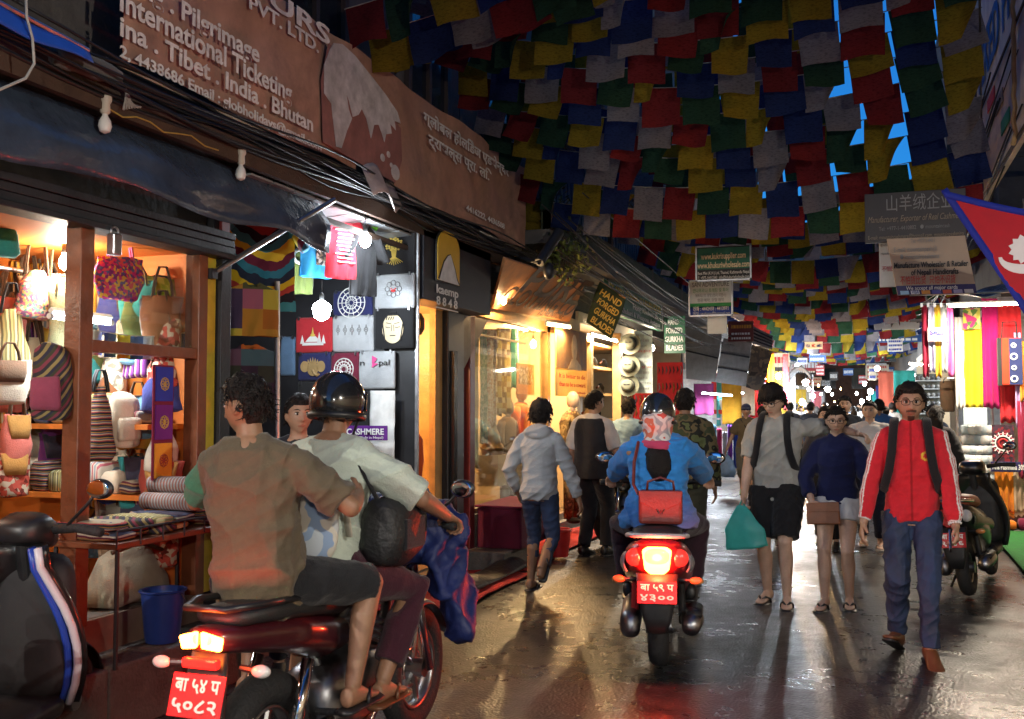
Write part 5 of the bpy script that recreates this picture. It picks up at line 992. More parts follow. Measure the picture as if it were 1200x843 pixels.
far2 = [('plum', (.2, .03, .12)), ('saffron', (.7, .35, .03)), ('aqua', (.08, .4, .45)), ('scarlet', (.55, .03, .03)), ('cream', (.65, .58, .45)), ('royal blue', (.03, .06, .4)), ('olive', (.12, .13, .04)), ('lavender', (.4, .32, .55))]
for k in range(24):
    cn, cc = far2[k % 8]; Y = 22.5+k*.75; X = -3.35+.75*((k*37) % 10)/10; h = .7+.5*((k*13) % 7)/7; z = 2.1+.35*((k*29) % 8)/8
    drape('hanging_cloth', '%s cloth hung %s along the khukuri side' % (cn, ('beside the bright stall', 'past the bright stall', 'near the glaring bulb')[k//8]), 'cloth', (X-.22, Y, z), (X+.22, Y, z), h, cloth_m('f2_'+cn, cc), 1.5, .03, seed=k)
for k, (x, y, Y, w, r_) in enumerate(((944, 447, 30, 60, .09), (952, 463, 34, 60, .08), (940, 470, 28, 50, .07), (970, 455, 38, 60, .1), (1010, 470, 32, 40, .06), (1020, 458, 28, 40, .07), (984, 476, 40, 50, .09), (926, 456, 27, 50, .07))):
    bulb('big white bulb hung low over the far stalls', on_y(x, y, Y), COOL, w*.5, 140, cord=.3, group='big bulbs over the far stalls', r=r_)
# ================================================================== RIGHT ROW
b_r0 = building('dark building beside the hanging national flag', -12, 14.79, 1, 3, .1, 2.8, X=2.4, nwin=4)
b_r1 = building('building with a bright pashmina scarf stall', 14.8, 21, 1, 3, .1, 2.9, X=1.75, inner=mat('white_wall', (.7, .72, .74), .7), nwin=3)
b_r2 = building('building with a shoe stall past the pashmina stall', 21.01, 33, 1, 3, .1, 2.9, X=1.6, nwin=3)
b_r3 = building('far building on the pashmina side of the lane', 33.01, 76, 1, 3, .1, 2.9, X=1.7, inner=mat('white_wall', (.7, .72, .74), .7), nwin=7)
GYC = 14.0
# green carpet
GC = mat('green_turf', (.035, .24, .05), .95, var=.2, scale=10, bump=1., bscale=160)
mb = MB(); mb.grid(lambda u, v: (1.32+.14*v+(2.4-1.32)*u, 5.5+8.2*v, .055+.006*mnoise.noise(Vector((u*4, v*9, 2)))), 14, 50, .012); tag(mb.build('green_carpet', GC, None, smooth='all'), 'bright green artificial turf mat before the pashmina stall', 'carpet')
# stall frame, counter, goods
stl = thing('pipe_rack', 'steel pipe frame of the pashmina stall', 'rack', (1.6, 14.1, .05))
for px in (1122, 1163): q = on_y(px, 500, GYC+.15); MB().tube([(q.x, GYC+.15, .05), (q.x, GYC+.15, 2.75)], .018, 8).build('upright', M_STEEL, stl, smooth=True)
MB().tube([(.62, GYC+.15, 2.72), (2.6, GYC+.15, 2.72)], .018, 8).build('top_rail', M_STEEL, stl, smooth=True)
MB().tube([(1.05, GYC+.1, 1.95), (2.6, GYC+.1, 1.95)], .012, 8).build('lower_rail', M_STEEL, stl, smooth=True)
def scarf(label, x0, x1, y0, y1, m, Y=GYC, folds=2.5, amp=.02, fringe=None, name='hanging_scarf', seed=None):
    a, b = on_y(x0, y0, Y), on_y(x1, y0, Y); h = a.z-on_y(x0, y1, Y).z
    return drape(name, label, 'scarf', a, b, h, m, folds, amp, (0, -1, 0), fringe=fringe, seed=seed if seed is not None else x0)
CM = lambda n, c: cloth_m(n, c, trans=.15)
scarf('lemon yellow scarf hung at full length', 1128, 1150, 378, 478, CM('lemon', (.72, .6, .02)))
tl, br = on_y(1128, 362, GYC-.03), on_y(1149, 386, GYC-.03); tag(MB().bb((tl.x, GYC-.05, br.z), (br.x, GYC-.04, tl.z)).build('printed_shawl', pattern('paisley', [(.5, .45, .08), (.45, .04, .15), (.1, .2, .05), (.6, .5, .2)], 'cell', 18)), 'small printed paisley shawl pinned over the lemon scarf', 'shawl')
scarf('magenta scarf beside the lemon one', 1150, 1169, 350, 478, CM('mag', (.5, .01, .14)))
scarf('scarlet shawl behind the elephant bag', 1169, 1196, 352, 495, CM('scar', (.72, .03, .04)), GYC+.05, 3)
scarf('white lace scarf next to the lemon one', 1118, 1129, 372, 480, CM('lace', (.75, .73, .7)))
scarf('orange fringed scarf under the lettered strip', 1165, 1187, 540, 601, CM('tang', (.78, .25, .02)), GYC-.05, 3, .02, CM('tang', (.78, .25, .02)))
scarf('beige fringed scarf under the lettered strip', 1187, 1206, 543, 600, CM('sand', (.55, .38, .25)), GYC-.05, 3, .02, CM('sand', (.55, .38, .25)))
scarf('lilac scarf hanging below the flag', 1188, 1196, 390, 500, CM('lila', (.5, .35, .6)), GYC-.1, 1.5)
scarf('orange and gold scarf at the stall edge', 1194, 1206, 400, 470, CM('orgold', (.8, .3, .03)), GYC-.15, 2)
scarf('dark red scarf at the stall edge under the orange one', 1192, 1206, 470, 560, CM('dkred', (.3, .02, .06)), GYC-.12, 2)
for k, (cn, cc) in enumerate((('wine', (.28, .01, .04)), ('pale lilac', (.5, .48, .68)), ('mustard', (.62, .36, .03)), ('silver grey', (.38, .4, .42)), ('candy pink', (.75, .12, .4)))):
    x0 = 1080+k*7.4; scarf('%s scarf on the clip hanger with the sale tag' % cn, x0, x0+7.0, 358, 442-(k % 2)*6, CM('clip'+cn, cc), GYC-.5, 1.2, .012)
h1, h2, hc = on_y(1080, 356, GYC-.5), on_y(1118, 356, GYC-.5), on_y(1099, 344, GYC-.5); t = thing('clip_hanger', 'wire clip hanger carrying five narrow scarves', 'hanger', hc); MB().tube([hc, h1, h2, hc, hc+Vector((0, 0, .12))], .006, 6).build('wire', M_STEEL, t)
for k in range(6): q = h1.lerp(h2, k/5); MB().box(q-Vector((0, .01, .02)), (.03, .02, .05)).build('clip', M_STEEL, t)
flat_sign('sale_tag', 'pink card tag lettered SALE on the clip hanger', 1087, 384, 1110, 400, GYC-.56, mat('tag_pink', (.75, .5, .55), .6), [('SALE', .12, .52, .36, .76, BLUEP, 0, 1), ('Rs. 350', .15, .9, .25, .7, mat('print_pink', (.75, .08, .3), .7))], .004, cat='tag')
# bag with elephants
t = thing('elephant_bag', 'red and navy bag with white ring motifs', 'handbag', on_y(1182, 450, GYC-.12)); a, b = on_y(1170, 452, GYC-.12), on_y(1196, 396, GYC-.12)
MB().bb((a.x, GYC-.18, a.z), (b.x, GYC-.08, b.z)).wob(.004, 9).build('body', CM('bagred', (.68, .05, .02)), t, bevel=.02); MB().bb(((a.x+b.x)/2-.01, GYC-.19, a.z+.01), (b.x+.004, GYC-.182, b.z-.01)).build('navy_panel', C_NAVY, t); MB().bb((a.x-.004, GYC-.185, a.z), (a.x+.04, GYC-.075, b.z)).build('side_panel', C_BLK, t)
for k in range(4): MB().torus((b.x-.09, GYC-.193, a.z+.08+.14*k), .035-.012*(k % 2), .009, (0, 1, 0), 18, 6).build('ring_motif', WHITEP, t, smooth=True)
MB().tube([(a.x+.05, GYC-.13, b.z), (a.x+.06, GYC-.13, b.z+.2), (b.x-.05, GYC-.13, b.z+.2), (b.x-.04, GYC-.13, b.z)], .009, 6).build('handle', C_BLK, t)
# mandala wall cloth
t = thing('mandala_cloth', 'black square cloth with a white and red mandala', 'wall hanging', on_y(1177, 538, GYC-.1)); a, b = on_y(1163, 541, GYC-.08), on_y(1188, 498, GYC-.08); c = (a+b)/2
MB().bb((a.x, GYC-.085, a.z), (b.x, GYC-.075, b.z)).build('cloth', pattern('mand', [(.04, .02, .03), (.2, .02, .03), (.06, .03, .05)], 'cell', 30), t)
for rads, m in (((.05, .02), REDP), ((.09, .014), WHITEP), ((.12, .01), mat('print_pink2', (.6, .2, .25), .7))): MB().torus((c.x, GYC-.088, c.z), rads[0], rads[1]*.6, (0, 1, 0), 24, 5).build('ring', m, t)
for k in range(16): an = k*math.pi/8; MB().tube([(c.x+.09*math.cos(an), GYC-.09, c.z+.09*math.sin(an)), (c.x+.14*math.cos(an), GYC-.09, c.z+.14*math.sin(an))], .007, 4).build('petal', WHITEP, t)
flat_sign('price_strip', 'navy strip lettered 70% Pashmina 30% Silk', 1161, 541, 1212, 554, GYC-.14, mat('strip_navy', (.02, .015, .09), .5), [('70% Pashmina 30% Silk', .03, .75, .5, .95, WHITEP, 0, 1)], .008)
flat_sign('paper_tag', 'pale blue paper card pinned above the white boxes', 1129, 478, 1157, 498, GYC-.1, mat('card_blue', (.6, .72, .78), .6), [], .004, cat='tag')
# piles of folded shawls wrapped in plastic
for k in range(5):
    for j in range(9):
        x = on_y(1126+k*7.5, 500, GYC+.1).x
        if j < 8: fold('plastic-wrapped white shawl folded in the tall stacks of the pashmina stall', (x+.05, GYC+.2, .35+j*.125), .105, .3, .115, (C_WHT, cloth_m('iceblue', (.5, .58, .62)), cloth_m('palegrey', (.6, .6, .6)))[(k*2+j) % 3], 0, 'wrapped white shawls in stacks')
tag(MB().bb((1.15, GYC+.02, .05), (2.6, GYC+.55, .34)).build('stall_counter', M_WOOD, None, bevel=.01), 'low wooden counter under the wrapped shawls', 'counter')
for k in range(6): fold('bright folded shawl on the low counter edge of the pashmina stall', (1.3+.2*k, GYC-.1, .06), .18, .2, .1+.03*(k % 2), cloth_m(('red', 'teal', 'orange', 'maroon', 'yellow', 'navy')[k], (0, 0, 0)), 0, 'bright folded shawls by the turf')
tube_light('white tube under the pashmina stall awning', (1.0, GYC-.9, 2.8), (2.0, GYC-.9, 2.8), NEUT, 60, 20, group=None)
tube_light('white tube inside the pashmina stall', (1.95, 15.3, 2.7), (2.9, 15.2, 2.7), COOL, 30, 20, group=None)
aw = thing('stall_awning', 'clear plastic awning bunched over the pashmina stall', 'awning', (1.4, 13.6, 2.8)); MB().grid(lambda u, v: Vector((.55+2.2*u, 12.6+1.7*v, 2.92+.22*v+.06*math.sin(u*13)+.05*mnoise.noise(Vector((u*7, v*5, 1))))), 40, 12, .006).build('sheet', mat('clear_plastic', (.34, .37, .4), .25, var=.25, bump=.5, bscale=9), aw, smooth='all'); MB().tube([(.55, 12.6, 2.9), (2.75, 12.6, 2.9)], .016, 8).build('front_pole', M_STEEL, aw)
# shoe rack and hanging goods past the stall
sr = thing('shoe_rack', 'white wire rack of pale slippers past the clip hanger', 'rack', on_y(1089, 480, 17)); a, b = on_y(1074, 476, 17), on_y(1102, 438, 17)
MB().bb((a.x, 17.1, .1), (b.x, 17.14, b.z)).build('back_board', mat('board_olive', (.2, .2, .16), .6), sr)
for r0 in range(5):
    z = b.z-.1-r0*.13; MB().bb((a.x, 16.95, z-.02), (b.x, 17.1, z)).build('shelf', M_LWHITE, sr)
    for c0 in range(5): MB().ell((a.x+(b.x-a.x)*(c0+.5)/5, 17.0, z+.03), (.03, .07, .03), 8, 6).build('slipper', C_WHT if (r0+c0) % 3 else C_GRY, sr, smooth='all')
bag('brown leather bag with a paper tag past the white lace scarf', on_y(1110, 442, 14.3), .28, .5, .12, C_BRN, C_BLK, .05, 'tote', 0)
# ---- boards over the right side
a = on_y(1018, 230, 10.2); BRW = mat('board_dusk', (.03, .024, .024), .5, var=.2)
flat_sign('cashmere_board', 'black board in Chinese and script lettering, Exporter of Real Cashmere', 1013, 228, 1133, 279, 9.5, BRW, [('山羊绒企业', .22, .36, .26, .66, GREYP), ('Manufacturer, Exporter of Real Cashmere', .03, .6, .13, .94, mat('print_buff', (.3, .24, .17), .6), .35), ('Tel: +977-1-4410802   ● mountaincash', .14, .77, .08, .7, GREYP), ('E-mail: mountaincashmere@hotmail.com, mountainpashmina', .03, .94, .08, .94, mat('print_buff', (.3, .24, .17), .6))], .05)
tan = mat('board_tan', (.42, .31, .22), .55, var=.12, scale=3)
q = [on_y(x, y, 9.3) for x, y in ((1039, 280), (1131, 276), (1052, 346))]
cb = sign('handicraft_board', 'tilted tan board reading Manufacture Wholesaler and Retailer with card logos', 'sign', q[0], q[1]+Vector((0, 0, 0)), q[2]+Vector((0, 0, .0)), tan, [('Tel: +977-1-4411', .3, .1, .08, .3, GREYP), ('E-mail: mountainpash@', .06, .25, .09, .55, GREYP), ('● mountainpashmina', .12, .38, .09, .5, GREYP), ('Manufacture Wholesaler & Retailer', .02, .53, .1, .94, BLACKP, 0, 1), ('of Nepali Handicrafts', .22, .66, .1, .6, BLACKP, 0, 1), ('不怕货比货  只怕不识货', .06, .81, .12, .7, REDP)], .04)
r_, d_ = q[1]-q[0], q[2]-q[0]
MB().slab(q[0]+d_+Vector((0, -.004, 0)), r_, d_*-.16, .004).build('blue_band', mat('band_navy', (.03, .025, .12), .5), cb); text('We accept all major cards', q[0]+d_*.92+r_*.12+Vector((0, -.008, 0)), r_, -d_, .035, r_.length*.65, WHITEP, cb)
for k, c in enumerate(((.3, .5, .7), (.75, .75, .75), (.7, .3, .05), (.1, .1, .4), (.6, .1, .05), (.3, .3, .5), (.5, .5, .5))): MB().slab(q[0]+d_*.995+r_*(.04+.135*k)+Vector((0, -.009, 0)), r_*.11, d_*-.065, .003).build('card_logo', mat('logo_%d' % k, c, .5), cb)
text('VISA', q[0]+d_*.985+r_*(.18)+Vector((0, -.013, 0)), r_, -d_, .03, r_.length*.09, BLUEP, cb)
flat_sign('travel_board', 'white and blue board half hidden behind the tilted tan board', 1030, 281, 1050, 336, 9.7, M_LWHITE, [('E-mail', .1, .15, .05, .7, GREYP), ('Manufacture', .1, .33, .05, .9, GREYP), ('不怕货', .15, .67, .09, .8, REDP)], .03)
# steep wall boards at the top of the right row
for i, (lb, y0, y1, z0, z1, cc, lines) in enumerate((('tall cream board lettered FIXED PRICE high on the wall over the flag', 8.0, 12.1, 4.75, 7.2, (.72, .68, .62), [('FIXED PRICE', .06, .9, .2, .88, BLUEP, 0, 1)]), ('long buff board of faded adverts on the wall past the cream one', 8.2, 12.0, 3.75, 4.7, (.66, .57, .49), []))):
    X = 1.27-.03*i; wb_ = sign('wall_board', lb, 'sign', (X, y1, z1), (X, y0, z1), (X, y1, z0), mat('wb%d' % i, cc, .6, var=.2, scale=3, dirt=.3), lines, .05, M_FRAMEW)
    RD = [(.12, .62), (.3, .5), (.5, .66), (.7, .45)] if i == 0 else [(.1, .25), (.1, .45), (.45, .6), (.55, .3), (.3, .8)]
    for j_, (u_, v_) in enumerate(RD): MB().bb((X-.012, y1-(y1-y0)*u_, z0+(z1-z0)*v_), (X-.004, y1-(y1-y0)*(u_+.14), z0+(z1-z0)*(v_+.13))).build('printed_block', (REDP, mat('print_orange', (.7, .3, .03), .6), GREYP, GREENP)[j_ % 4 if i else 0], wb_)
    for yy in (y0+.3, y1-.3): tag(MB().bb((X+.04, yy, z0+.5), (2.32, yy+.05, z0+.55)).build('sign_bracket', M_GREYST), 'steel bracket behind the %s wall board, %s end' % (('cream', 'buff')[i], 'flag' if yy < 10 else 'stall'), 'bracket')
mb = MB(); mb.tube([(1.2+.015*math.sin(k*3), 8.6+.01*k, 6.6-.1*k) for k in range(30)], .02, 6); tag(mb.build('rope', mat('rope', (.4, .25, .1), .6)), 'twisted golden rope hanging beside the wall boards', 'rope')
for k in range(8):
    y0, y1 = random.uniform(8, 10), random.uniform(22, 30); x = 1.2+random.uniform(-.1, .25); z = 4.0+random.uniform(-.5, .6); mb = MB(); mb.tube([(x, y0+(y1-y0)*i/14, z-.5*math.sin(math.pi*i/14)) for i in range(15)], .008, 5)
    tag(mb.build('power_cable', M_CAB, None, smooth='all'), 'black cable sagging along the pashmina side of the lane', 'cable', 'cables along the pashmina side')
# hanging goods at the awning past the flag
for k, (cn, cc) in enumerate((('peach', (.5, .25, .18)), ('sage', (.2, .25, .15)), ('rust', (.35, .1, .04)), ('dove', (.4, .4, .4)))):
    drape('hanging_cloth', '%s cloth hung high above the flag' % cn, 'cloth', (1.35+.05*k, 9.2+.5*k, 3.45+.05*k), (1.65+.05*k, 9.3+.5*k, 3.45+.05*k), .5, cloth_m('hi_'+cn, cc), 1.5, .03, seed=k)
# national flag on its pole
FY = 6.9
tip, tr_, br_ = on_y(1103, 224, FY), on_y(1200, 247, FY), on_y(1200, 368, FY)
nf = thing('national_flag', 'red pennant flag with a blue border and white moon', 'flag', br_)
ext = 1.75; tr2, br2 = tip+(tr_-tip)*ext, tip+(br_-tip)*ext
def nfl(u, v):
    e = tip+(tr2-tip)*u; g = tip+(br2-tip)*u; p = e.lerp(g, v); return p+Vector((0, .05*math.sin(u*7+v*2)*u, 0))
FRED = mat('flag_red', (.62, .02, .035), .75, var=.1, scale=6, trans=.3); FBLU = mat('flag_blue', (.02, .04, .42), .75, trans=.3)
MB().grid(nfl, 34, 16, .003).build('field', FRED, nf, smooth='all')
def strip(f0, f1, n=30): 
    m_ = MB(); m_.grid(lambda u, v: Vector(f0(u)).lerp(Vector(f1(u)), v)+Vector((0, -.004, 0)), n, 2, .008); m_.build('border', FBLU, nf, smooth='all')
strip(lambda u: nfl(u, 0)+Vector((0, 0, .004)), lambda u: nfl(u, 0)-Vector((-.02, 0, .045)))
strip(lambda u: nfl(u, 1)-Vector((0, 0, .004)), lambda u: nfl(u, 1)+Vector((.035, 0, .02)))
mc = on_y(1201, 292, FY-.03); pts = []
for k in range(24): a = 2*math.pi*k/24; r_ = .095 if k % 2 else .075; pts.append(mc+Vector((r_*math.cos(a), -.0, r_*math.sin(a))))
MB().poly(pts, (0, -.003, 0)).build('emblem', WHITEP, nf)
mb = MB(); mb.poly([mc+Vector((.15*math.cos(a), 0, -.045+.11*math.sin(a))) for a in [math.pi+math.pi*k/14 for k in range(15)]]+[mc+Vector((.13*math.cos(a), 0, -.045+.05*math.sin(a))) for a in [2*math.pi-math.pi*k/14 for k in range(15)]], (0, -.003, 0)); mb.build('emblem', WHITEP, nf)
pt = nfl(1, 0); MB().tube([(pt.x+.03, FY, .06), (pt.x+.03, FY, 4.2)], .018, 8).build('pole', M_STEEL, nf, smooth=True)

# ================================================================== PRAYER FLAGS
FC = {'blue': (.018, .032, .115), 'white': (.21, .19, .2), 'red': (.19, .02, .022), 'green': (.022, .06, .034), 'yellow': (.27, .19, .018)}
FM = {}
def flag_mat(n, c):
    m = mat('prayer_'+n, c, .85, 0, .16, 7, .15, 60, .2, trans=.6); nt = m.node_tree; L = nt.links
    # block-printed rows of script
    tc = nd(nt, 'ShaderNodeTexCoord'); mp = nd(nt, 'ShaderNodeMapping'); mp.inputs['Scale'].default_value = (20, 1, 62); L.new(tc.outputs['Object'], mp.inputs[0])
    no = nd(nt, 'ShaderNodeTexNoise'); no.inputs['Scale'].default_value = 1.6; no.inputs['Detail'].default_value = 1; L.new(mp.outputs[0], no.inputs['Vector'])
    mr = nd(nt, 'ShaderNodeMapRange'); mr.inputs[1].default_value = .52; mr.inputs[2].default_value = .62; mr.inputs[3].default_value = 1; mr.inputs[4].default_value = .68; L.new(no.outputs['Fac'], mr.inputs[0])
    for nn in list(nt.nodes):
        if nn.bl_idname == 'ShaderNodeVectorMath':
            s2 = nd(nt, 'ShaderNodeVectorMath', operation='SCALE'); out = nn.outputs[0]; tg = [l.to_socket for l in out.links]
            for l in list(out.links): L.remove(l)
            L.new(out, s2.inputs[0]); L.new(mr.outputs[0], s2.inputs['Scale'])
            for s_ in tg: L.new(s2.outputs[0], s_)
            break
    return m
for n, c in FC.items(): FM[n] = flag_mat(n, c)
ORDER = ['blue', 'white', 'red', 'green', 'yellow']
FLAGMESH = {}
FW, FH = .315, .31
for n in ORDER:
    FLAGMESH[n] = []
    for k in range(5):
        rn = random.Random(k*7+3); cx, cz = rn.uniform(-.06, .06), rn.uniform(-.05, .1)
        def f(u, v):
            x = (u-.5)*FW*.98*(1-.05*v*rn_a); z = -FH*v*(1-cz*(u if k % 2 else 1-u)*(1 if k > 1 else 0)); y = .035*math.sin(u*5+k*1.3+v*2)*v+.05*v*v*math.sin(k*2.1)
            if k == 4 and u > .5: y -= (u-.5)*.5*v; x -= (u-.5)*.12*v; z += (u-.5)*.25*v
            return (x+cx*v*.5, y, z)
        rn_a = rn.uniform(-1, 2)
        mb = MB(); mb.grid(f, 6, 6); me = mb.mesh('flag'); me.materials.append(FM[n]); me.polygons.foreach_set('use_smooth', [True]*len(me.polygons)); FLAGMESH[n].append(me)
CORD = mat('flag_cord', (.3, .28, .24), .9)
def flag_string(i, p0, p1, sag, label, scale=1.):
    p0, p1 = Vector(p0), Vector(p1); t = thing('prayer_flag_string', label, 'prayer flags', p0, 0, 'strings of prayer flags over the lane'); L = (p1-p0).length; n = int(L/(FW*scale)); d = (p1-p0)
    pos = lambda s: p0+d*s-Vector((0, 0, sag*4*s*(1-s)))
    mb = MB(); mb.tube([pos(k/20) for k in range(21)], .004, 4).build('cord', CORD, t)
    off = random.randrange(5)
    for k in range(n):
        a, b = pos(k/n), pos((k+1)/n); c = (a+b)/2; col = ORDER[(k+off) % 5]; o = bpy.data.objects.new('flag', random.choice(FLAGMESH[col])); COL.objects.link(o); o.parent = t; o.location = c-p0
        sl = (b-a); o.rotation_euler = (random.gauss(.03, .09), -math.atan2(sl.z, math.hypot(sl.x, sl.y))+random.gauss(0, .025), math.atan2(sl.y, sl.x)+random.gauss(0, .06)); q = scale*random.uniform(.94, 1.06); o.scale = (q, q, q*random.uniform(.9, 1.1))
for z_, nm_c in ((4.78, 'upper'), (4.5, 'lower')): tag(MB().tube([(.105*q_+.03, q_, z_-.075*(q_-6)*.6+.06*math.sin(q_)) for q_ in [5+.5*k for k in range(17)]], .008, 6).build('support_cable', M_CAB), 'steel cable holding the flag strings beside the wall boards, %s one' % nm_c, 'cable')
LAB = 'string of blue, white, red, green and yellow prayer flags strung across the lane'
def through(px, py, d): r = ray(px, py); return Vector((0, 0, CAMH))+r*(d/FPX)
for k in range(12):                       # the low front strings, sloping away down the lane
    p = through(860, -80+29*k, .35*FPX/(58-1.6*k)); sag = random.uniform(.18, .27); xr = .105*p.y+.05
    flag_string(k, (-3.45, p.y+random.uniform(-.12, .12), p.z+sag*.8+.08+random.uniform(-.04, .04)), (xr, p.y+random.uniform(-.1, .1), p.z+sag*.55+random.uniform(-.04, .04)), sag, LAB)
for y, z in ((6.2, 4.42), (6.55, 4.36), (6.9, 4.5)): flag_string(0, (-3.45, y, z), (.6, y+.2, z+1.2), .15, LAB)
y = 8.6
while y < 15: flag_string(0, (-3.45, y, 5.05+random.uniform(-.12, .12)), (-.35, y+random.uniform(-.2, .2), 5.15+random.uniform(-.12, .12)), random.uniform(.1, .2), LAB); y += .62
y = 11.6
while y < 40:
    flag_string(0, (-3.45, y+random.uniform(-.2, .2), 4.3+random.uniform(-.1, .1)-.014*(y-11)), (min(1.75, .105*y+.05), y+random.uniform(-.2, .2), 4.2+random.uniform(-.1, .1)-.014*(y-11)), random.uniform(.3, .5), LAB); y += .62 if y < 24 else 1.2
# unseen fill lamps, added beside and behind the viewer to light the near figures
DAYW = (1., .93, .84)
for k, (x, y, z, c, w) in enumerate(((-3.3, -1.2, 2.7, DAYW, 170), (2.05, 1.2, 2.75, DAYW, 170), (2.05, -3.5, 2.75, DAYW, 210), (-3.3, -5.5, 2.7, DAYW, 190))):
    t = bulb('added out-of-view fill lamp with an enamel shade under the eave of the %s' % ('plain dark building by the handbag shop', 'building beside the national flag', 'building beside the flag, further from it', 'plain dark building, at its far end')[k], (x, y, z), c, w, 40, cord=.3, group=None, name='fill_lamp'); t['category'] = 'lamp'
    e_ = .05 if k == 1 else 0.  # second shade is lifted so its light reaches the banner
    MB().lathe((x, y, z), [(.018, .1), (.05, .095), (.14, .055+e_*.7), (.2, .004+e_), (.205, e_), (.196, .006+e_), (.13, .05+e_*.8), (.02, .09)], 28, cap=False).build('lamp_shade', mat('enamel_green', (.02, .07, .04), .3), t, smooth='all')  # rim shaped to keep the added light off the flags
b_l0 = building('plain dark building next before the handbag shop', -12, 1.39, -1, 3, .14, 2.75, nwin=3)
# ================================================================== VEHICLES (local frame: +y forward, origin on the road under the rear axle)
RUB = mat('rubber', (.014, .014, .015), .75, var=.2, scale=30, bump=.4, bscale=80); BLKPL = mat('black_plastic_trim', (.016, .016, .017), .42, var=.2, scale=15); CHROME = metal('chrome', (.75, .75, .76), .12); ALLOY = metal('alloy', (.3, .3, .31), .35); SEATM = mat('seat_vinyl', (.014, .014, .015), .5, var=.15, bump=.2, bscale=200)
MIRR = mat('mirror_glass', (.8, .82, .85), .04, 1., var=0); PLATE = mat('plate_red', (.5, .015, .02), .4, var=.06); LENSR = mat('lens_red', (.4, .01, .012), .15, coat=.5); LENSO = mat('lens_orange', (.55, .2, .06), .15, coat=.5); LENSW = mat('lens_clear', (.6, .58, .55), .12, coat=.5)
def wheel(t, y, r, w, x=0., spokes=6):
    wh = MB().torus((x, y, r), r-w*.55, w*.55, (1, 0, 0), 40, 12, 1., 1.).build('wheel', RUB, t, smooth='all', local=True)
    MB().torus((x, y, r), r-w*1.15, .014, (1, 0, 0), 36, 8, 1., 2.6).build('rim', ALLOY, wh, smooth='all', local=True)
    mb = MB()
    for k in range(spokes): a = 2*math.pi*k/spokes; mb.tube([(x, y, r), (x, y+(r-w*1.1)*math.cos(a), r+(r-w*1.1)*math.sin(a))], [.026, .016], 6, flat=.6)
    tag(mb.build('spokes', ALLOY, wh, local=True), kind='stuff')
    MB().tube([(x-.07, y, r), (x+.07, y, r)], .045, 14).build('hub', ALLOY, wh, smooth=True, local=True)
    MB().torus((x, y, r), .09, .006, (1, 0, 0), 24, 5, 2., .6).build('brake_disc', CHROME, wh, smooth='all', local=True)
    return wh
def plate(t, c, w, h, tilt, lines, yaw=0.):
    c = Vector(c); u = Vector((0, math.sin(tilt), math.cos(tilt))); r = Vector((1, 0, 0)); n = r.cross(u)
    p = MB().slab(c-r*w/2-u*h/2, r*w, u*h, .004).build('number_plate', PLATE, t, local=True, bevel=.003)
    for k, s in enumerate(lines): text(s, c-r*w*.42+u*(h*(.1-.46*k))+n*.001, r, u, h*.32, w*.84, WHITEP, p, bold=1, lift=.002, local=True)
def mirror(t, base, head, yaw=0., col=None):
    base, head = Vector(base), Vector(head); m_ = MB().tube([base, base.lerp(head, .6)+Vector((0, .02, .0)), head], .007, 8).build('mirror_stem', BLKPL, t, smooth='all', local=True)
    rt = Matrix.Rotation(yaw, 3, 'Z'); MB().ell(head+rt@Vector((0, .014, 0)), (.062, .022, .042), 20, 12, rt).build('mirror_shell', col or BLKPL, m_, smooth='all', local=True)
    MB().ell(head+rt@Vector((0, -.004, 0)), (.054, .006, .036), 20, 8, rt).build('mirror_glass', MIRR, m_, smooth='all', local=True)
def tail_glow(t, p, watt, col=(1, .04, .015), size=.04):
    l = bpy.data.lights.new('lamp_glow', 'POINT'); l.energy = watt; l.color = col; l.shadow_soft_size = size; o = bpy.data.objects.new('lamp_glow', l); COL.objects.link(o); o.parent = t; o.location = p
def indicator(t, p, sx, m=LENSO):
    MB().tube([(p[0]-sx*.09, p[1]+.02, p[2]), p], .012, 8).build('indicator_stalk', BLKPL, t, local=True); MB().ell(p, (.036, .022, .022), 14, 10).build('indicator', m, t, smooth='all', local=True)
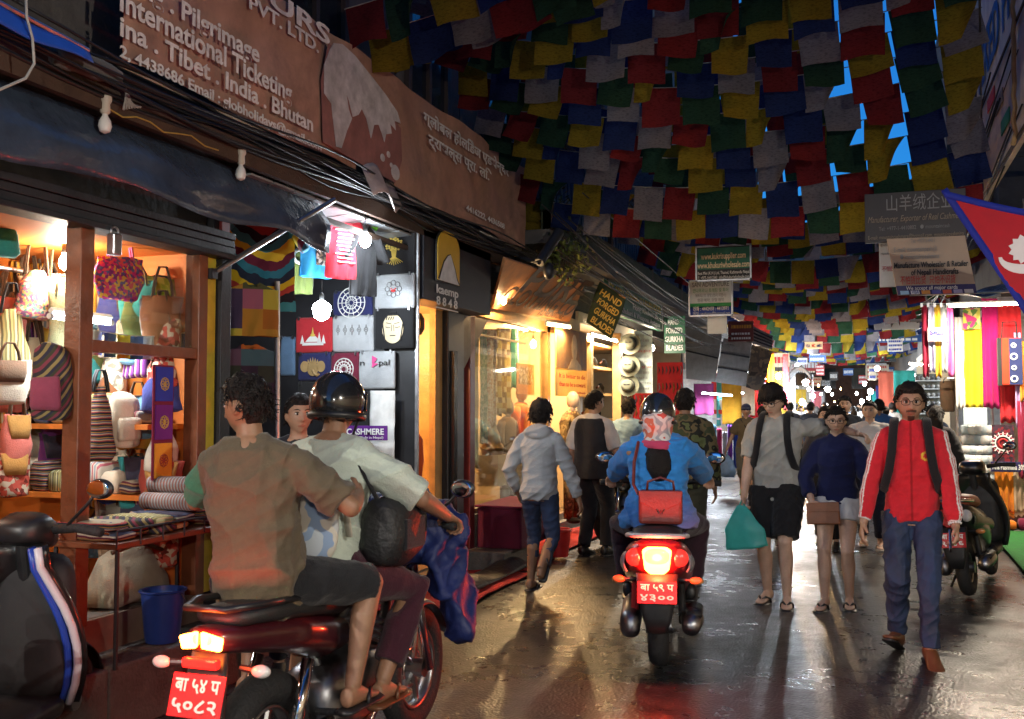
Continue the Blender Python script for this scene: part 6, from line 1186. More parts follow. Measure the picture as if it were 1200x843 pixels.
def scooter(label, loc, rz, bodym, accm, seatm=SEATM, lit=False, lines=('BA 68 PA', '4300'), steer=0., lean=0., grab=CHROME, stand=False, cowlm=None, edge=None):
    t = thing('motor_scooter', label, 'scooter', loc, rz); t.rotation_euler[1] = lean
    wheel(t, 0, .235, .1); wheel(t, 1.24, .235, .09)
    body = MB().loft([(-.40, 0, .70, .045, .03), (-.385, 0, .70, .10, .07), (-.33, 0, .69, .145, .105), (-.2, 0, .66, .175, .125), (0, 0, .60, .19, .15), (.2, 0, .56, .19, .17), (.38, 0, .5, .175, .19), (.5, 0, .46, .15, .17), (.56, 0, .44, .1, .13)], 26, 2.5).build('body', bodym, t, smooth='all', local=True)
    for s in (-1, 1): MB().grid(lambda u, v: (s*(.178+.018*math.sin(math.pi*v)-.05*max(0, .25-u)*2), -.3+.75*u, .60-.1*u+.11*v-.02*u*v), 10, 4, .008).build('side_panel', accm, body, smooth='all', local=True)
    MB().loft([(-.3, 0, .80, .08, .02), (-.26, 0, .80, .125, .05), (0, 0, .79, .14, .055), (.2, 0, .77, .14, .055), (.32, 0, .745, .13, .05), (.5, 0, .73, .09, .045), (.56, 0, .70, .04, .02)], 22, 2.6).build('seat', seatm, t, smooth='all', local=True)
    MB().tube([(-.13, .0, .78), (-.155, -.25, .80), (-.10, -.39, .815), (.10, -.39, .815), (.155, -.25, .80), (.13, .0, .78)], .014, 10).build('grab_rail', grab, t, smooth='all', local=True)
    # tail lamp: shield-shaped lens, side lenses
    lz = .68; pts = [(-.075, lz+.055), (-.05, lz+.075), (.05, lz+.075), (.075, lz+.055), (.062, lz-.05), (.035, lz-.075), (-.035, lz-.075), (-.062, lz-.05)]
    tl = MB(); tl.poly([(x, -.395, z) for x, z in pts], (0, -.03, 0)); tl.build('tail_lamp', glow('tail_hot', (1, .16, .02), 9.) if lit else LENSR, t, local=True, bevel=.008)
    for s in (-1, 1):
        MB().ell((s*.115, -.365, .69), (.045, .03, .05), 16, 10).build('side_lens', (mat('lens_lit', (.5, .02, .02), .15, emis=(1, .03, .02), estr=.6) if lit else LENSW), t, smooth='all', local=True)
    if lit: tail_glow(t, (0, -.47, lz), 22.); 
    # rear mudguard and number plate
    MB().loft([(.6, 0, -.36, .11, .03), (.5, 0, -.37, .10, .03), (.36, 0, -.385, .075, .02), (.27, 0, -.37, .05, .015)], 18, 3, 'z').build('mudguard', BLKPL, t, smooth='all', local=True)
    plate(t, (0, -.43, .505), .2, .12, R(12), lines)
    MB().tube([(.17, -.22, .27), (.18, -.1, .30), (.175, .1, .30), (.16, .3, .28)], [.045, .062, .06, .03], 16).build('muffler', ALLOY, t, smooth='all', local=True); MB().tube([(.185, -.16, .33), (.195, .05, .35)], .045, 10, flat=.5).build('heat_shield', BLKPL, t, smooth='all', local=True)
    MB().loft([(-.14, -.14, .25, .04, .06), (-.08, -.15, .26, .055, .085), (.2, -.15, .29, .055, .085), (.45, -.14, .3, .04, .06)], 18, 2.8).build('engine_case', ALLOY, t, smooth='all', local=True)
    for s in (-1, 1): MB().tube([(s*.13, -.02, .26), (s*.12, -.06, .5)], [.022, .022], 10).build('shock_absorber', REDP if s < 0 else BLKPL, t, local=True)
    # floorboard, leg shield, steering
    MB().loft([(.5, 0, .32, .17, .05), (.6, 0, .29, .18, .045), (.95, 0, .29, .17, .045), (1.02, 0, .33, .15, .06)], 18, 4).build('floorboard', BLKPL, t, smooth='all', local=True)
    def sh(u, v): x = (u-.5)*2; hw = .13+.1*math.sin(math.pi*min(1, v*1.05+.12))**.8; return (x*hw, 1.02+.07*math.cos(v*2.4)-.06*v-.09*x*x, .3+.66*v)
    shield = MB().grid(sh, 14, 14, .035).build('leg_shield', bodym, t, smooth='all', local=True)
    MB().loft([(.925, 0, .6, .12, .2), (.94, 0, .61, .17, .27), (.985, 0, .62, .2, .3), (1.0, 0, .62, .19, .29)], 24, 5).build('inner_panel', mat('matt_black', (.012, .012, .013), .65, var=.2), shield, smooth='all', local=True)
    if edge:
        for s in (-1, 1): MB().tube([Vector(sh(.5+s*.42, v/8))+Vector((0, -.045, 0)) for v in range(9)], .022, 8, flat=.6).build('edge_trim', edge, shield, smooth='all', local=True); MB().tube([Vector(sh(.5+s*.5, v/8))+Vector((0, -.012, 0)) for v in range(9)], .017, 8).build('white_edge', paint('pearl_white', (.6, .6, .64)), shield, smooth='all', local=True)
    MB().tube([(0, 1.02, .55), (0, .93, .98)], .04, 12).build('steering_column', BLKPL, t, local=True)
    MB().loft([(.83, 0, 1.01, .05, .03), (.86, 0, 1.02, .095, .05), (.95, 0, 1.01, .115, .08), (1.04, 0, .99, .085, .065), (1.07, 0, .98, .05, .035)], 22, 3).build('handlebar_cowl', cowlm or bodym, t, smooth='all', local=True)
    MB().ell((0, 1.055, .99), (.085, .035, .05), 18, 10).build('headlamp', LENSW, t, smooth='all', local=True)
    for s in (-1, 1):
        MB().tube([(s*.13, .93, 1.02), (s*.24, .9, 1.03), (s*.37, .85, 1.02)], [.02, .019, .02], 12).build('grip', RUB, t, smooth='all', local=True); MB().tube([(s*.2, .96, 1.02), (s*.36, .94, 1.0)], .006, 6).build('brake_lever', CHROME, t, local=True)
        mirror(t, (s*.2, .9, 1.04), (s*.34, .88, 1.19), -s*.15)
        MB().tube([(s*.05, 1.2, .24), (s*.045, 1.08, .5)], .018, 8).build('fork', ALLOY, t, local=True)
        indicator(t, (s*.2, -.33, .56), s)
    MB().grid(lambda u, v: ((v-.5)*.13, 1.24+.27*math.cos(.3+u*2.4), .235+.27*math.sin(.3+u*2.4)-.03*(abs(v-.5)*2)**2), 14, 6, .006).build('front_mudguard', bodym, t, smooth='all', local=True)
    if stand: MB().tube([(-.1, .35, .22), (-.22, .42, .005)], .011, 8).build('side_stand', BLKPL, t, local=True)
    return t
def motorbike(label, loc, rz, lit=True, lean=0., tank=None, lines=('बा ५४ प', '५०८२')):
    t = thing('motorbike', label, 'motorbike', loc, rz); t.rotation_euler[1] = lean; tank = tank or paint('bike_red', (.05, .006, .01)); FR = mat('frame_black', (.014, .014, .016), .35, var=.15)
    wheel(t, 0, .3, .115, spokes=5); wheel(t, 1.3, .3, .095, spokes=5)
    MB().tube([(0, .42, .62), (0, .75, .78), (0, 1.08, .86)], .03, 10).tube([(0, 1.08, .86), (0, .95, .45), (0, .5, .3), (0, .35, .6)], .025, 10).build('frame', FR, t, smooth='all', local=True)
    for s in (-1, 1): MB().tube([(s*.11, 0, .3), (s*.1, .25, .33), (s*.09, .42, .36)], .022, 8).build('swing_arm', FR, t, smooth='all', local=True); MB().tube([(s*.12, .02, .33), (s*.11, .14, .62)], .024, 12).build('shock_absorber', CHROME, t, smooth='all', local=True); MB().tube([(s*.09, 1.3, .3), (s*.085, 1.1, .86)], .024, 10).build('fork', CHROME, t, smooth='all', local=True)
    MB().loft([(.3, 0, .36, .09, .1), (.36, 0, .38, .14, .15), (.6, 0, .4, .15, .17), (.76, 0, .42, .12, .15), (.8, 0, .44, .08, .1)], 18, 3).build('engine', ALLOY, t, smooth='all', local=True)
    fb = MB()
    for k in range(7): fb.box((0, .68+.01*k, .48+.028*k), (.22, .2, .012), Matrix.Rotation(R(-20), 3, 'X'))
    tag(fb.build('cooling_fins', ALLOY, t, local=True), kind='stuff')
    MB().loft([(.62, 0, .82, .07, .05), (.68, 0, .86, .12, .09), (.85, 0, .9, .155, .12), (1.0, 0, .92, .15, .1), (1.08, 0, .92, .07, .05)], 22, 2.5).build('fuel_tank', tank, t, smooth='all', local=True)
    MB().loft([(-.28, 0, .84, .05, .015), (-.24, 0, .845, .11, .035), (0, 0, .83, .13, .045), (.25, 0, .80, .135, .045), (.4, 0, .775, .125, .05), (.62, 0, .79, .09, .05), (.68, 0, .80, .05, .02)], 22, 2.8).build('seat', SEATM, t, smooth='all', local=True)
    MB().loft([(-.36, 0, .79, .035, .02), (-.33, 0, .785, .08, .045), (-.15, 0, .76, .115, .06), (.1, 0, .72, .12, .075), (.35, 0, .66, .115, .09), (.5, 0, .64, .09, .07)], 20, 2.6).build('tail_cowl', tank, t, smooth='all', local=True)
    MB().tube([(-.12, .1, .86), (-.14, -.2, .89), (-.08, -.34, .89), (.08, -.34, .89), (.14, -.2, .89), (.12, .1, .86)], .013, 8).build('grab_rail', FR, t, smooth='all', local=True)
    for s in (-1, 1):                 # two slanting bars of lit LEDs
        mb = MB(); mb.poly([(s*.008+s*0, -.362, .82), (s*.085, -.352, .80), (s*.075, -.348, .755), (s*.012, -.362, .765)], (0, -.02, 0)); mb.build('tail_lamp', glow('tail_hot2', (1, .22, .02), 12.) if lit else LENSR, t, local=True, bevel=.006)
    if lit: tail_glow(t, (0, -.45, .79), 6.)
    MB().loft([(.74, 0, -.31, .07, .02), (.6, 0, -.345, .085, .02), (.5, 0, -.36, .09, .02), (.42, 0, -.35, .07, .015)], 16, 3, 'z').build('mudguard', BLKPL, t, smooth='all', local=True)
    MB().bb((-.07, -.375, .695), (.07, -.345, .73)).build('reflector', mat('lens_lit2', (.5, .02, .02), .15, emis=(1, .03, .02), estr=.5) if lit else LENSR, t, local=True, bevel=.008)
    plate(t, (0, -.385, .61), .21, .14, R(16), lines)
    for s in (-1, 1):
        indicator(t, (s*.2, -.31, .69), s, LENSW); MB().tube([(s*.02, 1.0, 1.0), (s*.2, 1.0, 1.05), (s*.38, .9, 1.04)], [.013, .013, .013], 10).build('handlebar', FR, t, smooth='all', local=True); MB().tube([(s*.27, .965, 1.048), (s*.39, .895, 1.04)], .019, 10).build('grip', RUB, t, smooth='all', local=True)
        MB().tube([(s*.24, 1.02, 1.04), (s*.38, .97, 1.02)], .006, 6).build('brake_lever', CHROME, t, local=True); mirror(t, (s*.24, .98, 1.06), (s*.39, .98, 1.2), -s*.1)
        MB().tube([(s*.08, .6, .33), (s*.23, .6, .33)], .014, 8).build('foot_peg', RUB, t, local=True); MB().tube([(s*.1, .22, .4), (s*.24, .22, .41)], .014, 8).build('foot_peg', RUB, t, local=True)
    MB().tube([(.1, .72, .3), (.15, .5, .24), (.17, .1, .3), (.175, -.25, .36)], [.022, .03, .048, .05], 14).build('exhaust', CHROME, t, smooth='all', local=True)
    MB().ell((0, 1.17, .93), (.1, .09, .1), 18, 12).build('headlamp', LENSW, t, smooth='all', local=True); MB().loft([(1.02, 0, 1.0, .1, .04), (1.1, 0, 1.02, .12, .08), (1.2, 0, 1.0, .08, .08)], 16, 2.4).build('headlamp_cowl', tank, t, smooth='all', local=True)
    MB().grid(lambda u, v: ((v-.5)*.14, 1.3+.335*math.cos(.35+u*2.1), .3+.335*math.sin(.35+u*2.1)-.03*(abs(v-.5)*2)**2), 14, 6, .006).build('front_mudguard', tank, t, smooth='all', local=True)
    return t
MBK = (-2.10, 3.2, .01); SCW = (-1.19, 6.08, .01); SC_RZ = R(10)
motorbike('dark red motorbike carrying two riders with its tail lamp lit', MBK, 0, True)
wsc = scooter('wine red scooter ridden by the woman with its tail lamp glowing', SCW, SC_RZ, paint('wine_red', (.26, .012, .02)), mat('trim_silver', (.3, .28, .3), .3), lit=True, lines=('बा ५९ प', '४३००'), grab=mat('grab_white', (.55, .5, .5), .3))
scooter('black parked scooter with a rust-coloured seat by the green turf', (.82, 9.15, .01), R(-14), paint('gloss_black', (.012, .012, .013)), mat('trim_green', (.06, .075, .04), .35), mat('seat_rust', (.35, .09, .05), .5), lines=('बा ३५ प', '९०४६'), lean=R(-6), stand=True)
nm_ = motorbike('black motorbike parked against the knife boards', (-2.75, 11.2, .01), R(-12), False, R(-7), paint('gloss_black', (.012, .012, .013)), ('BA 22 PA', '6118'))
# near scooter at the steps: seen over its dashboard, white shield edge with blue trim
ns = scooter('white and blue scooter parked beside the stone steps', (-3.14, 2.41, .01), R(14), paint('gloss_black', (.012, .012, .013)), paint('royal_blue', (.02, .06, .4)), lines=('BA 11 PA', '2075'), cowlm=BLKPL, edge=paint('royal_blue', (.02, .06, .4)))
ns.scale = (1.03, 1.03, 1.03)
wsc.scale = (1.12, 1., 1.02)
# ================================================================== PEOPLE (local frame: facing +y, own right = +x)
def bake(mb, voxel, it=2, name='tmp'):
    me = mb.mesh(name); o = bpy.data.objects.new(name, me); COL.objects.link(o)
    r = o.modifiers.new('r', 'REMESH'); r.mode = 'VOXEL'; r.voxel_size = voxel; s = o.modifiers.new('s', 'SMOOTH'); s.factor = .5; s.iterations = it
    dg = bpy.context.evaluated_depsgraph_get(); dg.update(); out = bpy.data.meshes.new_from_object(o.evaluated_get(dg)); bpy.data.objects.remove(o); bpy.data.meshes.remove(me); return out
def co_of(me):
    a = np.empty(len(me.vertices)*3); me.vertices.foreach_get('co', a); return a.reshape(-1, 3)
def no_of(me):
    a = np.empty(len(me.vertices)*3); me.vertices.foreach_get('normal', a); return a.reshape(-1, 3)
def folds(me, amp, seed, sc=1.):
    co, no = co_of(me), no_of(me); rg = np.random.default_rng(seed); d = np.zeros(len(co))
    w = np.sin(co@rg.normal(size=3)*9+2)*.5
    for k in range(7):
        dr = rg.normal(size=3)*np.array([.7, .7, 1.3]); dr /= np.linalg.norm(dr); f = rg.uniform(14, 46)*sc; ph = rg.uniform(0, 6.28)
        s = np.sin(co@dr*f+ph+w*rg.uniform(1, 3)); m = .5+.5*np.sin(co@rg.normal(size=3)*5+rg.uniform(0, 6)); d += (1-np.abs(s))**1.5*m*(26/f)
    d -= d.mean(); co = co+no*(d*amp)[:, None]; me.vertices.foreach_set('co', co.ravel()); me.update()
def paint_attr(me, cols):
    a = me.color_attributes.new('col', 'FLOAT_COLOR', 'POINT'); c = np.ones((len(cols), 4), np.float32); c[:, :3] = cols; a.data.foreach_set('color', c.ravel())
def attach(me, name, m, parent):
    me.name = name; me.materials.clear(); me.materials.append(m); me.polygons.foreach_set('use_smooth', [True]*len(me.polygons)); o = bpy.data.objects.new(name, me); COL.objects.link(o); o.parent = parent; return o
def ik(a, t, l1, l2, pole):
    a, t = Vector(a), Vector(t); d = t-a; L = min(d.length, (l1+l2)*.999); d = d.normalized(); t = a+d*L; k = (l1*l1-l2*l2+L*L)/(2*L); h = math.sqrt(max(0, l1*l1-k*k)); p = Vector(pole); p = (p-d*p.dot(d)); p = p.normalized() if p.length > 1e-6 else Vector((0, 1, 0)); return a+d*k+p*h, t
M_SKIN = mat('skin', (.5, .3, .2), .5, var=.07, scale=60, bump=.08, bscale=300, spec=.4, attr='col'); M_EYEW = mat('eye_white', (.62, .58, .54), .25, var=.02); M_IRIS = mat('eye_iris', (.02, .012, .008), .1, var=0)
M_ATTR = mat('painted_cloth', (.5, .5, .5), .82, var=.1, scale=30, bump=.22, bscale=160, spec=.25, attr='col', sheen=.15)
def head_pts(fem=False, seg=48, rg=36):
    mb = MB().ell((0, 0, 0), 1., seg, rg); out = []
    e = math.exp
    for x, y, z in mb.v:
        X, Y, Z = x*.077, y*.094, z*.118
        if z < 0:
            X *= 1-(.30 if not fem else .36)*(-z)**1.7
            if y < 0: Y *= 1-.45*min(1, -z/.8)
        if y > 0:
            Y = Y*(1-.10*max(0, z-.5))-.004
            g = ((.022-Z)/.05)**1.2 if -.03 < Z < .022 else (e(-((Z+.03)/.009)**2) if Z <= -.03 else 0)
            Y += (.024 if not fem else .02)*e(-(X/(.0095+.006*max(0, g)))**2)*g
            Y -= .010*e(-((abs(X)-.031)/.017)**2-((Z-.010)/.013)**2)
            Y += .005*e(-((Z-.031)/.009)**2)*e(-(X/.05)**2)+.007*e(-((Z+.062)/.010)**2)*e(-(X/.02)**2)-.004*e(-((Z+.045)/.006)**2)*e(-(X/.02)**2)+.009*e(-((Z+.098)/.015)**2)*e(-(X/.022)**2)
        out.append((X, Y, Z))
    mb.v = out; return mb
def hand(mb, w, f, nrm, curl, s, spread=1.):
    """palm and five fingers beyond wrist w; f = forearm direction, nrm = direction the palm faces"""
    f = Vector(f).normalized(); n = Vector(nrm); n = (n-f*n.dot(f)).normalized(); sd = f.cross(n)
    c = w+f*.05*s; rows = []
    for q, hw, th in ((-.015, .026, .02), (.02, .034, .018), (.055, .041, .016), (.09, .039, .013), (.1, .03, .008)):
        rows.append([w+f*q*s+sd*hw*s*math.cos(a)+n*th*s*math.sin(a) for a in [2*math.pi*k/12 for k in range(12)]])
    mb.rings(rows)
    for k, (o, L) in enumerate(((-.03, .068), (-.01, .078), (.011, .073), (.031, .058))):
        p = w+f*.088*s+sd*o*s; d = (f+sd*o*2.2*spread).normalized(); pts = [p-d*.015*s]; a = .15
        for j, q in enumerate((.45, .32, .25)): a += curl*(.8, 1.0, .7)[j]; p = p+(d*math.cos(a)+n*math.sin(a))*L*q*s; pts.append(p)
        mb.tube(pts, [.0105*s, .0105*s, .0095*s, .0075*s], 8)
    return sd
def thumb(mb, w, f, nrm, side, s, curl=.5):
    f = Vector(f).normalized(); n = Vector(nrm); n = (n-f*n.dot(f)).normalized(); sd = f.cross(n)*side
    p = w+f*.02*s+sd*.024*s; q = p+(f*.6+sd*.75+n*.25).normalized()*.045*s; r = q+(f*.9+sd*.25+n*curl).normalized()*.032*s; mb.tube([w+f*.012*s, p, q, r], [.014*s, .0145*s, .0115*s, .008*s], 8)
SKN = {'fair': (.56, .36, .26), 'tan': (.40, .235, .155), 'brown': (.27, .145, .085), 'dark': (.19, .10, .06)}
def person(label, loc, rz, H=1.72, fem=False, pel=(0, 0, None), lean=0., side=0., twist=0., feet=None, toes=(0, 0), toe_up=(0, 0), hands=None, palms=((1, 0, 0), (-1, 0, 0)), curl=(.35, .35), knees=((0, 1, 0), (0, 1, 0)), elbows=((-.5, -1, 0), (.5, -1, 0)), head=(0, 0), skin='tan', hair=(.012, .009, .008), style='short', top=None, bottom=None, shoe=None, vox=.007, face=True, glasses=False, beard=0., bulk=1., group=None, seed=1):
    s = H/1.72; t = thing('person', label, 'person', loc, rz, group); bx = bulk
    P = Vector((pel[0], pel[1], (pel[2] if pel[2] is not None else .93*s))); Rt = Matrix.Rotation(twist, 3, 'Z')@Matrix.Rotation(side, 3, 'Y')@Matrix.Rotation(-lean, 3, 'X'); T = lambda x, y, z: P+Rt@Vector((x*s, y*s, z*s))
    shw = .155 if fem else .178
    if fem: prof = [(-.11, .12, .095, 0), (-.03, .168, .118, -.012), (.06, .15, .105, -.004), (.16, .124, .09, .004), (.27, .14, .108, .016), (.36, .15, .105, .008), (.44, .145, .085, -.004), (.49, .09, .066, -.012), (.525, .05, .05, -.012)]
    else: prof = [(-.11, .12, .095, 0), (-.03, .16, .115, -.01), (.07, .152, .105, 0), (.17, .148, .102, .004), (.28, .162, .112, .01), (.37, .178, .114, .006), (.445, .168, .092, -.004), (.495, .105, .072, -.014), (.53, .056, .055, -.014)]
    def ring(z, hw, hd, yo, ez=0., n=26):
        r = []
        for k in range(n):
            a = 2*math.pi*k/n; c, q = math.cos(a), math.sin(a); r.append(T(math.copysign(abs(c)**.85, c)*(hw*bx+ez), yo+math.copysign(abs(q)**.85, q)*(hd*bx+ez), z))
        return r
    def prof_at(z):
        for a, b in zip(prof, prof[1:]):
            if a[0] <= z <= b[0]: f = (z-a[0])/(b[0]-a[0]); return tuple(a[i]+(b[i]-a[i])*f for i in range(4))
        return prof[0] if z < prof[0][0] else prof[-1]
    sh = [T(-shw*bx, -.01, .425), T(shw*bx, -.01, .425)]; hip = [T(-.088, 0, -.035), T(.088, 0, -.035)]
    feet = feet or ((-.1, .02, .085), (.1, -.02, .085)); hands = hands or ((-.27, .05, .78), (.27, .05, .78))
    kn, an, el, wr = [], [], [], []
    for i in (0, 1):
        a, b = ik(hip[i], Vector(feet[i])*1.0, .425*s, .415*s, knees[i]); kn.append(a); an.append(b)
        a, b = ik(sh[i], Vector(hands[i]), .29*s, .255*s, elbows[i]); el.append(a); wr.append(b)
    N0 = T(0, -.012, .5); Rh = Matrix.Rotation(head[0], 3, 'Z')@Matrix.Rotation(head[1], 3, 'X'); HC = N0+Rt@Vector((0, .012*s, .07*s))+Rh@Vector((0, .018*s, .085*s))
    # ---- body
    mb = MB(); mb.rings([ring(*p) for p in prof]); mb.tube([N0-Vector((0, 0, .03)), N0.lerp(HC, .5), HC+Rh@Vector((0, -.02*s, -.02*s))], [.058*s, .05*s, .052*s], 16)
    hp = head_pts(fem) if vox < .011 else head_pts(fem, 28, 20); mb.add([HC+Rh@(Vector(v)*s) for v in hp.v], hp.f)
    for e_ in (-1, 1): mb.ell(HC+Rh@Vector((e_*.078*s, -.008*s, -.005*s)), (.01*s, .02*s, .032*s), 12, 10, Rh)
    fdir = []
    for i, sg in ((0, -1), (1, 1)):
        mid = sh[i].lerp(el[i], .45); mb.tube([T(0, -.012, .46), sh[i]+Vector((0, 0, -.002))], [.04*s, .045*s], 14); mb.ell(el[i], .041*s, 12, 8); mb.ell(kn[i], .057*s, 12, 8); mb.tube([sh[i]-(el[i]-sh[i]).normalized()*.02, sh[i].lerp(el[i], .15), mid, el[i]], [.05*s, .057*s*bx, .05*s*bx, .04*s], 14); mb.ell(sh[i], .057*s*bx, 14, 10)
        mb.tube([el[i], el[i].lerp(wr[i], .25), el[i].lerp(wr[i], .7), wr[i], wr[i]+(wr[i]-el[i]).normalized()*.02], [.039*s, .043*s*bx, .033*s, .026*s, .025*s], 14)
        f = (wr[i]-el[i]).normalized(); hand(mb, wr[i], f, palms[i], curl[i], s); thumb(mb, wr[i], f, palms[i], -sg if Vector(f).cross(Vector(palms[i])).dot(Vector((0, 1, .3))) * -sg > 0 else sg, s)
        mb.tube([hip[i], hip[i].lerp(kn[i], .2), hip[i].lerp(kn[i], .6), kn[i]], [.088*s*bx, .088*s*bx, .07*s*bx, .055*s], 16)
        mb.tube([kn[i], kn[i].lerp(an[i], .12), kn[i].lerp(an[i], .32)-Vector((0, .012, 0)), kn[i].lerp(an[i], .7), an[i]], [.054*s, .052*s, .058*s*bx, .042*s, .034*s], 16)
        d = Matrix.Rotation(toes[i], 3, 'Z')@Vector((0, 1, 0)); up = Vector((0, 0, 1)); ax = up.cross(d)*-1; Rf = Matrix.Rotation(-toe_up[i], 3, ax); d2 = Rf@d; u2 = Rf@up; sd = d.cross(up); fdir.append((d2, u2, sd))
        rows = []
        for q, hw, z0, z1 in ((-.062, .018, -.06, -.03), (-.055, .03, -.078, .0), (-.01, .034, -.083, .015), (.05, .034, -.083, -.005), (.1, .042, -.083, -.035), (.145, .044, -.083, -.052), (.175, .036, -.081, -.058), (.19, .02, -.078, -.064)):
            rows.append([an[i]+d2*q*s+sd*hw*s*math.cos(a)+u2*((z0+z1)/2+(z1-z0)/2*math.sin(a))*s for a in [2*math.pi*k/14 for k in range(14)]])
        mb.rings(rows)
    me = bake(mb, vox, 2 if vox < .01 else 1); co = co_of(me); sk = np.array(SKN[skin]); cols = np.tile(sk, (len(co), 1)); hl = (co-np.array(HC))@np.array(Rh)/s
    rgs = np.random.default_rng(seed); cols *= (1+.06*np.sin(co@rgs.normal(size=3)*25)[:, None])
    def region(m_, c, k): cols[m_] = cols[m_]*(1-k)+np.array(c)*k
    X, Y, Z = hl[:, 0], hl[:, 1], hl[:, 2]
    region((np.abs(X) < .021) & (np.abs(Z+.063) < .0085-.1*np.abs(X)) & (Y > .05), sk*np.array([.85, .5, .48]), .9)
    region((np.abs(X) < .03) & (Y > .05) & (Z < 0) & (Z > -.05), sk*np.array([1.05, .9, .88]), .5)
    if beard:
        region((Y > .04) & (np.abs(X) < .03) & (Z < -.040) & (Z > -.056), hair, beard); region((Y > .03) & (np.abs(X) < .02) & (Z < -.078) & (Z > -.118), hair, beard); region((Y > -.01) & (Z < -.05) & (Z > -.115), hair, beard*.25)
    if style in ('buzz',): region((Z > .02) & (Y < .06), hair, .9)
    paint_attr(me, cols); attach(me, 'body', M_SKIN, t)
    HM = mat('hair_%.3f' % hair[0], hair, .55, var=.3, scale=60, bump=.6, bscale=140, spec=.25)
    if face:
        for e_ in (-1, 1):
            ey = MB().ell(HC+Rh@Vector((e_*.031*s, .0705*s, .011*s)), (.0135*s, .0105*s, .0068*s), 12, 8, Rh).build('eye', M_EYEW, t, smooth='all', local=True); MB().ell(HC+Rh@Vector((e_*.031*s, .0775*s, .011*s)), (.0062*s, .0045*s, .0062*s), 10, 6, Rh).build('iris', M_IRIS, ey, smooth='all', local=True)
            MB().tube([HC+Rh@(Vector(q)*s) for q in ((e_*.0165, .080, .0125), (e_*.024, .0815, .0185), (e_*.033, .0805, .0195), (e_*.046, .0715, .0135))], [.0012*s, .0026*s, .0026*s, .0012*s], 6).build('eyelid', HM, t, smooth='all', local=True)
            MB().tube([HC+Rh@(Vector(q)*s) for q in ((e_*.014, .0885, .030), (e_*.028, .0865, .0365), (e_*.042, .0775, .036), (e_*.052, .068, .031))], [.003*s, .0042*s, .0036*s, .0015*s], 6, flat=.7).build('eyebrow', HM, t, smooth='all', local=True)
    # ---- hair
    if style and style not in ('none', 'buzz'):
        rn = random.Random(seed); hb = MB().ell((0, 0, 0), 1., 40, 28); v2 = []; long_ = style in ('long', 'tied', 'bob'); thk = {'short': .018, 'crop': .01, 'messy': .026, 'mop': .024, 'long': .018, 'tied': .012, 'bob': .02, 'quiff': .017}[style]
        for x, y, z in hb.v:
            X, Y, Z = x*.077, y*.094, z*.118; ph = math.atan2(y, abs(x))           # 90 = front
            fr = .068 if style not in ('mop',) else .036
            hline = fr if y > .55 else (.02+(fr-.02)*max(0, (y-.1)/.45) if y > .1 else (-.075 if y < -.45 else (.02 if y > -.3 else .02-.095*(-.3-y)/.15)))
            if long_ and y < .1: hline -= .05
            k = max(0., min(1., (Z-hline)/.012+.5)); n = mnoise.noise(Vector((x*3.2+seed, y*3.2, z*3.2)))+.5*mnoise.noise(Vector((x*9, y*9, z*9+seed)))
            q = 1-.09*(1-k); off = k*thk*(.5+.5*max(0, min(1, (z+.1)/.6)))*(1+.45*n+(.5 if style in ('quiff', 'mop', 'messy') and z > .5 else 0)); d = Vector((x, y, z)).normalized(); p = Vector((X*q, Y*q, Z*q))+d*off
            if z < 0 and y < 0: p.y *= 1-.3*min(1, -z/.8)
            v2.append(HC+Rh@(p*s))
        hb.v = [tuple(q) for q in v2]
        if vox < .011:
            for k in range(260 if style in ('messy', 'mop', 'quiff') else 160):
                a = rn.uniform(0, 6.283); zz = rn.uniform(-.35, .98); r0 = math.sqrt(1-zz*zz); d = Vector((r0*math.cos(a), r0*math.sin(a), zz))
                if d.y > (-.1 if zz < .1 else .45) and zz < (.6 if style != 'mop' else .35): continue
                p = Vector((d.x*.078, d.y*.095, d.z*.119))+d*thk*.7; fl = Vector((d.x*.4+rn.gauss(0, .3), (.9 if style == 'quiff' and d.y > 0 else (.5 if style == 'mop' else -.2))+rn.gauss(0, .35), -.6+rn.gauss(0, .3)+(.9 if style == 'quiff' and zz > .6 else 0))); fl = (fl-d*fl.dot(d)*.75).normalized(); L = thk*rn.uniform(1., 1.9)
                hb.tube([HC+Rh@(q*s) for q in (p-d*.006, p+fl*L*.5+d*thk*.25, p+fl*L*1.1)], [.0075*s, .006*s, .001], 5)
        if vox < .0072:            # loose strands that break up the outline
            for k in range(520):
                a = rn.uniform(0, 6.283); zz = rn.uniform(-.4, .99); r0 = math.sqrt(1-zz*zz); d = Vector((r0*math.cos(a), r0*math.sin(a), zz))
                if d.y > (-.15 if zz < .12 else .42) and zz < (.6 if style != 'mop' else .35): continue
                p = Vector((d.x*.078, d.y*.095, d.z*.119))+d*thk*.75; fl = Vector((d.x*.5+rn.gauss(0, .5), (.3 if style in ('quiff', 'mop') else -.2)+rn.gauss(0, .5), -.5+rn.gauss(0, .5))); fl = (fl-d*fl.dot(d)*.6).normalized(); L = rn.uniform(.02, .045)
                hb.tube([HC+Rh@(q*s) for q in (p, p+fl*L*.5+d*.006, p+fl*L+d*rn.uniform(-.004, .008))], [.0026*s, .002*s, .0006], 4, cap=False)
        ho = hb.build('hair', HM, t, smooth='all', local=True)
        if style == 'long': MB().loft([(-.26, 0, -.075, .07, .02), (-.2, 0, -.082, .09, .035), (-.08, 0, -.072, .088, .045), (.04, 0, -.05, .08, .05)], 20, 2.2, 'z').wob(.008, 18, seed).build('long_hair', HM, t, smooth='all', local=True)
        if style == 'long' or style == 'bob':
            c = t.children[-1]
            if style == 'long':
                for v in c.data.vertices: v.co = HC+Rh@(Vector(v.co)*s)
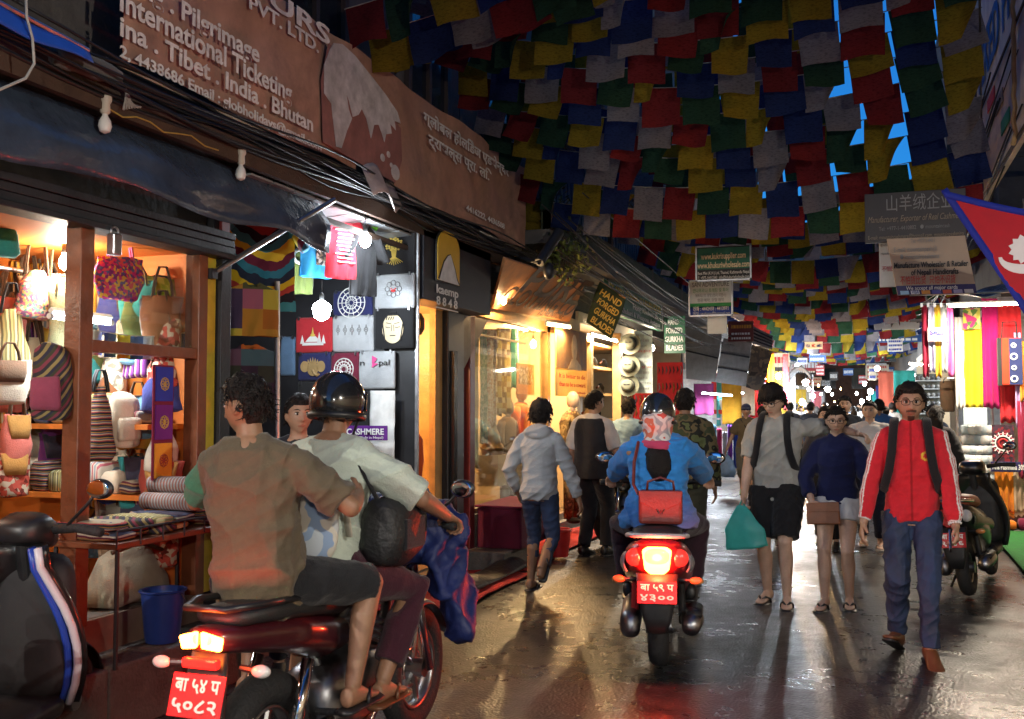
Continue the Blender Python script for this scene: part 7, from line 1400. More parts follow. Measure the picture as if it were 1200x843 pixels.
        if style == 'tied': MB().ell(HC+Rh@Vector((0, -.1*s, .02*s)), (.032*s, .03*s, .035*s), 14, 10).wob(.005, 30).build('hair_bun', HM, t, smooth='all', local=True)
    if glasses:
        GM = mat('glasses_black', (.012, .012, .012), .25); g = MB()
        for e_ in (-1, 1):
            ring_ = []
            for k in range(20): a = 2*math.pi*k/20; c, q = math.cos(a), math.sin(a); ring_.append(HC+Rh@(Vector((e_*.033+math.copysign(abs(c)**.6, c)*.0245, .095-.012*abs(c)*(1 if c*e_ > 0 else 0), .009+math.copysign(abs(q)**.6, q)*.0175))*s))
            g.tube(ring_+ring_[:2], .0019*s, 6)
            g.tube([HC+Rh@(Vector(q)*s) for q in ((e_*.057, .085, .013), (e_*.073, .05, .013), (e_*.077, -.005, .012))], .0019*s, 6)
        g.tube([HC+Rh@(Vector(q)*s) for q in ((-.009, .096, .012), (0, .099, .014), (.009, .096, .012))], .0019*s, 6); go = g.build('glasses', GM, t, smooth='all', local=True)
    # ---- clothes
    info = dict(P=P, T=T, sh=sh, el=el, wr=wr, hip=hip, kn=kn, an=an, HC=HC, Rh=Rh, s=s, Rt=Rt, t=t, N0=N0, fdir=fdir)
    def limb_pts(a, b, c, q):          # polyline to fraction q (1 = middle joint, 2 = end)
        if q <= 1: return [a, a.lerp(b, q*.5), a.lerp(b, q)]
        return [a, a.lerp(b, .5), b, b.lerp(c, (q-1)*.5), b.lerp(c, q-1)]
    if top:
        ez = top.get('ease', .02)*s; mb = MB(); hem = top.get('hem', -.1); zs = [hem, hem+.015]+[z for z in (-.03, .07, .17, .28, .37, .445) if z > hem+.03]+[.485, .51 if top.get('collar') else .497]
        rows = []
        for z in zs:
            p = prof_at(z); e_ = ez*(1.0 if z < .42 else .7 if z < .49 else .5); fl = top.get('flare', 0.)*max(0, (.2-z)); rows.append(ring(z, p[1]+fl+(.0 if z > -.05 else .012), p[2]+fl, p[3], e_))
        if top.get('collar'): rows.append([T(.066*math.cos(a), -.016+.064*math.sin(a), .545) for a in [2*math.pi*k/26 for k in range(26)]])
        mb.rings(rows)
        for i in (0, 1):
            q = top.get('sleeve', .9); pts = limb_pts(sh[i], el[i], wr[i], q); e_ = top.get('sleeve_ease', ez); n = len(pts); r0 = .057*s*bx; r1 = ((.05 if q <= 1 else .034)*s)*bx
            mb.ell(sh[i], r0+e_*.35, 14, 10); mb.tube([T(0, -.012, .475), sh[i]+Vector((0, 0, .004))], [.056*s+ez*.75, .054*s+ez*.6], 14); mb.tube(pts, [r0+e_*.4]+[r0+(r1-r0)*k/(n-1)+e_*(1 if k < n-1 else top.get('cuff', .8)) for k in range(1, n)], 16)
        if top.get('hood'):
            mb.ell(T(0, -.075, .5), (.125*s, .06*s, .075*s), 18, 12, Rt); mb.torus(T(0, -.02, .5), .095*s, .032*s, Rt@Vector((0, -.35, 1)), 22, 10)
        for ex in top.get('extra', ()): ex(mb, info)
        me = bake(mb, top.get('vox', vox*1.15), 2); folds(me, top.get('fold', .006)*s, seed, top.get('fsc', 1.))
        m_ = top['mat']
        if top.get('paint'): paint_attr(me, top['paint'](co_of(me), info)); m_ = M_ATTR
        attach(me, top.get('name', 'shirt'), m_, t)
    if bottom:
        ez = bottom.get('ease', .015)*s; mb = MB(); q = bottom.get('len', 1.9); wz = bottom.get('waist', max(-.02, (top or {}).get('hem', 0)+.06))
        if not bottom.get('skirt'):
            mb.rings([ring(z, prof_at(z)[1], prof_at(z)[2], prof_at(z)[3], ez if z < -.02 else min(ez, .012)) for z in [q_ for q_ in (-.1, -.03, .03) if q_ < wz-.008]+[wz]]); mb.ell(T(0, 0, -.07), (.12*s, .1*s, .08*s), 14, 10)
            for i in (0, 1):
                pts = limb_pts(hip[i], kn[i], an[i], q); n = len(pts); r0, r1, r2 = .095*s*bx, .06*s, .045*s; rr_ = [r0+(r1-r0)*min(1, k/2)+(0 if k <= 2 else (r2-r1)*(k-2)/2) for k in range(n)] if q > 1 else [r0+(r1-r0)*q*k/(n-1) for k in range(n)]
                mb.tube(pts, [r+ez*(1 if k < n-1 else bottom.get('cuff', 1.)) for k, r in enumerate(rr_)], 18)
        else:
            zt = bottom['skirt']; mb.rings([ring(wz, *prof_at(wz)[1:], ez), ring(-.03, *prof_at(-.03)[1:], ez), ring(zt, .18, .14, 0, ez)])
        me = bake(mb, bottom.get('vox', vox*1.2), 2); folds(me, bottom.get('fold', .005)*s, seed+5, 1.2)
        m_ = bottom['mat']
        if bottom.get('paint'): paint_attr(me, bottom['paint'](co_of(me), info)); m_ = M_ATTR
        attach(me, bottom.get('name', 'trousers'), m_, t)
    if shoe:
        for i in (0, 1):
            d, u, sd = fdir[i]; sm, kind = shoe
            def sec(q, hw, z0, z1, n=16): return [an[i]+d*q*s+sd*hw*s*math.cos(a)+u*((z0+z1)/2+(z1-z0)/2*math.sin(a))*s for a in [2*math.pi*k/n for k in range(n)]]
            if kind == 'shoe':
                b = MB().rings([sec(*q) for q in ((-.075, .02, -.065, -.02), (-.066, .036, -.08, .015), (-.02, .042, -.082, .03), (.03, .042, -.082, .014), (.08, .046, -.082, -.022), (.14, .05, -.082, -.042), (.185, .042, -.081, -.05), (.207, .022, -.079, -.06))]).build('shoe', sm, t, smooth='all', local=True)
                MB().rings([sec(q, hw*1.06, -.096, -.076) for q, hw in ((-.08, .024), (-.068, .038), (.0, .042), (.08, .046), (.14, .05), (.19, .042), (.212, .02))]).build('sole', BLKPL, b, smooth='all', local=True)
            else:
                b = MB().rings([sec(q, hw*1.14, -.102, -.078) for q, hw in ((-.085, .024), (-.062, .038), (.0, .04), (.08, .047), (.15, .051), (.195, .043), (.215, .02))]).build('sandal', sm, t, smooth='all', local=True)
                for e_ in (-1, 1): MB().tube([an[i]+(d*q[0]+sd*e_*q[1]+u*q[2])*s for q in ((.135, .004, -.058), (.105, .026, -.036), (.06, .043, -.055), (.05, .046, -.084))], .0095*s, 6).build('strap', sm, b, smooth='all', local=True)
    return info
def W(info, p):      # local -> world of a person's frame
    t = info['t']; return Vector(t.location)+Matrix.Rotation(t.rotation_euler[2], 3, 'Z')@Vector(p)
def worn(name, label, cat, info): t = info['t']; return thing(name, label, cat, t.location, t.rotation_euler[2])
def backpack(label, info, m, w=.15, dep=.1, zc=.26):
    b = worn('backpack', label, 'backpack', info); T, s = info['T'], info['s']; mb = MB(); rows = []
    for z, hw, hd in ((zc-.22, w*.8, dep*.5), (zc-.2, w, dep*.9), (zc, w*1.02, dep), (zc+.14, w*.95, dep*.85), (zc+.2, w*.7, dep*.5)): rows.append([T(hw*math.copysign(abs(math.cos(a))**.7, math.cos(a)), -.13-dep+hd*math.copysign(abs(math.sin(a))**.7, math.sin(a)), z) for a in [2*math.pi*k/20 for k in range(20)]])
    mb.rings(rows).wob(.008, 10).build('pack', m, b, smooth='all', local=True)
    for e_ in (-1, 1): MB().tube([T(*q) for q in ((e_*.08, -.15, .40), (e_*.092, -.11, .51), (e_*.095, -.03, .556), (e_*.097, .06, .53), (e_*.104, .115, .45), (e_*.113, .14, .35), (e_*.13, .14, .24), (e_*.155, .115, .15), (e_*.165, .03, .1), (e_*.13, -.1, .07))], .0105*s, 10, flat=2.7).build('strap', m, b, smooth='all', local=True)
    return b
# ------------------------------------------------------------------ who stands and rides where
def C(n, c, **k): return cloth_m('wear_'+n, c, var=.1, bump=.3, **k)
JEANS = mat('denim_blue', (.02, .036, .085), .85, var=.6, scale=4, bump=.3, bscale=200); BLKC = C('blk', (.012, .012, .014)); LEATH = mat('leather_tan', (.13, .05, .022), .38, var=.25, scale=9)
def solid(c): return lambda co, i: np.tile(np.array(c), (len(co), 1))
# ---- man in the red track jacket
def red_paint(co, i):
    c = np.tile(np.array((.55, .018, .03)), (len(co), 1)); T = i['T']
    for k, sg in ((0, -1), (1, 1)):
        for a, b in ((i['sh'][k], i['el'][k]), (i['el'][k], i['wr'][k])):
            A, B = np.array(a), np.array(b); d = (B-A)/np.linalg.norm(B-A); q = co-A; u = q@d; rad = q-np.outer(u, d); rr = np.linalg.norm(rad, axis=1)
            o = np.array((sg*.85, .45, .25)); o = o-d*(o@d); o /= np.linalg.norm(o); e = np.cross(d, o); ang = np.arctan2(rad@e, rad@o); m = (u > -.05) & (u < np.linalg.norm(B-A)+.02) & (rr < .11)
            for off in (-.36, 0, .36): c[m & (np.abs(ang-off) < .11)] = (.75, .74, .72)
        W_ = np.array(i['wr'][k]); m = np.linalg.norm(co-W_, axis=1) < .045; c[m] = (.75, .74, .72)
    loc = (co-np.array(i['P']))@np.array(i['Rt']); m = (np.abs(loc[:, 0]) < .004) & (loc[:, 1] > 0); c[m] = (.3, .01, .015)
    m = (np.hypot(loc[:, 0]+.085, (loc[:, 2]-.33)) < .028) & (loc[:, 1] > 0); c[m] = (.7, .45, .05); m = (np.hypot(loc[:, 0]+.085, (loc[:, 2]-.33)) < .014) & (loc[:, 1] > 0); c[m] = (.5, .03, .03)
    return c
rm = person('man in a red track jacket with white sleeve stripes and jeans', (.29, 6.9, 0), R(178), 1.74, bulk=.93, feet=((-.09, .20, .09), (.1, -.08, .12)), toes=(R(12), R(-14)), toe_up=(R(10), R(-22)), hands=((-.25, .16, .82), (.29, .1, .84)), palms=((1, 0, -.2), (-1, -.2, 0)), curl=(.75, .4), elbows=((-1, -.7, 0), (1, -.5, 0)), head=(R(4), R(-2)), skin='tan', style='quiff', glasses=True, beard=.85, top=dict(mat=None, name='track_jacket', paint=red_paint, sleeve=1.93, ease=.016, hem=-.08, collar=True, fold=.008, vox=.0065, cuff=.5), bottom=dict(mat=JEANS, len=1.97, ease=.008, fold=.011, name='jeans'), shoe=(LEATH, 'shoe'), vox=.0055, seed=3)
backpack('black backpack worn over the red track jacket', rm, BLKC)
w = rm['wr'][0]; t = worn('mobile_phone', 'dark phone held against the pocket by the man in red', 'phone', rm); MB().box(w+Vector((.03, .04, -.09)), (.012, .065, .13), Matrix.Rotation(.5, 3, 'X')).build('case', BLKPL, t, local=True, bevel=.004); MB().box(w+Vector((.037, .04, -.09)), (.003, .058, .12), Matrix.Rotation(.5, 3, 'X')).build('screen', MIRR, t, local=True)
t = worn('bracelet', 'pale beaded bracelet on the wrist holding the phone', 'bracelet', rm); d = (rm['wr'][0]-rm['el'][0]).normalized()
for k in range(14): a = 2*math.pi*k/14; e1 = d.orthogonal().normalized(); e2 = d.cross(e1); MB().ell(w-d*.012+(e1*math.cos(a)+e2*math.sin(a))*.034, .007, 8, 6).build('bead', WHITEP, t, smooth='all', local=True)
# ---- young man in the grey T-shirt
gm = person('young man in a pale grey T-shirt and black shorts looking down', (-.66, 8.35, 0), R(172), 1.78, feet=((-.09, .1, .09), (.1, -.06, .09)), toes=(R(10), R(-8)), hands=((-.60, -.13, 1.37), (.24, .16, .80)), palms=((0, .5, -1), (-1, 0, 0)), curl=(.6, 1.1), elbows=((0, -1, .2), (.7, -1, 0)), head=(R(-16), R(-24)), skin='fair', style='mop', glasses=True, top=dict(mat=C('palegrey', (.36, .36, .33)), sleeve=.82, ease=.028, hem=-.13, fold=.009, sleeve_ease=.022), bottom=dict(mat=BLKC, len=.92, ease=.04, name='shorts', fold=.008), shoe=(BLKPL, 'sandal'), vox=.006, seed=8)
backpack('black backpack worn by the young man in grey', gm, BLKC)
# ---- woman in the navy top
nw = person('woman with glasses in a navy top holding a brown clutch bag', (-.2, 8.36, 0), R(176), 1.6, True, feet=((-.085, .02, .09), (.09, .14, .09)), toes=(R(5), R(-10)), hands=((-.24, .14, .80), (.17, .2, .84)), palms=((1, 0, 0), (-.3, -1, 0)), curl=(.4, .9), elbows=((-1, -.6, 0), (1, -.7, 0)), head=(R(8), R(-10)), skin='fair', style='tied', glasses=True, top=dict(mat=C('navytop', (.012, .016, .07)), sleeve=1.75, ease=.026, hem=-.06, fold=.008, collar=True), bottom=dict(mat=C('whiteshort', (.6, .6, .6)), len=.42, ease=.03, name='shorts'), shoe=(BLKPL, 'sandal'), vox=.006, seed=12)
t = worn('clutch_bag', 'flat tan leather clutch held by the woman in navy', 'handbag', nw); c = nw['wr'][1]+Vector((-.09, .045, -.085)); MB().box(c, (.25, .03, .17), Matrix.Rotation(.06, 3, 'Y')).wob(.006, 9).build('body', mat('leather_brown', (.25, .09, .04), .45, var=.2), t, local=True, bevel=.012); MB().box(c+Vector((0, .019, .05)), (.24, .006, .07), Matrix.Rotation(.06, 3, 'Y')).build('flap', mat('leather_brown', (.25, .09, .04), .45), t, local=True, bevel=.003)
t = worn('plastic_bag', 'turquoise plastic carrier bag held by the young man in grey', 'carrier bag', gm); w = gm['wr'][1]+Vector((0, .05, -.07)); TURQ = mat('turquoise_film', (.06, .5, .45), .45, var=.12, scale=8, trans=.3)
MB().grid(lambda u, v: w+Vector((-(u-.5)*(.06+.24*min(1, v*1.8))-.05*v, .03+.04*math.sin(u*3.14)*v, -.36*v+.05*u*v)), 16, 16, .035).wob(.014, 9).build('bag_body', TURQ, t, smooth='all', local=True); MB().tube([w+Vector((-.03, .03, -.03)), w+Vector((0, .0, .05)), w+Vector((.03, .03, -.03))], .008, 6).build('handle', TURQ, t, smooth='all', local=True)
# ---- boy in the grey hoodie, walking away
hb_ = person('boy in a grey hoodie and rolled jeans walking away', (-2.6, 8.1, 0), R(-2), 1.64, bulk=.93, feet=((-.13, .14, .09), (.1, -.26, .25)), toe_up=(0, R(-62)), toes=(0, R(-4)), hands=((-.24, .12, .84), (.33, .06, .80)), palms=((1, 0, 0), (-1, 0, 0)), elbows=((-.9, -1, 0), (.9, -.8, 0)), curl=(.6, .5), lean=.05, head=(R(6), R(-4)), skin='brown', style='messy', top=dict(mat=C('hoodgrey', (.30, .31, .32)), name='hoodie', sleeve=1.9, ease=.022, hem=-.1, hood=True, fold=.010, cuff=.6), bottom=dict(mat=JEANS, len=1.5, ease=.006, name='jeans', cuff=1.6, waist=-.03), shoe=(BLKPL, 'sandal'), vox=.006, seed=21)
# ---- man in the dark waistcoat
vm = person('man in a dark waistcoat and white shirt sleeves seen from behind', (-2.72, 10.35, 0), R(-14), 1.76, feet=((-.09, -.05, .09), (.1, .1, .09)), hands=((-.25, .15, .9), (.3, .12, .88)), head=(R(-34), R(-6)), skin='tan', style='short', top=dict(mat=C('whiteshirt', (.62, .58, .54)), sleeve=.9, ease=.024, hem=.0, collar=True, sleeve_ease=.03), bottom=dict(mat=C('darktrouser', (.014, .014, .018)), len=1.97, ease=.022), shoe=(BLKPL, 'shoe'), vox=.007, seed=31)
def vest(info, m, nm='waistcoat', vox=.009, ez=.046):
    T = info['T']; mb = MB(); rows = []
    for z, hw, hd, yo in ((-.13, .17, .122, -.01), (-.03, .165, .118, -.01), (.07, .155, .108, 0), (.17, .15, .104, .004), (.28, .164, .114, .01), (.37, .165, .114, .006), (.44, .14, .096, -.004), (.492, .105, .074, -.014)): rows.append([T(math.copysign(abs(math.cos(a))**.85, math.cos(a))*(hw+ez), yo+math.copysign(abs(math.sin(a))**.85, math.sin(a))*(hd+ez*.8), z) for a in [2*math.pi*k/26 for k in range(26)]])
    mb.rings(rows); me = bake(mb, vox, 2); folds(me, .004, 3); attach(me, nm, m, info['t'])
vest(vm, C('charcoal', (.022, .022, .026)))
# ---- woman on the scooter
SW = dict(H=1.62)
def sc_paint(co, i):
    c = np.tile(np.array((.03, .22, .6)), (len(co), 1)); loc = (co-np.array(i['P']))@np.array(i['Rt']); k = np.clip((.14-loc[:, 2])/.22, 0, 1)*np.clip(.5+loc[:, 0]*2.2, 0, 1); c = c*(1-k[:, None])+np.array((.28, .22, .55))*k[:, None]; return c
ww = person('woman in a bright blue jacket riding the wine red scooter', SCW, SC_RZ, 1.62, True, pel=(0, .12, .90), lean=.06, feet=((-.2, .42, .41), (.2, .42, .41)), hands=((-.36, .74, 1.04), (.36, .74, 1.04)), palms=((0, 0, -1), (0, 0, -1)), curl=(.9, .9), elbows=((-1, -.5, -.5), (1, -.5, -.5)), knees=((-.5, 1, .6), (.5, 1, .6)), head=(R(0), R(0)), skin='tan', style='none', face=True, bulk=1.06, top=dict(mat=None, name='jacket', paint=sc_paint, sleeve=1.9, ease=.05, hem=-.08, collar=True, fold=.013, fsc=1.0, flare=.13, sleeve_ease=.026), bottom=dict(mat=C('maroontr', (.03, .012, .02)), len=1.85, ease=.03), shoe=(BLKPL, 'shoe'), vox=.0065, seed=41)
def helmet(info, m, visor=True, open_=True, name='helmet', label='', scarf=None):
    t = thing(name, label, 'helmet', info['t'].location, info['t'].rotation_euler[2]); HC, Rh, s = info['HC'], info['Rh'], info['s']; mb = MB().ell((0, 0, 0), 1., 36, 26); v = []
    for x, y, z in mb.v:
        X, Y, Z = x*.118, y*.138, z*.135+.018
        if z < -.45: Z = -.45*.135+.018-(abs(z)-.45)*.05; X *= .93; Y *= .93
        if y > .35 and z < .25: Y = min(Y, .095-.03*(y-.35))
        v.append(HC+Rh@(Vector((X, Y-.012, Z))*s))
    mb.v = [tuple(q) for q in v]; mb.build('shell', m, t, smooth='all', local=True)
    if visor: MB().grid(lambda u, v: HC+Rh@(Vector((.122*math.sin((u-.5)*2.5), -.012+.142*math.cos((u-.5)*2.5), .07-.09*v))*s), 16, 4, .003).build('visor', mat('visor_smoke', (.02, .02, .025), .06, coat=1.), t, smooth='all', local=True)
    MB().torus(HC+Rh@Vector((0, -.012*s, -.045*s)), .118*s, .01*s, Rh@Vector((0, 0, 1)), 30, 8, 1., 1.4).build('trim', BLKPL, t, smooth='all', local=True)
    MB().tube([HC+Rh@(Vector(q)*s) for q in ((-.09, .02, -.05), (-.05, .05, -.12), (0, .06, -.13), (.05, .05, -.12), (.09, .02, -.05))], .006, 6).build('chin_strap', BLKC, t, smooth='all', local=True)
    return t
helmet(ww, mat('helmet_dark', (.02, .024, .026), .2, coat=1.), label='dark open helmet worn over the flowered headscarf')
SCARF = pattern('headscarf', [(.62, .6, .58), (.6, .16, .1), (.62, .58, .56), (.35, .36, .38), (.65, .62, .6), (.55, .1, .08)], 'noise', 7)
HC, Rh = ww['HC'], ww['Rh']; mb = MB().ell(HC+Vector((0, -.045, -.035)), (.1, .105, .135), 20, 14); mb.loft([(HC.z-.2, HC.x, HC.y-.05, .12, .1), (HC.z-.13, HC.x, HC.y-.05, .09, .085), (HC.z-.06, HC.x, HC.y-.05, .09, .09)], 18, 2, 'z'); me = bake(mb, .007, 2); folds(me, .006, 4); attach(me, 'headscarf', SCARF, ww['t'])
MB().torus(HC+Vector((0, -.055, -.17)), .085, .03, (0, -.2, 1), 22, 10).wob(.01, 16).build('headscarf_knot', C('scarfpink', (.55, .06, .14)), ww['t'], smooth='all', local=True)
MB().loft([(HC.z-.40, HC.x+.01, HC.y-.16, .03, .02), (HC.z-.33, HC.x+.01, HC.y-.165, .075, .045), (HC.z-.24, HC.x, HC.y-.14, .08, .05), (HC.z-.18, HC.x, HC.y-.1, .06, .04)], 20, 2.2, 'z').wob(.006, 20).build('ponytail', mat('hair_0.012', (.012, .009, .008), .42), ww['t'], smooth='all', local=True)
t = worn('handbag', 'maroon leather handbag slung on the back of the scooter rider', 'handbag', ww); c = ww['T'](.02, -.27, .06); LM = mat('leather_maroon', (.15, .025, .02), .36, var=.15, bump=.15, bscale=90)
MB().bb((c.x-.13, c.y-.055, c.z-.1), (c.x+.13, c.y+.055, c.z+.1)).build('body', LM, t, local=True, bevel=.02); MB().poly([(c.x-.13, c.y-.058, c.z+.1), (c.x+.13, c.y-.058, c.z+.1), (c.x+.12, c.y-.058, c.z+.03), (c.x, c.y-.058, c.z-.025), (c.x-.12, c.y-.058, c.z+.03)], (0, -.008, 0)).build('flap', LM, t, local=True, bevel=.003)
MB().tube([(c.x-.02, c.y-.07, c.z-.01), (c.x-.008, c.y-.07, c.z-.035), (c.x, c.y-.07, c.z-.015), (c.x+.008, c.y-.07, c.z-.035), (c.x+.02, c.y-.07, c.z-.01)], .004, 6).build('clasp', CHROME, t, local=True)
MB().tube([(c.x-.08, c.y, c.z+.1), (c.x-.075, c.y, c.z+.15), (c.x, c.y, c.z+.175), (c.x+.075, c.y, c.z+.15), (c.x+.08, c.y, c.z+.1)], .008, 8).build('handle', LM, t, smooth='all', local=True)
MB().tube([(c.x-.13, c.y, c.z+.07), ww['T'](-.155, -.19, .2), ww['T'](-.15, -.18, .34), ww['T'](-.125, -.1, .47), ww['T'](-.1, .02, .53)], .011, 8, flat=.6).build('strap', LM, t, smooth='all', local=True)
# ---- rider and pillion on the motorbike
rd = person('motorbike rider in a pale green T-shirt and black helmet', MBK, 0, 1.7, bulk=.95, pel=(-.02, .44, .94), lean=.22, feet=((-.21, .58, .43), (.2, .58, .43)), hands=((-.36, .88, 1.09), (.37, .86, 1.09)), palms=((0, 0, -1), (0, 0, -1)), curl=(1., 1.), elbows=((-1, -.3, -.5), (1, -.3, -.5)), knees=((-.35, 1, .5), (.35, 1, .5)), head=(0, R(-6)), skin='brown', style='crop', top=dict(mat=C('mint', (.46, .52, .44)), sleeve=.95, ease=.026, hem=-.12, fold=.011, sleeve_ease=.03, collar=False), bottom=dict(mat=C('winetr', (.05, .012, .022)), len=1.8, ease=.022), shoe=(LEATH, 'sandal'), vox=.006, seed=51)
helmet(rd, mat('helmet_black', (.014, .015, .017), .16, coat=1.), label='glossy black helmet worn by the motorbike rider')
def boy_paint(co, i):
    c = np.tile(np.array((.105, .08, .05)), (len(co), 1)); loc = (co-np.array(i['P']))@np.array(i['Rt']); c[(loc[:, 0] < -.2)] = (.04, .17, .1); k = np.clip((.05-loc[:, 2])/.2, 0, 1)[:, None]; return c*(1-k)+np.array((.11, .075, .04))*k
by = person('boy in a loose olive brown shirt riding pillion', MBK, 0, 1.63, bulk=.93, pel=(-.04, .03, .955), lean=-.02, side=-.05, twist=R(10), feet=((-.23, .26, .50), (.235, .26, .50)), hands=((-.24, .30, 1.26), (.2, .36, 1.22)), palms=((1, 0, 0), (-.6, .5, 0)), curl=(.5, .7), elbows=((-1, -.3, -.6), (1, -.4, -.7)), knees=((-.45, 1, .4), (.45, 1, .4)), head=(R(88), R(-8)), skin='brown', style='short', top=dict(mat=None, paint=boy_paint, sleeve=.85, ease=.036, hem=-.16, fold=.011, fsc=1.15, sleeve_ease=.03), bottom=dict(mat=C('blackshort', (.014, .014, .016)), len=1.0, ease=.022, name='shorts'), shoe=(BLKPL, 'sandal'), vox=.006, seed=61)
# sling bags and the blue bundle on the tank
t = worn('shoulder_bag', 'black bag slung at the hip of the motorbike rider', 'bag', rd); c = Vector((.23, .62, 1.06)); MB().loft([(c.y-.17, c.x, c.z, .05, .1), (c.y-.15, c.x, c.z, .08, .13), (c.y, c.x+.01, c.z-.01, .09, .15), (c.y+.15, c.x, c.z, .08, .13), (c.y+.17, c.x, c.z, .05, .1)], 22, 2.8).wob(.02, 9).build('body', mat('bag_black', (.014, .014, .015), .55, var=.2, bump=.3), t, smooth='all', local=True); MB().tube([c+Vector((0, -.14, .12)), rd['T'](.13, -.06, .45), rd['T'](.02, .05, .53), rd['T'](-.1, .16, .35)], .017, 8, flat=.4).build('strap', BLKC, t, smooth='all', local=True); MB().bb((c.x+.08, c.y-.1, c.z-.08), (c.x+.105, c.y+.1, c.z+.05)).build('pocket', BLKC, t, local=True, bevel=.015)
t = worn('cloth_bundle', 'pale blue and white cloth bundle between the pillion and the rider', 'bundle', rd); MB().ell((.02, .27, 1.13), (.15, .065, .2), 22, 14).wob(.022, 9).build('cloth', pattern('blue_cream', [(.5, .55, .6), (.28, .38, .55), (.6, .56, .48), (.5, .52, .52)], 'noise', 6), t, smooth='all', local=True); MB().tube([(.12, .3, 1.3), (.14, .36, 1.2), (.15, .38, 1.05)], .02, 8, flat=.4).build('tie', C('cream', (.55, .5, .4)), t, smooth='all', local=True)
t = worn('tarpaulin_bundle', 'bulging blue tarpaulin bundle across the motorbike tank', 'bundle', rd); TB = mat('tarp_blue', (.008, .018, .1), .62, var=.25, scale=6, bump=.4, bscale=18); mb = MB(); mb.loft([(.86, .02, .98, .18, .08), (.9, .03, 1.0, .3, .15), (1.05, .04, 1.02, .34, .18), (1.18, .04, .98, .28, .15), (1.24, .03, .95, .15, .07)], 30, 2.2); mb.loft([(.52, .33, 1.03, .03, .06), (.58, .34, 1.05, .05, .1), (.7, .34, 1.05, .06, .14), (.85, .31, 1.05, .09, .16), (1.0, .2, 1.05, .12, .17), (1.05, .16, 1.05, .1, .14)], 22, 2.2, 'z'); mb.wob(.05, 7); me = bake(mb, .012, 1); folds(me, .022, 9, .8); attach(me, 'tarp', TB, t)
MB().tube([(-.3, .93, 1.12), (-.05, 1.0, 1.2), (.2, 1.02, 1.17), (.36, 1.02, 1.0)], .008, 6).build('lashing', mat('rope', (.4, .25, .1), .6), t, smooth='all', local=True)
# ---- passer-by whose face shows between the two riders
person('person in dark clothes standing at the T-shirt stall', (-3.15, 5.15, 0), R(205), 1.66, skin='tan', style='short', head=(R(20), 0), top=dict(mat=C('darktop', (.02, .022, .03)), sleeve=1.9, ease=.025), bottom=dict(mat=BLKC), shoe=(BLKPL, 'shoe'), vox=.008, seed=71)
# ---- further people
CAMOW = pattern('camouflage', [(.05, .06, .03), (.13, .1, .05), (.02, .02, .015), (.1, .12, .05)], 'noise', 9)
cm = person('man in a camouflage jacket walking ahead of the scooter', (-1.56, 9.3, 0), R(4), 1.76, feet=((-.1, .2, .09), (.1, -.2, .12)), head=(R(-8), 0), skin='brown', style='short', top=dict(mat=CAMOW, name='camouflage_jacket', sleeve=1.9, ease=.04, hem=-.12, collar=True), bottom=dict(mat=C('olivetr', (.04, .04, .025)), ease=.025), shoe=(BLKPL, 'shoe'), vox=.008, seed=81)
person('person in a light blue shirt seated on the parked black motorbike', (-2.75, 11.2, 0), R(-12), 1.68, pel=(0, .45, .93), feet=((-.22, .55, .42), (.22, .55, .42)), hands=((-.34, .84, 1.08), (.34, .84, 1.08)), palms=((0, 0, -1), (0, 0, -1)), knees=((-.4, 1, .5), (.4, 1, .5)), lean=.15, skin='tan', style='short', top=dict(mat=C('lightblue', (.25, .42, .6)), sleeve=1.9, ease=.03), bottom=dict(mat=BLKC), shoe=(BLKPL, 'shoe'), vox=.009, seed=82, face=False)
cw = person('woman in an olive shirt and navy cap carrying a blue plastic bag', (-1.98, 18.4, 0), R(184), 1.64, True, feet=((-.09, .14, .09), (.09, -.1, .09)), hands=((-.25, .1, .82), (.34, .1, .82)), skin='tan', style='tied', top=dict(mat=C('oliveshirt', (.11, .085, .05)), sleeve=.8, ease=.03, hem=-.12), bottom=dict(mat=C('greytr', (.1, .1, .085)), len=1.35, ease=.03), shoe=(mat('trainer_lime', (.35, .5, .1), .6), 'shoe'), vox=.01, seed=91)
HC = cw['HC']; MB().ell(HC+Vector((0, -.01, .045)), (.088, .105, .085), 18, 10).build('cap', C('capnavy', (.03, .04, .1)), cw['t'], smooth='all', local=True); MB().grid(lambda u, v: HC+Vector(((u-.5)*.15, .08+.09*v*math.sin(math.pi*(.15+.7*u)), .055-.02*v)), 10, 4, .006).build('cap_peak', C('capnavy', (.03, .04, .1)), cw['t'], smooth='all', local=True)
t = worn('plastic_bag', 'pale blue translucent carrier bag held by the woman in the cap', 'carrier bag', cw); w = cw['wr'][1]+Vector((0, .03, -.1)); MB().loft([(w.z-.4, w.x, w.y, .12, .06), (w.z-.3, w.x, w.y, .16, .09), (w.z-.12, w.x, w.y, .1, .05), (w.z, w.x, w.y, .02, .015)], 18, 2.2, 'z').wob(.02, 10).build('bag_body', mat('film_blue', (.3, .45, .65), .3, var=.15, trans=.3), t, smooth='all', local=True); MB().tube([w, w+Vector((0, 0, .05))], .012, 6).build('handle', mat('film_blue', (.3, .45, .65), .3), t, local=True)
t = worn('sling_bag', 'black sling bag at the hip of the woman in the cap', 'bag', cw); c = cw['T'](-.2, .08, -.02); MB().ell(c, (.07, .13, .15), 16, 12).build('body', BLKC, t, smooth='all', local=True); MB().tube([c+Vector((0, 0, .12)), cw['T'](-.02, .16, .3), cw['T'](.1, .05, .49)], .014, 6).build('strap', BLKC, t, smooth='all', local=True)
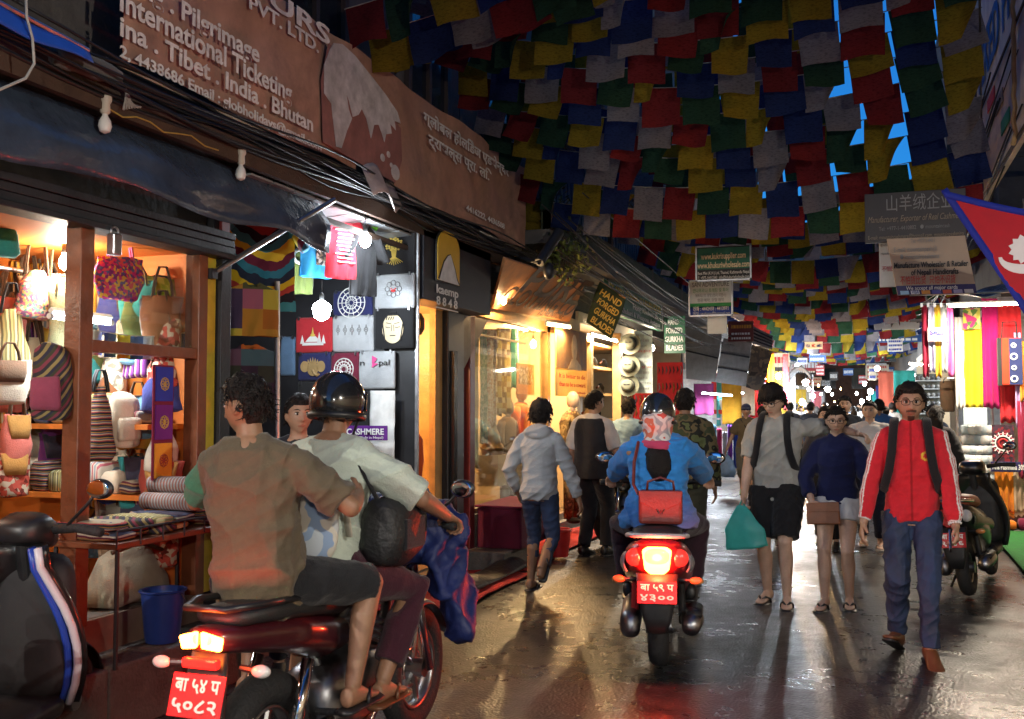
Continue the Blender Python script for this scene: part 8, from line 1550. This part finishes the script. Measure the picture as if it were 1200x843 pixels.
person('woman in a white off-shoulder blouse walking behind the young couple', (.08, 12.0, 0), R(178), 1.66, True, feet=((-.09, .1, .09), (.09, -.12, .11)), hands=((-.27, .1, .8), (.2, .2, 1.0)), skin='fair', style='tied', head=(R(-8), 0), bulk=1.12, top=dict(mat=C('blouse', (.62, .6, .58)), name='blouse', sleeve=.9, ease=.035, hem=-.05, flare=.1, sleeve_ease=.05), bottom=dict(mat=C('darkjean', (.015, .018, .035)), ease=.015), shoe=(C('slipper', (.5, .45, .4)), 'sandal'), vox=.008, seed=101)
def q_at(px, d): r = ray(px, 477); r.z = 0; r = r/ r.length; f = FWD.copy(); f.z = 0; f.normalize(); return r*(d/r.dot(f))
far_p = [('long-haired woman peering between the young couple', 968, 11.2, 1.6, True, 'long', 'fair', (.05, .05, .06), 178), ('man in a dark shirt behind the woman in white', 990, 14, 1.74, False, 'short', 'tan', (.014, .016, .022), 182), ('man in black with neat hair behind the young man in grey', 906, 12.2, 1.74, False, 'short', 'tan', (.02, .02, .024), 176), ('person with a black bob walking away beside the orange stall', 893, 17, 1.6, True, 'tied', 'tan', (.4, .03, .1), 0), ('man in a blue shirt with red letters past the man in red', 1030, 17, 1.72, False, 'short', 'brown', (.03, .1, .28), 4), ('young man looking over by the shoe rack', 1092, 15, 1.62, False, 'short', 'brown', (.03, .03, .035), 190), ('long-haired woman in dark clothes behind the man in red', 1097, 11.8, 1.6, True, 'long', 'tan', (.02, .018, .02), -10)]
for k, (lb, px, d, H, fem, sty, sk, col, rz) in enumerate(far_p):
    p = q_at(px, d); person(lb, (p.x, p.y, 0), R(rz), H, fem, feet=((-.09, .12*(-1)**k, .09), (.09, -.12*(-1)**k, .11)), skin=sk, style=sty, top=dict(mat=C('fp%d' % k, col), sleeve=.9 if k % 2 else 1.9, ease=.03), bottom=dict(mat=(BLKC, JEANS)[k % 2]), shoe=(BLKPL, 'shoe'), vox=.0095, seed=110+k)
# crowd at the far end, each a copy of a few built figures
base = []
for k, (fem, col, bc, sty, sk) in enumerate(((False, (.04, .04, .05), JEANS, 'short', 'brown'), (True, (.35, .05, .08), BLKC, 'long', 'tan'), (False, (.4, .38, .35), BLKC, 'short', 'tan'), (True, (.06, .15, .3), JEANS, 'tied', 'fair'))):
    base.append(person('x', (0, 0, 0), 0, 1.7 if not fem else 1.6, fem, feet=((-.09, .16, .09), (.09, -.16, .11)), skin=sk, style=sty, face=False, top=dict(mat=C('crowd%d' % k, col), sleeve=.9, ease=.03), bottom=dict(mat=bc), shoe=(BLKPL, 'shoe'), vox=.016, seed=140+k)['t'])
crowd = [(932, 30, 2), (950, 23, 0), (972, 36, 1), (1004, 34, 3), (1027, 29, 0), (1033, 36, 2), (964, 41, 0), (988, 27, 2), (1010, 60, 1), (975, 44, 3), (945, 27, 0), (957, 33, 1), (966, 26, 2), (978, 30, 3), (985, 38, 0), (1000, 26, 1), (1012, 31, 2), (1022, 24, 0), (953, 45, 2), (992, 48, 3), (1006, 42, 0), (970, 52, 1), (1038, 22, 3), (1016, 52, 2), (938, 38, 1), (982, 60, 0), (998, 64, 2), (961, 62, 3), (926, 24, 0), (1045, 27, 2)]
desc = ['man in a dark shirt and jeans among the far crowd', 'long-haired woman in a crimson top among the far crowd', 'man in a pale shirt and black trousers among the far crowd', 'woman in a blue top and jeans among the far crowd']
usedb = [False]*4
for k, (px, d, b) in enumerate(crowd):
    o = base[b] if not usedb[b] else copy_tree(base[b]); usedb[b] = True; p = q_at(px, d); o.location = (p.x, p.y, 0); o.rotation_euler = (0, 0, R(random.choice((0, 180))+random.uniform(-20, 20))); tag(o, desc[b], 'person', 'far crowd, '+desc[b][:24])
fit_texts()
